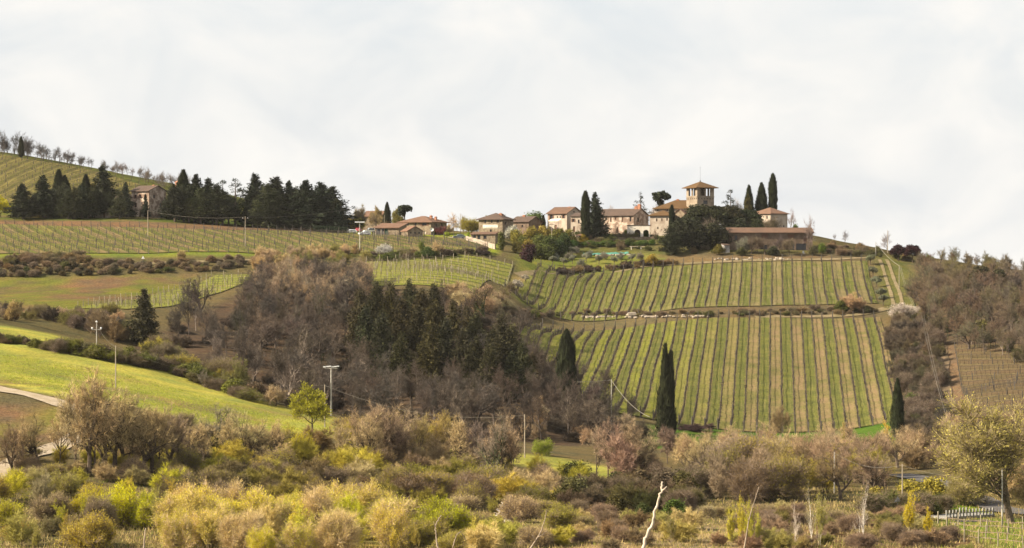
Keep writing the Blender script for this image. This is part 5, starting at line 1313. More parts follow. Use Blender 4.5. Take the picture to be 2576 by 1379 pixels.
# the dark trees under the tower
for k, x, b, t, c, D, w, lab in [("broad", 1775, 605, 512, (0.036, 0.036, 0.017), 930, 1.5, "huge dark evergreen oak spreading below the tower"), ("broad", 1826, 600, 514, (0.04, 0.037, 0.017), 938, 1.3, "dark evergreen oak right of the tower's foot"),
                  ("broad", 1728, 615, 540, (0.03, 0.035, 0.016), 922, 1.5, "dark evergreen left of the largest oak under the tower"), ("broad", 1880, 598, 524, (0.028, 0.038, 0.016), 940, 1.3, "dark green tree filling the gap left of the hip-roofed house"),
                  ("pine", 1690, 655, 562, (0.03, 0.036, 0.016), 898, 1.7, "broad dark conifer below the cream house, left of the barn"), ("broad", 1760, 622, 562, (0.024, 0.03, 0.014), 915, 2.0, "low dark evergreen under the largest oak"),
                  ("broad", 1845, 612, 548, (0.03, 0.034, 0.016), 928, 1.9, "low dark evergreen between the oaks and the hip-roofed house"), ("shrub", 1742, 628, 545, (0.03, 0.033, 0.015), 906, 1.5, "massive dark evergreen crown reaching the ground left of the barn"), ("shrub", 1800, 625, 552, (0.033, 0.034, 0.016), 905, 1.4, "dark evergreen crown overlapping the barn's left corner"), ("shrub", 1858, 600, 545, (0.03, 0.035, 0.016), 930, 1.4, "dark evergreen crown behind the barn's roof"), ("shrub", 1700, 622, 585, (0.03, 0.036, 0.016), 915, 1.6, "dark bush at the left foot of the oaks"), ("shrub", 1905, 590, 545, (0.04, 0.05, 0.02), 935, 1.3, "dark green bush against the hip-roofed house's left wall"),
                  ("bare_thin", 1764, 632, 545, (0.16, 0.13, 0.1), 908, 0.9, "tall grey bare tree in front of the dark oaks, left one"), ("bare_thin", 1800, 632, 540, (0.15, 0.12, 0.09), 908, 0.9, "tall grey bare tree in front of the dark oaks, right one"),
                  ("bare_thin", 1868, 570, 490, (0.4, 0.36, 0.33), 965, 0.8, "pale bare tree on the skyline left of the cypress trio"), ("bare_thin", 2040, 632, 530, (0.2, 0.16, 0.13), 903, 0.62, "tall fan-shaped bare tree at the barn's right end"),
                  ("bare_thin", 1988, 585, 516, (0.22, 0.17, 0.15), 960, 0.55, "bare tree right of the hip-roofed house"), ("sparse_tree", 1948, 583, 541, (0.10, 0.085, 0.03), 925, 0.95, "brownish round-topped tree before the hip-roofed house"),
                  ("bare_fg", 1957, 632, 586, (0.09, 0.06, 0.055), 898, 1.2, "dark bare tree against the barn front"), ("bare_multi", 1872, 632, 590, (0.2, 0.17, 0.12), 897, 1.0, "light bare tree against the barn's left half"), ("sparse_tree", 1906, 628, 595, (0.17, 0.16, 0.06), 897, 0.9, "thin greenish tree against the barn's wall"),
                  ("bare_fg", 1890, 633, 588, (0.14, 0.11, 0.085), 896, 1.1, "grey bare tree before the barn, left of its middle"), ("bare_fg", 1925, 634, 592, (0.12, 0.09, 0.07), 895, 1.1, "grey bare tree before the barn's middle"), ("sparse_tree", 1985, 634, 596, (0.11, 0.10, 0.045), 896, 1.1, "thin olive tree before the barn's right half"), ("shrub", 1945, 638, 618, (0.06, 0.06, 0.025), 894, 1.5, "dark bush at the barn's foot, left of the white chair"), ("shrub", 1865, 640, 620, (0.08, 0.075, 0.025), 893, 1.4, "olive bush at the foot of the barn's left half"), ("shrub", 2046, 638, 616, (0.07, 0.07, 0.03), 896, 1.3, "dark bush at the foot of the fan-shaped bare tree"),
                  ("shrub", 1809, 640, 612, (0.13, 0.11, 0.02), 895, 1.3, "yellowish bush left of the barn's lean-to"), ("shrub", 2068, 636, 610, (0.10, 0.14, 0.02), 900, 1.0, "rounded green bush at the right end of the barn"), ("shrub", 2002, 585, 562, (0.15, 0.18, 0.05), 955, 0.9, "light green bush behind the barn's roof"),
                  ("bare_thin", 2125, 628, 575, (0.14, 0.11, 0.09), 930, 1.0, "dark bare tree on the ridge right of the barn"), ("bare_thin", 2098, 622, 585, (0.14, 0.11, 0.09), 935, 0.9, "smaller bare tree on the ridge right of the barn"), ("shrub", 2152, 640, 618, (0.06, 0.07, 0.025), 915, 1.6, "dark bush on the ridge beside the wheel tracks"),
                  ("bare_thin", 2232, 645, 575, (0.19, 0.15, 0.13), 915, 0.8, "bare tree round a pole on the right-hand ridge"), ("broad", 2260, 670, 612, PURP, 890, 1.3, "purple-leafed tree on the ridge, left one"), ("broad", 2296, 672, 614, PURP, 888, 1.0, "purple-leafed tree on the ridge, right one"),
                  ("leaf_tree", 2338, 690, 636, (0.16, 0.2, 0.04), 880, 1.0, "light green tree just right of the purple trees"), ("shrub", 2215, 655, 630, (0.07, 0.08, 0.03), 905, 1.4, "dark bush below the pole on the right-hand ridge"), ("shrub", 2190, 648, 632, (0.09, 0.09, 0.04), 905, 1.6, "low dark bush at the top of the wheel tracks")]:
    tree(k, x, b, t, c, "garden_bush" if k == "shrub" else "village_tree", lab, D=D, wide=w, cat="bush" if k == "shrub" else "tree")
for i, (x, t, D) in enumerate([(1392, 545, 960), (1550, 512, 975), (1575, 518, 980), (1230, 540, 985), (1300, 540, 990), (1320, 538, 990), (1352, 545, 985), (1200, 545, 980), (1150, 545, 975), (1110, 552, 985), (1640, 505, 985), (1650, 508, 988)]):
    tree("bare_thin" if i % 3 else "leaf_tree", x, 580, t, (0.3, 0.25, 0.2) if i % 3 else (0.2, 0.22, 0.05), "background_tree", "pale tree showing behind the village roofs", D=D, group="trees behind the village roofs", wide=0.9)

# right-hand wood
RW = [(2318, 700), (2420, 735), (2580, 760), (2620, 800), (2620, 950), (2560, 925), (2450, 890), (2380, 855), (2330, 830), (2300, 770)]
wood(scatter(110, RW, 12, 4.8), ["forest", "forest", "bare_fg"], (7, 10.5), [(0.15, 0.11, 0.07), (0.14, 0.10, 0.07), (0.13, 0.11, 0.06)], "hillside_tree", "leafless brown tree in the wood on the right-hand slope", "bare trees of the right-hand wood")
wood(scatter(46, [(2300, 668), (2420, 672), (2620, 690), (2620, 738), (2420, 716), (2312, 700)], 113, 3.6), ["forest", "bare_fg", "bare_multi"], (4.5, 8), [(0.15, 0.11, 0.07), (0.13, 0.10, 0.065), (0.16, 0.13, 0.06)], "hillside_tree", "leafless brown tree on the right-hand skyline", "bare trees on the right-hand skyline")
wood(scatter(24, [(2060, 615), (2170, 630), (2290, 645), (2290, 660), (2170, 650), (2075, 640)], 114, 3.0), ["brush", "thin_bush", "shrub"], (1.2, 3.0), [BRN, (0.12, 0.11, 0.04), (0.09, 0.08, 0.03)], "ridge_shrub", "low rough shrub on the ridge right of the barn", "shrubs on the ridge right of the barn", "bush", wr=(1.1, 1.7))
wood(scatter(40, [(1430, 596), (1680, 594), (1800, 620), (1800, 640), (1680, 640), (1440, 624)], 115, 2.6), ["brush", "thin_bush", "shrub"], (1.4, 3.2), [(0.09, 0.10, 0.03), (0.12, 0.12, 0.035), (0.16, 0.12, 0.07)], "garden_bush", "small garden shrub on the slope below the village houses", "small garden shrubs below the houses", "bush", wr=(1.0, 1.6))
wood(scatter(14, RW, 13, 9), ["shrub", "leaf_bush"], (4, 6.5), [(0.07, 0.08, 0.02), (0.12, 0.11, 0.03)], "green_bush", "dark green bush in the right-hand wood", "green bushes in the right-hand wood", "bush")
for x, t, lab in [(2470, 662, "dark evergreen on the skyline of the right-hand wood"), (2512, 672, "bushy dark evergreen, right of the other skyline evergreen in the wood")]:
    tree("broad", x, 745, t, (0.06, 0.055, 0.025), "evergreen_tree", lab, D=800, wide=0.9)
tree("bare_open", 2556, 775, 672, (0.08, 0.065, 0.055), "bare_tree", "black gnarled bare tree standing out on the right skyline", D=760, wide=1.2, trunk=DKBARK)
tree("leaf_bush", 2268, 800, 758, (0.65, 0.60, 0.52), "blossom_bush", "white-blossoming bush where the tracks meet the right wood", cat="bush", wide=1.6, D=770)
tree("leaf_bush", 2316, 795, 765, (0.6, 0.56, 0.48), "blossom_bush", "smaller white-blossoming bush right of the other one", cat="bush", wide=1.3, D=775)
# bank of scrub right of the lower vineyard
wood(scatter(92, [(2235, 815), (2310, 800), (2360, 880), (2370, 1000), (2390, 1130), (2300, 1150), (2275, 1060), (2262, 950), (2245, 880)], 14, 3.2), ["brush", "bare_multi", "thin_bush"], (3.2, 5.8), [GREY, (0.11, 0.082, 0.055), (0.09, 0.08, 0.035), (0.085, 0.07, 0.042)], "scrub_bush",
     "dark brown scrub bush on the right bank", "scrub on the bank right of the vineyard", "bush")
for x, b, t, lab in [(2300, 1040, 985, "green bush midway along the scrub bank"), (2345, 1095, 1065, "green bush near the foot of the scrub bank"), (2365, 1115, 1085, "lowest green bush of the scrub bank")]:
    tree("shrub", x, b, t, (0.09, 0.12, 0.02), "green_bush", lab, cat="bush", wide=1.3)
for x, b, t, k, c, lab in [(2143, 785, 728, "brush", PINK, "large pinkish bare bush on the bank at the right end of the upper vineyard"), (2118, 788, 752, "shrub", (0.09, 0.10, 0.02), "green bush left of the pinkish bush on the vineyard bank"), (2180, 790, 768, "shrub", (0.05, 0.05, 0.02), "dark low bush at the right end of the vineyard bank"),
                           (1345, 802, 776, "shrub", (0.12, 0.13, 0.02), "green bush on the left end of the vineyard bank")]:
    tree(k, x, b, t, c, "bank_bush", lab, cat="bush", wide=1.4)
wood(scatter(70, [(1262, 786), (1500, 790), (1800, 790), (2100, 778), (2200, 776), (2200, 788), (2100, 795), (1800, 799), (1500, 799), (1262, 802)], 15, 2.5), ["brush", "thin_bush"], (1.2, 2.3), [BRN, (0.1, 0.1, 0.03), (0.16, 0.13, 0.06)], "bank_shrub",
     "low brown shrub between the striped vineyards", "shrubs on the bank between the vineyards", "bush", wr=(1.2, 1.9))
wood(scatter(36, [(1400, 686), (1560, 672), (1700, 660), (1700, 667), (1560, 680), (1400, 693)], 16, 2.2), ["brush"], (1.6, 2.6), [(0.07, 0.05, 0.04), BRN], "bank_shrub", "low dark shrub above the upper vineyard", "shrub line above the upper vineyard", "bush", wr=(1.2, 1.7))
for i, (x, y) in enumerate([(2190, 660), (2196, 690), (2205, 715), (2216, 745), (2222, 762)]):
    tree("olive", x, y + 8, y - 22, (0.15, 0.16, 0.1), "olive_tree", "grey olive in the row along the wheel tracks beside the upper vineyard", group="olives along the wheel tracks", wide=1.2)
tree("brush", 1768, 1085, 1062, (0.07, 0.04, 0.04), "bramble_heap", "long dark bramble heap at the foot of the lower vineyard", D=608, cat="bush", wide=3.4)

# hedges of the left side
wood(scatter(92, [(-30, 672), (200, 668), (420, 662), (620, 655), (660, 664), (560, 684), (300, 692), (-30, 702)], 17, 2.6), ["brush", "thin_bush", "shrub"], (1.5, 2.7), [(0.07, 0.058, 0.03), BRN, (0.085, 0.095, 0.03), (0.17, 0.13, 0.08)], "hedge_bush",
     "dark tangled bush in the hedge below the left vineyard", "hedge below the left vineyard", "bush", wr=(1.2, 1.7))
wood(scatter(34, [(20, 655), (200, 652), (240, 664), (20, 668)], 18, 2.6), ["brush", "thin_bush"], (2.2, 3.6), [BRN, (0.14, 0.13, 0.05)], "hedge_bush", "brown bush above the left terrace track", "bushes above the left terrace track", "bush", wr=(1.2, 1.7))
wood(scatter(40, [(930, 645), (1050, 645), (1225, 634), (1225, 640), (1050, 653), (930, 662)], 19, 2.3), ["shrub", "brush", "thin_bush"], (1.8, 3.2), [(0.10, 0.11, 0.025), (0.08, 0.06, 0.04), (0.13, 0.15, 0.03)], "hedge_bush", "hedge bush above the pale-posted vineyard", "hedge above the pale-posted vineyard", "bush", wr=(1.2, 1.7))
for k, x, b, t, c, lab, w in [("leaf_bush", 967, 648, 608, (0.72, 0.66, 0.56), "white-blossoming bush in the hedge below the village lawn", 1.0), ("upright", 1061, 645, 592, (0.2, 0.28, 0.03), "slender lime-green sapling in the hedge below the farmhouse", 0.9), ("shrub", 1075, 652, 618, (0.05, 0.08, 0.02), "dark green bush right of the lime-green sapling", 1.2),
                          ("bare_multi", 1100, 648, 600, TAN, "bare sapling right of the dark hedge bush", 0.8), ("bare_multi", 1040, 648, 615, TAN, "bare brown shrub left of the lime-green sapling", 1.0), ("shrub", 925, 652, 632, (0.12, 0.14, 0.02), "green bush left of the white blossom", 1.6), ("brush", 1212, 642, 627, (0.07, 0.05, 0.045), "dark low bush by the green bin", 2.2),
                          ("bare_multi", 655, 655, 610, TAN, "pale bare bush at the right end of the left vineyard", 1.2), ("leaf_bush", 457, 655, 628, (0.35, 0.26, 0.1), "tan-leafed bush at the foot of the left vineyard", 0.9), ("bare_multi", 820, 650, 618, PINK, "pinkish bare bush in the hedge line left of the lamp mast", 1.5)]:
    tree(k, x, b, t, c, "hedge_bush", lab, cat="bush", wide=w)
wood(scatter(34, [(640, 655), (760, 640), (920, 640), (920, 664), (760, 680), (650, 690)], 20, 3.0), ["bare_multi", "brush"], (3, 5.2), [PINK, TAN, (0.22, 0.2, 0.06)], "hedge_bush", "sunlit tan bush below the left vineyard", "tan bushes below the left vineyard", "bush")
# bushes behind the meadow crest
wood(scatter(44, [(-20, 792), (120, 795), (300, 800), (340, 835), (300, 862), (140, 812), (-20, 806)], 21, 3.2), ["brush", "thin_bush", "bare_multi"], (2.5, 5), [BRN, (0.17, 0.155, 0.05), PINK, GREY], "thicket_bush", "brown-green bush behind the meadow crest", "thicket behind the meadow crest", "bush")
tree("leaf_tree", 38, 805, 752, (0.42, 0.32, 0.14), "blossom_tree", "pale tan-blossomed tree behind the meadow at the left edge", wide=1.15, D=650)
for x, b, t, k, c, lab in [(250, 850, 766, "bare_multi", BRN, "dark bare tree behind the white-topped pole"), (290, 862, 790, "bare_multi", BRN, "bare shrubby tree right of the white-topped pole"), (600, 990, 890, "upright", (0.2, 0.18, 0.05), "tall olive-yellow bush behind the right part of the meadow hedge"), (560, 975, 888, "thin_bush", (0.19, 0.17, 0.05), "olive bush left of the tall olive-yellow one behind the meadow hedge"),
                           (410, 905, 850, "thin_bush", (0.17, 0.16, 0.05), "pale olive bush behind the middle of the meadow hedge"), (690, 1022, 960, "bare_multi", PINK, "pinkish bare sapling at the meadow's far edge"), (515, 975, 925, "bare_open", (0.2, 0.15, 0.11), "small bare tree standing on the meadow hedge")]:
    tree(k, x, b, t, c, "field_tree", lab, wide=1.1, D=(VH - b) and None)
wood(scatter(30, [(380, 880), (480, 925), (640, 990), (640, 1000), (560, 985), (430, 930), (380, 900)], 22, 2.8), ["thin_bush", "brush", "leaf_bush"], (3, 6), [(0.15, 0.14, 0.045), (0.12, 0.1, 0.05), OLV], "thicket_bush", "olive-brown bush on the meadow's far edge", "thicket at the meadow's far edge", "bush")
HEDGE = [(0, 862), (60, 868), (120, 880), (180, 890), (250, 903), (320, 915), (400, 930), (450, 945), (500, 965), (560, 985), (620, 1005)]
hx = np.array(HEDGE, float); r = np.random.default_rng(30)
for i, x in enumerate(np.arange(-15, 640, 10.5)):
    y = np.interp(x, hx[:, 0], hx[:, 1]) + r.uniform(-3, 3)
    tall = np.interp(x, [0, 120, 160, 200, 400, 620], [26, 24, 52, 40, 40, 44]) * r.uniform(0.75, 1.15)
    k = ["shrub", "brush", "thin_bush", "leaf_bush"][int(r.integers(0, 4))]
    plant(k, gp(x, y), tall * gp(x, y)[1] / F, [(0.10, 0.085, 0.035), (0.13, 0.10, 0.06), (0.11, 0.115, 0.025), (0.14, 0.145, 0.025)][int(r.integers(0, 4))], "hedge_bush", "tangled bush in the hedge that crosses the bright meadow", "bush", "hedge across the bright meadow", wide=r.uniform(1.3, 1.8))

# ------------------------------------------------------------------ cars, poles, cables and other small things
M_GLASS = plain("car_glass", (0.03, 0.035, 0.04), 0.15, 0.1, 1.0, 0.6)
M_TYRE = plain("tyre", (0.02, 0.02, 0.02), 0.9)
M_RIM = plain("rim", (0.4, 0.4, 0.42), 0.4, 0.1, 1, 0.5, 0.7)
M_LAMP = plain("car_lamp", (0.7, 0.68, 0.62), 0.2, 0.05, 1, 0.6)
def car(px, D, rz, paint, label, L=4.2, hgt=1.45, estate=True):
    p = ad(px, D)
    root = empty("parked_car", tuple(p + [0, 0, .05]), math.radians(rz), label, "car")
    w = .85; l = L / 2
    prof = [(-l, .35), (-l, .85), (-l + .25, .95), (-l + 1.1, 1.0), (-l + 1.75, hgt), (l - (.55 if estate else 1.1), hgt), (l - .1, .95), (l, .8), (l, .35)]
    mb = MB(); n = len(prof)
    vs = [(x, -w * (1 if z < 1.05 else .82), z) for x, z in prof] + [(x, w * (1 if z < 1.05 else .82), z) for x, z in prof]
    mb.add(vs, [(i, i + 1, n + i + 1, n + i) for i in range(n - 1)] + [tuple(range(n - 1, -1, -1)), tuple(range(n, 2 * n)), (n - 1, 0, n, 2 * n - 1)])
    body = mb.build("body", paint, root)
    g = MB()
    for sy in (-1, 1):
        y0, y1 = sy * (w * .995 + .008), sy * (w * .83 + .012)
        g.add([(-l + 1.3, y0, 1.03), (l - .5, y0, 1.03), (l - .75 - (0 if estate else .5), y1, hgt - .1), (-l + 1.8, y1, hgt - .1)], [(0, 1, 2, 3) if sy < 0 else (3, 2, 1, 0)])
    g.add([(-l + 1.13, -w * .8, 1.05), (-l + 1.13, w * .8, 1.05), (-l + 1.7, w * .74, hgt - .06), (-l + 1.7, -w * .74, hgt - .06)], [(0, 1, 2, 3)])
    g.build("windows", M_GLASS, body)
    for sx in (-l + .75, l - .75):
        for sy in (-1, 1):
            t = MB(); t.tube([(sx, sy * (w - .2), .32), (sx, sy * (w + .02), .32)], .32, 12, True); to = t.build("wheel", M_TYRE, root)
            q = MB(); q.tube([(sx, sy * (w + .0), .32), (sx, sy * (w + .035), .32)], .19, 10, True); q.build("rim", M_RIM, to)
    for sy in (-.6, .6):
        q = MB(); q.box(-l - .02, -l + .08, sy - .16, sy + .16, .62, .8); q.build("headlight", M_LAMP, root)
def paint(n, c): return plain(n, c, 0.3, 0.05, 1.0, 0.5)
PW = paint("white_paint", (0.78, 0.78, 0.77))
car(882, 918, 18, PW, "white estate car, leftmost of the parked white cars")
car(917, 908, 25, PW, "white hatchback parked in front, right of the red car", estate=False)
car(930, 922, 20, paint("silver_paint", (0.62, 0.64, 0.66)), "silver-white van-like car behind the white hatchback", hgt=1.75)
car(901, 925, 80, paint("red_paint", (0.35, 0.02, 0.03)), "dark red car between the parked white cars", estate=False)
car(868, 922, 30, paint("navy_paint", (0.03, 0.03, 0.06)), "dark blue car at the end of the conifer belt", estate=False)
car(1155, 912, 12, paint("grey_paint", (0.13, 0.16, 0.17)), "dark grey car parked left of the white terrace wall", estate=False)

M_POLE = plain("pole_wood", (0.30, 0.25, 0.19), 0.9)
M_POLEP = plain("pole_concrete", (0.36, 0.335, 0.29), 0.9)
M_PORC = plain("porcelain", (0.62, 0.62, 0.61), 0.3)
TOPS = {}
def pole(key, px, pyb, pyt, label, D=None, kind="plain", m=M_POLE, r=0.13, name="utility_pole", cat="pole"):
    p, h = pxh(px, pyb, pyt, D)
    root = empty(name, tuple(p), 0, label, cat)
    mb = MB(); mb.tube([(0, 0, -.6), (0, 0, h * .5), (0, 0, h)], [r, r * .85, r * .62], 7, True); mb.build("shaft", m, root)
    if kind == "tri":
        bx_child("crossarm", root, m, -1.1, 1.1, -.06, .06, h - 1.75, h - 1.6)
        for x, z in ((-1.05, h - 1.3), (1.05, h - 1.3), (0, h + .25)):
            q = MB(); q.tube([(x, 0, z - .3), (x, 0, z - .1), (x, 0, z), (x, 0, z + .18)], [.1, .24, .24, .12], 8, True); q.build("insulator", M_PORC, root)
    if kind == "lamps":
        bx_child("crossarm", root, m, -1.3, 1.3, -.08, .08, h - .25, h - .1)
        for i, x in enumerate((-1.3, -.75, -.2, .35, .9, 1.4)):
            q = MB(); q.box(x - .28, x + .22, -.35 + (i % 2) * .3, .05 + (i % 2) * .3, h + .02 + (i % 3) * .06, h + .22 + (i % 3) * .06); q.build("lamp_head", M_PORC, root)
    if kind == "tee":
        bx_child("crossarm", root, M_PORC, -1.6, 1.6, -.25, .25, h - .2, h + .1)
        bx_child("base_box", root, M_PORC, -.35, .35, -.35, .35, -.3, .7)
    if kind == "arm":
        bx_child("crossarm", root, M_DARKW, -.9, .9, -.06, .06, h - .8, h - .65)
        for x in (-.8, .8):
            q = MB(); q.tube([(x, 0, h - .65), (x, 0, h - .35)], .08, 6, True); q.build("insulator", M_PORC, root)
    TOPS[key] = np.array([p[0], p[1], p[2] + h])
pole("a", 243, 868, 812, "pole with three white insulators behind the meadow crest", None, "tri", M_POLEP)
pole("b", 291, 976, 870, "plain brown wooden pole standing on the bright meadow")
pole("c", 833, 1046, 925, "concrete mast with a row of white lamps beside the meadow tree", None, "lamps", M_POLEP, 0.2, "lamp_mast", "mast")
pole("d", 817, 1076, 968, "thin wooden pole just left of the lamp mast")
pole("e", 1320, 1152, 1043, "thin pale pole at the meadow's tip in the centre")
pole("f", 1538, 1035, 955, "pale pole at the left foot of the lower vineyard with a slack cable", 590, m=M_POLEP)
pole("g", 1732, 1164, 1114, "short weathered pole below the twin-tipped cypress", m=M_POLEP)
pole("h", 2388, 1131, 1069, "pale pole with two cables at the foot of the woodland path", m=M_POLEP)
pole("i", 2262, 730, 668, "leaning dark pole beside the wheel tracks")
pole("j", 2203, 655, 609, "thin pale pole on the ridge above the wheel tracks", 900, m=M_POLEP)
pole("k", 2233, 650, 580, "tall dark pole inside the bare tree on the right ridge", 912)
pole("l", 2270, 1292, 1168, "tall grey pole right of the little shrine", 400)
pole("m", 2099, 1225, 1138, "whitish pole among the bare trees left of the shrine", 430, m=M_POLEP)
pole("n", 2521, 1318, 1182, "slim pale pole in front of the great willow", 384, m=M_POLEP)
pole("o", 905, 634, 559, "white lamp mast with flat top on the green slope below the parked cars", None, "tee", M_POLEP, 0.16, "lamp_mast", "mast")
pole("p", 617, 622, 545, "brown pole with crossarm in front of the conifer belt", None, "arm")
pole("q", 372, 598, 530, "brown pole in front of the old villa")
pole("r", 1388, 614, 560, "dark pole with crossarm in the garden thicket", 915, "arm")
pole("s", 1158, 602, 538, "tall dark pole between farmhouse and balcony house", 935)
pole("t", 967, 586, 541, "thin pole in front of the shed's cypress", 925, r=.08)
M_CABLE = plain("cable", (0.20, 0.18, 0.15), 0.7)
def cable(a, b, sag, r, label):
    A, B = (TOPS[k] if isinstance(k, str) else np.array(k) for k in (a, b))
    A = A - [0, 0, .15]; B = B - [0, 0, .15]
    t = np.linspace(0, 1, 22)
    P = A + (B - A) * t[:, None]; P[:, 2] -= sag * 4 * t * (1 - t)
    mb = MB(); mb.tube(P - A, r, 4)
    o = mb.build("power_cable", M_CABLE, None, tuple(A)); tag(o, label, "cable", "power cables")
cable("a", "b", 1.0, .012, "thin cable from the white-topped pole to the meadow pole")
cable("b", "d", 2.5, .012, "thin cable sagging over the meadow to the pole by the lamp mast")
cable("d", "e", 2.5, .014, "thin cable from the lamp mast's pole down to the meadow tip")
cable("e", "g", 2.0, .014, "thin cable from the meadow tip to the short weathered pole")
cable("f", tuple(TOPS["g"] + np.array([-6.0, 30, 3.5])), 1.2, .05, "thick pale cable dropping from the pole beside the lower vineyard")
cable("f", tuple(TOPS["f"] + np.array([-14, 8, -.6])), .3, .04, "short pale cable leading left from the vineyard pole")
cable("j", "i", 0.8, .06, "pale cable from the ridge pole to the leaning pole")
cable("i", tuple(ad(2318, 745) + [0, 0, 4.0]), 3.0, .03, "left of two pale cables running down past the blossom bushes")
cable(tuple(TOPS["i"] + np.array([.5, 0, -.3])), tuple(ad(2324, 745) + [0, 0, 4.0]), 3.2, .03, "right of two pale cables running down past the blossom bushes")
cable(tuple(ad(2318, 745) + [0, 0, 4.0]), "h", 2.0, .028, "left of two cables hanging above the scrub bank")
cable(tuple(ad(2324, 745) + [0, 0, 4.0]), tuple(TOPS["h"] + np.array([.5, 0, -.4])), 2.2, .028, "right of two cables hanging above the scrub bank")
cable("m", "l", 1.2, .02, "pale cable between the two poles near the shrine")
cable("l", "n", 1.2, .012, "thin cable from the shrine pole to the willow pole")
cable("p", tuple(ad(880, 915) + [0, 0, 9]), 1.0, .02, "thin cable crossing in front of the conifer belt")
cable("q", "p", 1.2, .02, "thin cable from the villa pole across the conifers")

# dead trunks and branches
M_DEAD = plain("dead_wood", (0.46, 0.38, 0.29), 0.8, 0.3, 1.5)
M_DEAD2 = plain("dead_wood_brown", (0.27, 0.21, 0.15), 0.8, 0.3, 1.5)
def dead(label, pts_px, D, r0, r1, forks=(), cat="dead tree", M_DEAD=None):
    M_DEAD = M_DEAD or M_DEAD2
    P = np.array([((a - CX) / F * D, D + k * .15, (VH - b) / F * D) for k, (a, b) in enumerate(pts_px)])
    g = ad(pts_px[0][0], D)
    P = np.concatenate([[[g[0] - .15, D, g[2] - .4]], P]) if P[0][2] > g[2] else P
    root = empty("dead_tree", tuple(P[0]), 0, label, cat)
    Q = P - P[0]; t = np.linspace(0, len(Q) - 1, len(Q) * 4)
    C = np.stack([np.interp(t, np.arange(len(Q)), Q[:, k]) for k in range(3)], -1)
    rr = np.random.default_rng(int(D)); C[1:-1] += rr.normal(0, r0 * .3, (len(C) - 2, 3))
    mb = MB(); mb.tube(C, np.linspace(r0, r1, len(C)), 7, True); mb.build("trunk", M_DEAD, root, smooth=True)
    for fk in forks:
        f = np.array([((a - CX) / F * D, D - .2, (VH - b) / F * D) for a, b in fk]) - P[0]
        m = MB(); m.tube(f, np.linspace(r1 * 1.3, r1 * .5, len(f)), 6, True); m.build("branch", M_DEAD, root, smooth=True)
dead("tall bleached dead trunk leaning right at the bottom edge, right of centre", [(1617, 1385), (1622, 1360), (1640, 1325), (1645, 1300), (1656, 1262), (1665, 1235), (1668, 1214)], 250, .19, .09, [[(1665, 1235), (1671, 1231), (1677, 1224)]], M_DEAD=M_DEAD)
dead("thin leaning dead stem right of the yellow young poplars", [(1872, 1385), (1877, 1350), (1884, 1315), (1895, 1275), (1905, 1245), (1910, 1228)], 260, .09, .03, [[(1884, 1315), (1880, 1300)]])
dead("forked dead branch at the bottom edge right of the lime bush", [(1332, 1385), (1348, 1360), (1362, 1338), (1371, 1310), (1375, 1283)], 260, .1, .03, [[(1352, 1352), (1365, 1345), (1377, 1335)], [(1348, 1360), (1338, 1345)]])
dead("crooked pale dead stem in front of the large bottom-centre bush", [(1104, 1385), (1098, 1365), (1097, 1345), (1094, 1325), (1102, 1310), (1110, 1298)], 270, .11, .04, [[(1094, 1325), (1091, 1312)]])
dead("arched dead twig beside the crooked pale stem", [(1138, 1390), (1142, 1365), (1150, 1345), (1158, 1340), (1168, 1352), (1172, 1362)], 270, .06, .03)
dead("bare dead pole sticking up at the bottom left", [(361, 1390), (362, 1360), (366, 1330)], 260, .1, .06)
# bleached driftwood-like tree
def white_shrub():
    p = ad(1272, 372); root = empty("bleached_tree", tuple(p), 0, "bleached white dead tree with antler-like branches at the bottom centre", "dead tree")
    s = 372 / F; r = np.random.default_rng(3)
    base = (VH - F * p[2] / p[1])
    for i, (x0, y0, x1, y1) in enumerate([(1280, 1308, 1262, 1262), (1278, 1306, 1268, 1280), (1282, 1308, 1273, 1265), (1284, 1308, 1280, 1278), (1280, 1306, 1248, 1282), (1276, 1306, 1240, 1296), (1286, 1308, 1292, 1286), (1288, 1308, 1305, 1288), (1290, 1308, 1320, 1290), (1284, 1306, 1256, 1270), (1288, 1310, 1312, 1302), (1270, 1304, 1244, 1288)]):
        a = np.array([(x0 - 1272) * s, r.uniform(-.6, .6), (base - y0) * s]); b = np.array([(x1 - 1272) * s, r.uniform(-1, 1), (base - y1) * s])
        mb = MB(); mb.tube([a * [1, 1, 0] - [0, 0, .2], a, (a + b) / 2 + r.normal(0, .12, 3), b], [.13, .12, .1, .03], 5, True)
        for k in range(5):
            t = r.uniform(.35, .9); q = a + (b - a) * t; mb.tube([q, q + r.normal(0, .25, 3) + [0, 0, .3]], [.05, .015], 4)
        mb.build("branch", plain("bleached_wood", (0.75, 0.70, 0.66), .8, .15) if i == 0 else bpy.data.materials["bleached_wood"], root)
white_shrub()

# shrine, markers, railing, bin, pool
p = ad(2218, 398); b = empty("roadside_shrine", tuple(p), math.radians(15), "little roadside shrine, white box with red-brown front and tiny roof", "shrine")
bx_child("plinth", b, M_BRICK, -.4, .4, -.35, .35, -.3, .75); bx_child("niche", b, M_WHITE, -.45, .45, -.4, .4, .753, 1.35)
m_ = MB(); m_.add([(-.6, -.55, 1.35), (.6, -.55, 1.35), (.6, .55, 1.35), (-.6, .55, 1.35), (0, -.55, 1.75), (0, .55, 1.75)], [(0, 1, 4), (2, 3, 5), (1, 2, 5, 4), (3, 0, 4, 5), (3, 2, 1, 0)]); m_.build("roof", M_ROOF, b)
p = ad(2226, 397); o = empty("white_sign", tuple(p), 0, "small white plate on a post right beside the shrine", "sign"); bx_child("post", o, M_IRON, -.04, .04, -.04, .04, -.3, 1.5); bx_child("plate", o, M_PORC, -.22, .22, -.07, -.045, .85, 1.45)
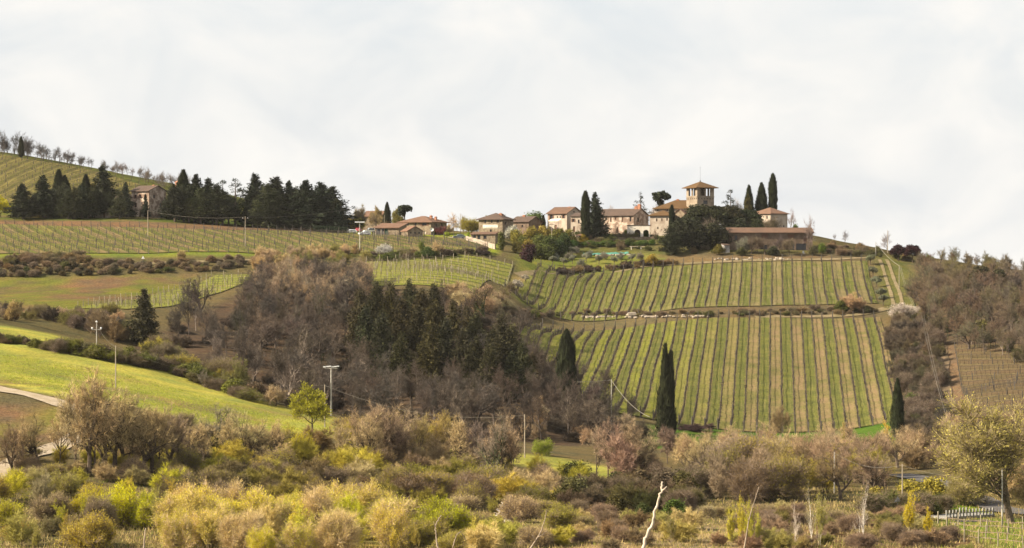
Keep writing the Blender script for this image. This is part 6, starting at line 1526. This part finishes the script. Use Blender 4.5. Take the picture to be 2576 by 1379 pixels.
p = ad(2258, 397); o = empty("road_sign", tuple(p), 0, "triangular road sign seen from behind left of the shrine pole", "sign"); bx_child("post", o, M_IRON, -.05, .05, -.05, .05, -.3, 2.6)
m_ = MB(); m_.add([(-.55, -.08, 2.1), (.55, -.08, 2.1), (0, -.08, 3.0), (-.55, -.055, 2.1), (.55, -.055, 2.1), (0, -.055, 3.0)], [(0, 1, 2), (5, 4, 3), (0, 3, 4, 1), (1, 4, 5, 2), (2, 5, 3, 0)]); m_.build("plate", M_IRON, o)
M_RED = plain("red_paint_cap", (0.5, 0.03, 0.03), .5)
p = gp(840, 1240); o = empty("marker_post", tuple(p), 0, "white roadside marker with red cap in the hollow left of centre", "marker")
m_ = MB(); m_.tube([(0, 0, -.3), (0, 0, 1.0)], [.14, .12], 8, True); m_.build("shaft", M_PORC, o); m_ = MB(); m_.tube([(0, 0, 1.003), (0, 0, 1.3)], [.12, .09], 8, True); m_.build("cap", M_RED, o)
for x, y, lab in [(2404, 1250, "white marker post on the verge below the country road"), (2346, 1222, "white marker post on the verge farther up the country road"), (1355, 1238, "small white marker in the thicket right of the ivied oak"), (1620, 1236, "small white marker post behind the dead trunk's tip")]:
    p = gp(x, y); o = empty("marker_post", tuple(p), 0, lab, "marker"); m_ = MB(); m_.tube([(0, 0, -.3), (0, 0, .95)], [.09, .08], 6, True); m_.build("shaft", M_PORC, o); m_ = MB(); m_.tube([(0, 0, .72), (0, 0, .86)], .095, 6); m_.build("band", M_IRON, o)
p = gp(360, 668); o = empty("road_sign", tuple(p), 0, "small red and white triangular sign by the left terrace track", "sign"); bx_child("post", o, M_IRON, -.05, .05, -.05, .05, -.3, 2.2)
m_ = MB(); m_.add([(-.5, -.08, 2.0), (.5, -.08, 2.0), (0, -.08, 2.9), (-.5, -.05, 2.0), (.5, -.05, 2.0), (0, -.05, 2.9)], [(0, 1, 2), (5, 4, 3), (0, 3, 4, 1), (1, 4, 5, 2), (2, 5, 3, 0)]); m_.build("plate", M_PORC, o)
p = gp(2163, 758); o = empty("marker_post", tuple(p), 0, "white stone marker on the last row of the upper vineyard", "marker"); m_ = MB(); m_.tube([(0, 0, -.2), (0, 0, .9), (0, 0, 1.4)], [.25, .28, .15], 7, True); m_.build("shaft", M_PORC, o)
# bridge with white railing
M_FENCE = plain("weathered_white", (0.24, 0.23, 0.21), 0.9, 0.4, 3.0)
A, B = ad(2378, 392), ad(2500, 397); z0 = max(A[2], B[2]) + .2
br = empty("footbridge", (float(A[0]), float(A[1]), float(z0)), math.atan2(B[1] - A[1], B[0] - A[0]), "concrete road bridge slab over the dark stream at the right", "bridge")
Lb = float(np.linalg.norm((B - A)[:2]))
bx_child("deck", br, M_FENCE, 0, Lb, -.3, 4.5, -.5, .12); bx_child("abutment", br, M_DSTONE, -.6, .35, -.2, 4.4, -3, -.503); bx_child("abutment", br, M_DSTONE, Lb - .5, Lb + .6, -.2, 4.4, -3, -.503)
rl = empty("bridge_railing", (float(A[0]), float(A[1]), float(z0)), math.atan2(B[1] - A[1], B[0] - A[0]), "white post railing along the near side of the bridge", "railing")
for i in range(15):
    x = .2 + i * (Lb - .4) / 14
    q = MB(); q.box(x - .1, x + .1, -.15, .05, .123, 1.15 if i not in (4, 5, 6) else 1.4); q.build("post", M_FENCE, rl)
bx_child("rail", rl, M_FENCE, .1, Lb - .1, -.09, -.02, .55, .66)
st = ribbon("stream_bed", [tuple(ad(2400, 389)), tuple(ad(2450, 390)), tuple(ad(2492, 391))], 3.0, plain("stream_mud", (0.035, 0.03, 0.02), .5), lift=0.05)
# bin, pool cover, garden furniture
p = ad(1201, 872); o = empty("wheeled_bin", tuple(p), math.radians(20), "green wheeled refuse bin on the lane below the village lawn", "bin"); M_BIN = plain("bin_green", (0.02, 0.10, 0.04), .5)
bx_child("body", o, M_BIN, -.75, .75, -.5, .5, .12, 1.1); bx_child("lid", o, plain("bin_lid", (0.04, 0.16, 0.07), .5), -.8, .8, -.55, .55, 1.103, 1.3)
for sx in (-.6, .6):
    q = MB(); q.tube([(sx, -.5, .12), (sx, -.38, .12)], .13, 8, True); q.build("wheel", M_TYRE, o)
p0 = ad(1467, 906); p1 = ad(1581, 905)
o = empty("pool_cover", tuple((p0 + p1) / 2), 0, "long turquoise pool tarpaulin edged with pale stones above the orchard", "tarpaulin")
mb = MB(); n = 24; r = np.random.default_rng(4); V = []
for i in range(n + 1):
    x = p0[0] + (p1[0] - p0[0]) * i / n
    for k, dy in enumerate((-1.3, -.4, .5, 1.4)):
        zz_ = float(tz(x, 905 + dy)); V.append((x - o.location[0], 905 + dy - o.location[1], zz_ - o.location[2] + .35 + .12 * r.normal() + .2 * (k in (1, 2))))
mb.add(V, [(i * 4 + k, (i + 1) * 4 + k, (i + 1) * 4 + k + 1, i * 4 + k + 1) for i in range(n) for k in range(3)]); mb.build("sheet", plain("turquoise_sheet", (0.07, 0.20, 0.15), .8, .4, 1.0), o)
M_STN = plain("pale_stone", (0.30, 0.25, 0.19), .9, .25)
def stone_mesh(seed):
    r = np.random.default_rng(seed); mb = MB()
    v = np.array([(x, y, z) for z in (-.5, .5) for y in (-.5, .5) for x in (-.5, .5)]) + r.normal(0, .09, (8, 3)); v[4:, :2] *= .78
    mid = np.array([(x, y, 0) for y in (-.62, .62) for x in (-.62, .62)]) + r.normal(0, .07, (4, 3))
    mb.add(np.concatenate([v, mid]), [(0, 2, 3, 1), (4, 5, 7, 6), (0, 1, 9, 8), (8, 9, 5, 4), (1, 3, 11, 9), (9, 11, 7, 5), (3, 2, 10, 11), (11, 10, 6, 7), (2, 0, 8, 10), (10, 8, 4, 6)])
    return mb.mesh("stone", M_STN)
STONES = [stone_mesh(s) for s in range(6)]
r = np.random.default_rng(9)
for i in range(22):
    x = p0[0] + (p1[0] - p0[0]) * r.uniform(0, 1); y = 905 - 2.4 + r.normal(0, .2)
    q = link("stone", STONES[i % 6], o, (x - o.location[0], y - o.location[1], float(tz(x, y)) - o.location[2] + .2), r.uniform(0, 6)); q.scale = (r.uniform(.5, 1.2), r.uniform(.4, .8), r.uniform(.3, .6))
# row of pale boulders along the bank between the vineyards
o = empty("boulder_row", tuple(ad(1600, 777)), 0, "row of pale boulders along the foot of the bank between the vineyards", "stones")
for i, x in enumerate(np.sort(np.concatenate([r.uniform(1462, 1560, 22), r.uniform(1560, 1785, 50)]))):
    p = gp(x, 801 + r.normal(0, 1.2) - (x - 1500) * .006); sz = r.uniform(.4, .95)
    q = link("stone", STONES[i % 6], o, tuple(p - np.array(o.location) + [0, 0, .35]), r.uniform(0, 6)); q.scale = (sz * r.uniform(1, 1.9), sz * .8, sz * r.uniform(.5, .8))
p = gp(1590, 800); q = link("stone", STONES[0], o, tuple(p - np.array(o.location) + [0, 0, .8]), .3); q.scale = (2.6, 1.3, 1.7)
for px0, px1, py, n_, lab in [(1640, 1700, 661, 26, "patch of pale tumbled stones above the upper vineyard's middle"), (1790, 2000, 654, 30, "scattered pale stones along the terrace edge below the barn")]:
    c = gp((px0 + px1) / 2, py); o = empty("stone_heap", tuple(c), 0, lab, "stones")
    for i in range(n_):
        p = gp(r.uniform(px0, px1), py + r.normal(0, 1.6)); sz = r.uniform(.35, .9)
        q = link("stone", STONES[i % 6], o, tuple(p - c + [0, 0, .2]), r.uniform(0, 6)); q.scale = (sz * 1.4, sz, sz * .7)
o = empty("log_bench", tuple(ad(1613, 912)), 0, "pale horizontal log bench right of the pool tarpaulin", "bench"); bx_child("seat", o, M_DEAD, -4.0, 3.2, -.2, .2, .75, .95); bx_child("leg", o, M_WHITE, -.3, .1, -.15, .15, -.2, .747); bx_child("leg", o, M_WHITE, 2.4, 2.7, -.15, .15, -.2, .747); bx_child("leg", o, M_WHITE, -3.6, -3.3, -.15, .15, -.2, .747)
o = empty("white_chair", tuple(ad(2022, 898)), .5, "white garden chair in front of the barn's dark arcade", "chair"); bx_child("seat", o, M_PORC, -.3, .3, -.3, .3, .42, .5); bx_child("backrest", o, M_PORC, -.3, .3, .22, .3, .503, 1.15)
for sx in (-.26, .26):
    for sy in (-.26, .26): bx_child("leg", o, M_PORC, sx - .04, sx + .04, sy - .04, sy + .04, 0, .418)
o = empty("satellite_dish", tuple(ad(1086, 917) + [0, 0, 0]), 0, "white satellite dish at the farmhouse corner", "dish"); bx_child("mast", o, M_IRON, -.05, .05, -.05, .05, -.2, 2.0)
m_ = MB(); a_ = np.linspace(0, 2 * math.pi, 15)[:-1]; m_.add([(0, .1, 2.4)] + [(.35 * math.cos(t), .0, 2.4 + .35 * math.sin(t)) for t in a_] + [(.65 * math.cos(t), -.22, 2.4 + .65 * math.sin(t)) for t in a_], [(0, 1 + i, 1 + (i + 1) % 14) for i in range(14)] + [(1 + i, 15 + i, 15 + (i + 1) % 14, 1 + (i + 1) % 14) for i in range(14)]); m_.build("bowl", M_PORC, o)
# stakes before the cart shed and clipped dark hedge at the conifer belt's end
o = empty("stake_fence", tuple(ad(950, 908)), 0, "upright grey stakes leaning before the cart shed's open bay", "fence")
for i in range(14):
    p = ad(938 + i * 2.0, 907) - ad(950, 908); q = MB(); hh = r.uniform(1.6, 2.6); q.tube([(0, 0, -.3), (r.normal(0, .15), 0, hh)], .07, 5, True); q.build("stake", M_PLANK if i % 2 else M_DARKW, o, tuple(p))
for i in range(7):
    plant("shrub", ad(800 + i * 10.5, 918), 2.6, (0.022, 0.034, 0.016), "hedge_bush", "clipped dark hedge bush left of the parked cars", "bush", "dark hedge by the parked cars", wide=2.0, cj=.05)

# ------------------------------------------------------------------ foreground thicket
FT = [("leaf_tree", 785, 1085, 958, (0.33, 0.33, 0.03), "bushy yellow-green tree beside the lamp mast on the meadow", 1.1, DKBARK, None), ("bare_fg", 98, 1172, 1030, BRN, "forked dark bare tree before the gravel road bend", 1.15, DKBARK, None), ("bare_fg", 222, 1200, 900, TAN, "tallest pale bare tree of the left foreground, before the gravel road", 0.62, BARK, None),
      ("bare_fg", 265, 1195, 985, TAN, "bare tree just right of the tallest left foreground tree", 0.95, (0.07, 0.052, 0.036), None), ("bare_fg", 312, 1185, 980, (0.2, 0.16, 0.11), "broad bare tree in the middle of the left foreground group", 1.0, BARK, None), ("bare_fg", 380, 1190, 1010, TAN, "open bare tree at the right of the left foreground group", 0.9, BARK, None),
      ("bare_fg", 425, 1185, 1035, (0.23, 0.18, 0.13), "bare brown tree left of the ivy-stemmed tree", 0.85, BARK, None), ("bare_fg", 537, 1150, 1005, (0.22, 0.18, 0.12), "bare tree with dark ivied stems on the meadow's lower edge", 0.8, (0.045, 0.045, 0.02), None), ("bare_multi", 655, 1150, 1045, TAN, "pale bare shrub tree below the meadow's middle", 0.9, BARK, None),
      ("leaf_bush", 752, 1165, 1076, (0.52, 0.40, 0.02), "golden-yellow bush under the lamp mast", 0.85, BARK, None), ("bare_fg", 975, 1175, 1010, (0.26, 0.185, 0.13), "large pinkish bare tree right of the lamp mast", 0.95, BARK, None), ("bare_fg", 925, 1180, 1030, TAN, "leaning pale bare tree left of the large pinkish one", 0.8, BARK, None),
      ("sparse_tree", 1094, 1170, 1034, (0.40, 0.29, 0.05), "mustard-yellow tree between the pinkish bare tree and the ivied oak", 0.95, BARK, None), ("bare_fg", 1243, 1236, 1018, (0.2, 0.155, 0.12), "big bare oak with thick ivy-green trunk in the centre foreground", 0.8, (0.06, 0.065, 0.03), None), ("bare_fg", 1205, 1200, 1050, (0.22, 0.165, 0.125), "bare tree behind the ivied oak on its left", 0.8, BARK, None),
      ("leaf_bush", 1367, 1146, 1096, (0.26, 0.33, 0.03), "bright green bush right of the thin pole on the meadow tip", 1.2, BARK, None), ("bare_multi", 1558, 1215, 1056, (0.30, 0.195, 0.14), "pinkish many-stemmed bare tree in the right centre", 1.0, BARK, None), ("bare_multi", 1640, 1220, 1130, (0.22, 0.155, 0.10), "lower brown bare tree right of the pinkish many-stemmed one", 1.0, BARK, None),
      ("bare", 1680, 1150, 1060, (0.22, 0.15, 0.11), "bare tree in front of the twin-tipped cypress's foot", 0.9, BARK, 500), ("bare", 1965, 1085, 1010, BRN, "dark bare tree standing against the lower vineyard's foot", 0.8, BARK, 590),
      ("willow", 2545, 1318, 968, (0.42, 0.36, 0.09), "great yellow-green willow towering at the right edge", 1.3, (0.12, 0.09, 0.06), 388), ("thin_bush", 2430, 1270, 1180, (0.3, 0.25, 0.06), "yellowish bush left of the great willow's trunk", 1.1, BARK, 415), ("bare_fg", 2200, 1262, 1100, (0.25, 0.18, 0.12), "round-crowned bare tree on a single trunk above the little shrine", 1.0, BARK, 420),
      ("leaf_bush", 1125, 1400, 1236, (0.40, 0.42, 0.012), "large bright green bush at the bottom centre", 0.95, BARK, 335), ("leaf_bush", 1035, 1340, 1275, (0.34, 0.37, 0.02), "smaller round green bush left of the large bottom-centre bush", 1.0, BARK, 352), ("leaf_bush", 1268, 1370, 1318, (0.45, 0.47, 0.015), "small lime bush right of the large bottom-centre bush", 1.1, BARK, 345),
      ("leaf_bush", 300, 1380, 1205, (0.66, 0.60, 0.01), "big vivid yellow-green bush at the lower left", 0.85, BARK, 352), ("leaf_bush", 225, 1370, 1212, (0.62, 0.52, 0.01), "vivid yellow bush left of the big yellow-green one", 0.8, BARK, 356), ("leaf_bush", 380, 1385, 1225, (0.48, 0.47, 0.01), "yellow-green bush right of the big vivid one", 0.8, BARK, 350), ("shrub", 425, 1375, 1275, (0.08, 0.13, 0.015), "deep green bush at the right end of the vivid yellow-green bushes", 0.8, BARK, 347),
      ("leaf_bush", 240, 1420, 1295, (0.45, 0.48, 0.05), "pale green bush at the bottom left below the vivid ones", 1.0, BARK, 330), ("leaf_bush", 42, 1420, 1300, (0.46, 0.30, 0.05), "orange-brown leafy bush in the bottom left corner", 1.1, BARK, 335), ("thin_bush", 130, 1400, 1285, (0.2, 0.19, 0.07), "grey-green bush between the orange-brown and pale green bushes", 1.0, BARK, 340),
      ("leaf_bush", 90, 1250, 1165, (0.38, 0.34, 0.12), "pale cream-flowered bush below the forked dark bare tree", 0.9, BARK, 385), ("upright", 1865, 1400, 1232, (0.56, 0.50, 0.03), "tallest of the upright yellow-budded young poplars at the lower right", 0.6, (0.35, 0.29, 0.18), 335), ("upright", 1838, 1400, 1262, (0.54, 0.48, 0.05), "leftmost upright yellow-budded young poplar right of the dead trunk", 0.55, (0.35, 0.29, 0.18), 336), ("upright", 1885, 1400, 1243, (0.55, 0.48, 0.04), "upright yellow-budded poplar between the tallest and the rightmost of its clump", 0.55, (0.35, 0.29, 0.18), 333), ("upright", 1906, 1400, 1270, (0.50, 0.44, 0.06), "rightmost upright yellow-budded poplar of its clump by the thin dead stem", 0.5, (0.35, 0.29, 0.18), 337), ("upright", 2287, 1350, 1225, (0.60, 0.48, 0.01), "vivid yellow upright young poplar right of the shrine", 0.75, (0.3, 0.25, 0.15), 365),
      ("upright", 2335, 1355, 1265, (0.58, 0.46, 0.01), "smaller yellow upright poplar right of the vivid one", 0.8, (0.3, 0.25, 0.15), 362), ("pole_tree", 2171, 1400, 1206, PALEBARK, "tall white-stemmed young poplar at the lower right", 0.9, (0.6, 0.54, 0.45), 342), ("pole_tree", 2042, 1400, 1203, (0.38, 0.34, 0.12), "white-stemmed young poplar left of the tallest one", 0.8, (0.6, 0.54, 0.45), 345),
      ("upright", 2062, 1395, 1232, (0.36, 0.33, 0.06), "yellow-budded sapling right beside the left white-stemmed poplar", 0.5, (0.5, 0.44, 0.35), 344), ("pole_tree", 2000, 1400, 1255, PALEBARK, "short pale poplar sapling, leftmost of the white-stemmed ones", 0.9, (0.5, 0.42, 0.33), 340), ("upright", 1690, 1400, 1275, (0.30, 0.26, 0.06), "thin yellowish saplings right of the dead white trunk", 0.7, (0.35, 0.28, 0.2), 335),
      ("upright", 2228, 1130, 1045, (0.58, 0.40, 0.04), "golden-tipped poplar tops beside the lower right cypress", 0.85, (0.4, 0.33, 0.22), 520), ("upright", 2120, 1120, 1050, (0.40, 0.29, 0.06), "golden-tipped poplar left of the other golden tops", 0.6, (0.3, 0.24, 0.17), 520), ("leaf_bush", 2430, 1400, 1360, (0.27, 0.30, 0.05), "pale green bush on the bottom edge below the corner vineyard", 1.0, BARK, 335),
      ("leaf_bush", 1060, 1400, 1330, (0.3, 0.25, 0.05), "tan-green bush at the foot of the large bottom-centre bush", 1.2, BARK, 330), ("shrub", 1700, 1310, 1250, (0.07, 0.10, 0.015), "dark green bush in the shade right of the dead trunk's tip", 1.5, BARK, 385), ("shrub", 1620, 1310, 1262, (0.06, 0.075, 0.02), "dark green bush behind the dead trunk", 1.5, BARK, 388), ("brush", 500, 1400, 1275, (0.40, 0.33, 0.25), "greyish bush draped with dry vines right of the vivid bushes", 0.9, (0.45, 0.38, 0.3), 340)]
for k, x, b, t, c, lab, w, tr, D in FT:
    tree(k, x, b, t, c, {"leaf_bush": "leafy_bush", "thin_bush": "leafy_bush", "shrub": "leafy_bush", "brush": "dry_bush", "upright": "young_poplar", "pole_tree": "young_poplar", "leaf_tree": "spring_tree", "sparse_tree": "spring_tree"}.get(k, "bare_tree"), lab, D=D, wide=w, trunk=tr, twig=np.array(tr) * 0.9 if k in ("upright",) else ((0.26, 0.21, 0.11) if k in ("willow", "leaf_bush", "thin_bush") else None),
         cat="bush" if k in ("leaf_bush", "thin_bush", "shrub", "brush") else "tree", cj=0.04)
for i, (x, b, t, k, c) in enumerate([(150, 1185, 1020, "forest", TAN), (185, 1195, 970, "forest", TAN), (240, 1200, 960, "forest", TAN), (285, 1190, 985, "bare_fg", TAN), (335, 1190, 1000, "forest", (0.36, 0.27, 0.15)), (360, 1195, 1040, "bare_fg", TAN), (402, 1190, 1025, "forest", TAN), (455, 1190, 1050, "forest", (0.34, 0.25, 0.14)), (480, 1180, 1060, "bare_fg", TAN),
        (580, 1170, 1055, "forest", TAN), (620, 1165, 1050, "bare_fg", (0.4, 0.33, 0.15)), (690, 1170, 1075, "bare_fg", TAN), (860, 1180, 1080, "forest", TAN), (905, 1175, 1040, "forest", PINK), (950, 1180, 1022, "forest", PINK), (1000, 1180, 1030, "bare_fg", PINK), (1030, 1175, 1045, "forest", PINK), (1055, 1180, 1055, "forest", (0.34, 0.26, 0.1)), (1130, 1180, 1045, "forest", (0.36, 0.28, 0.09)),
        (1165, 1195, 1060, "bare_fg", TAN), (1265, 1225, 1050, "bare_fg", PINK), (1290, 1215, 1080, "forest", PINK), (1500, 1210, 1090, "forest", PINK), (1530, 1215, 1070, "forest", PINK), (1590, 1215, 1065, "forest", PINK), (1610, 1220, 1090, "bare_fg", PINK), (30, 1200, 1080, "bare_fg", BRN), (60, 1190, 1060, "forest", TAN)]):
    tree(k, x, b, t - 28, c, "bare_tree", "%s wispy bare tree from the left in the foreground line below the meadow" % ordinal(sorted([150, 185, 240, 285, 335, 360, 402, 455, 480, 580, 620, 690, 860, 905, 950, 1000, 1030, 1055, 1130, 1165, 1265, 1290, 1500, 1530, 1590, 1610, 30, 60]).index(x)), group="wispy bare trees of the foreground", wide=0.85 if k == "bare_fg" else 0.9, trunk=(0.08, 0.06, 0.042), cj=0.05)
def fill(n, poly, seed, mind, kinds, hr, cols, name, label, group, cat="bush", wr=(1.0, 1.5), trunk=BARK, cj=0.07):
    wood(scatter(n, poly, seed, mind), kinds, hr, cols, name, label, group, cat, trunk, wr, cj)
fill(44, [(1700, 1160), (1850, 1150), (2280, 1150), (2330, 1170), (2330, 1200), (2200, 1220), (1900, 1225), (1700, 1190)], 40, 4.2, ["bare_fg", "bare_multi", "forest"], (6.5, 9), [PINK, (0.33, 0.235, 0.15), TAN], "bare_tree", "pinkish leafless tree below the lower vineyard", "bare tree belt below the lower vineyard", "tree", (0.85, 1.15))
fill(26, [(1750, 1200), (2250, 1195), (2250, 1265), (1750, 1270)], 41, 4.8, ["bare_fg", "bare_multi", "thin_bush"], (6, 9.5), [(0.25, 0.19, 0.12), OLV, BRN], "bare_tree", "brown tree in the nearer right thicket", "nearer thicket at the right", "tree", (0.85, 1.2))
fill(24, [(2250, 1130), (2576, 1080), (2600, 1230), (2480, 1225), (2400, 1215), (2280, 1185)], 42, 4.8, ["bare", "bare_multi", "brush"], (4.5, 8), [PINK, BRN, GREY], "bare_tree", "brown leafless tree above the country road", "trees above the country road", "tree", (0.8, 1.2))
fill(9, [(2540, 1240), (2640, 1230), (2640, 1310), (2560, 1305)], 43, 4.0, ["bare", "bare_multi"], (6, 9), [PINK, TAN], "bare_tree", "bare tree at the right edge", "bare trees beside the willow", "tree")
fill(20, [(880, 1105), (1190, 1165), (1190, 1205), (1150, 1200), (880, 1165)], 44, 5.0, ["bare_multi", "bare_fg", "thin_bush", "bare_fg"], (4, 8), [PINK, (0.40, 0.31, 0.07), TAN, (0.34, 0.29, 0.04)], "thicket_bush", "tan bush along the meadow's lower end", "thicket along the meadow's lower end")
fill(26, [(440, 1140), (700, 1130), (900, 1150), (900, 1220), (600, 1230), (440, 1200)], 45, 5.0, ["bare_fg", "bare_multi", "thin_bush", "brush"], (3.5, 6), [(0.24, 0.17, 0.07), TAN, (0.42, 0.34, 0.05), (0.36, 0.31, 0.04)], "thicket_bush", "brown bush in the thicket below the meadow", "thicket below the meadow, left of centre")
fill(13, [(420, 1095), (560, 1100), (740, 1115), (720, 1135), (440, 1120)], 46, 5.0, ["bare_multi", "thin_bush"], (3, 5), [TAN, (0.3, 0.25, 0.08)], "thicket_bush", "tan bush fringing the meadow's lower edge", "bushes fringing the meadow")
fill(24, [(60, 1150), (440, 1150), (440, 1225), (60, 1225)], 47, 4.6, ["thin_bush", "bare_multi", "brush"], (2.2, 4.2), [(0.36, 0.31, 0.04), (0.40, 0.35, 0.05), TAN, (0.26, 0.21, 0.08)], "thicket_bush", "olive-brown bush under the left bare trees", "undergrowth of the left foreground group")
fill(34, [(1420, 1225), (1760, 1225), (1760, 1300), (1420, 1290)], 48, 4.0, ["brush", "thin_bush", "shrub"], (3, 5.5), [(0.10, 0.072, 0.036), (0.09, 0.08, 0.025), (0.055, 0.06, 0.015), (0.11, 0.078, 0.045)], "thicket_bush", "dark brown bush in the shady thicket", "shady thicket right of centre")
fill(38, [(880, 1195), (1200, 1205), (1440, 1225), (1440, 1290), (880, 1290)], 49, 4.8, ["thin_bush", "brush", "leaf_bush", "bare_multi"], (3.2, 6), [(0.32, 0.28, 0.03), (0.17, 0.12, 0.055), (0.42, 0.35, 0.045), TAN, (0.18, 0.16, 0.025)], "thicket_bush", "olive-brown bush in the central tangle", "tangled thicket at the centre")
fill(22, [(440, 1225), (900, 1230), (900, 1275), (440, 1285)], 50, 4.8, ["brush", "thin_bush"], (3, 5.5), [(0.16, 0.115, 0.05), (0.24, 0.2, 0.04), (0.12, 0.09, 0.035)], "thicket_bush", "dark brown bush in the hollow", "hollow behind the bottom shrubs")
fill(42, [(430, 1320), (1000, 1320), (1000, 1400), (430, 1400)], 51, 4.0, ["thin_bush", "leaf_bush", "upright", "thin_bush", "bare_multi"], (4.0, 7.6), [(0.62, 0.53, 0.05), (0.58, 0.47, 0.10), (0.54, 0.42, 0.15), (0.54, 0.52, 0.03), (0.46, 0.42, 0.05)], "pale_shrub", "pale yellow-tan shrub in the sunny mass", "sunny pale shrubs along the bottom left of centre", "bush", (0.75, 1.15), (0.25, 0.19, 0.11))
fill(24, [(-20, 1250), (430, 1255), (430, 1395), (-20, 1395)], 52, 4.2, ["thin_bush", "leaf_bush", "upright", "bare_multi"], (3.2, 6.4), [(0.50, 0.46, 0.03), (0.46, 0.36, 0.05), (0.36, 0.33, 0.08), (0.32, 0.25, 0.13)], "pale_shrub", "olive-tan shrub in the lower left corner", "lower left corner shrubs", "bush", (0.75, 1.15))
fill(26, [(1000, 1300), (1420, 1300), (1420, 1395), (1000, 1395)], 53, 3.8, ["thin_bush", "leaf_bush", "upright", "brush"], (2.4, 4.8), [(0.48, 0.41, 0.08), (0.52, 0.40, 0.17), (0.36, 0.32, 0.05)], "pale_shrub", "pale shrub along the bottom centre", "pale shrubs along the bottom centre")
fill(34, [(1420, 1300), (1990, 1290), (1990, 1390), (1420, 1390)], 54, 3.6, ["thin_bush", "brush", "brush"], (1.6, 3.4), [(0.48, 0.38, 0.16), BRN, (0.34, 0.29, 0.08), (0.30, 0.2, 0.12)], "pale_shrub", "low dry shrub in the tan clearing", "low dry shrubs along the bottom right")
fill(48, [(1900, 1295), (2330, 1300), (2450, 1385), (1900, 1385)], 55, 3.0, ["brush", "thin_bush"], (1.5, 3.2), [RUST, (0.27, 0.18, 0.11), (0.32, 0.26, 0.1), (0.17, 0.15, 0.04)], "bramble", "reddish-brown bramble at the lower right", "brambles of the lower right corner", "bush")
fill(14, [(2200, 1275), (2370, 1262), (2375, 1300), (2210, 1300)], 56, 3.2, ["shrub", "thin_bush"], (2.4, 4.8), [(0.09, 0.10, 0.02), OLV], "green_bush", "dark green bush left of the railing", "bushes left of the white railing")

# grass tufts of the near slope: uncountable
def tufts(name, n, poly, seed, h, col, spread=0.5):
    r = np.random.default_rng(seed)
    P = np.array(poly, float); lo, hi = P.min(0), P.max(0)
    q = r.uniform(lo, hi, (n * 3, 2)); q = q[inpoly(q[:, 0], q[:, 1], poly)][:n]
    # ground under each picture point by interpolating a coarse survey
    nx, ny = 40, 16
    xs = np.linspace(lo[0], hi[0], nx); ys = np.linspace(lo[1], hi[1], ny)
    Dg = np.array([[gp(a, b)[1] for a in xs] for b in ys])
    fx = (q[:, 0] - lo[0]) / (hi[0] - lo[0]) * (nx - 1.001); fy = (q[:, 1] - lo[1]) / (hi[1] - lo[1]) * (ny - 1.001)
    i = fx.astype(int); j = fy.astype(int); u = fx - i; v = fy - j
    D = Dg[j, i] * (1 - u) * (1 - v) + Dg[j, i + 1] * u * (1 - v) + Dg[j + 1, i] * (1 - u) * v + Dg[j + 1, i + 1] * u * v
    x = (q[:, 0] - CX) / F * D
    k = 5
    x = np.repeat(x, k) + r.normal(0, spread, len(x) * k); y = np.repeat(D, k) + r.normal(0, spread, len(D) * k)
    z = tz(x, y)
    b = np.stack([x, y, z - 0.05], -1); m = len(b)
    d = unit2(np.array([0, 0, 1.0]) + r.normal(0, 0.35, (m, 3)))
    s = unit2(np.cross(d, rdirs(r, m))) * 0.05
    mb = MB(); mb.tris(b - s, b + s, b + d * r.uniform(0.4, 1.2, m)[:, None] * h)
    o = mb.build(name, M_LEAF); o.color = (*col, 1)
    return tag(o, kind="stuff")
tag(tufts("dry_grass", 9000, [(-30, 1230), (2576, 1230), (2620, 1400), (-30, 1400)], 61, 0.7, (0.40, 0.31, 0.13)), "dry tan grass growing between the foreground shrubs", "grass")
tag(tufts("green_grass", 5000, [(-30, 1200), (2576, 1200), (2620, 1400), (-30, 1400)], 62, 0.5, (0.2, 0.22, 0.03)), "green grass growing between the foreground shrubs", "grass")
tag(tufts("meadow_grass", 7000, [(0, 890), (300, 940), (640, 1030), (900, 1085), (850, 1098), (500, 1060), (250, 1003), (0, 960)], 63, 0.28, (0.27, 0.31, 0.03)), "short bright grass on the sloping meadow", "grass")

# ------------------------------------------------------------------ the air itself: thin spring haze over the whole valley
def haze():
    mb = MB(); mb.box(-3050, 3050, -650, 5050, -63.5, 76)
    o = mb.build("haze", None)
    m = bpy.data.materials.new("haze"); m.use_nodes = True
    nt = m.node_tree
    for n in list(nt.nodes): nt.nodes.remove(n)
    out = nt.nodes.new("ShaderNodeOutputMaterial"); v = nt.nodes.new("ShaderNodeVolumePrincipled")
    v.inputs["Color"].default_value = (0.95, 0.93, 0.90, 1)
    v.inputs["Density"].default_value = 0.00002
    v.inputs["Anisotropy"].default_value = 0.0
    nt.links.new(v.outputs[0], out.inputs["Volume"])
    o.data.materials.append(m)
    tag(o, kind="stuff"); o["label"] = "thin pale haze filling the valley air"; o["category"] = "haze"
haze()
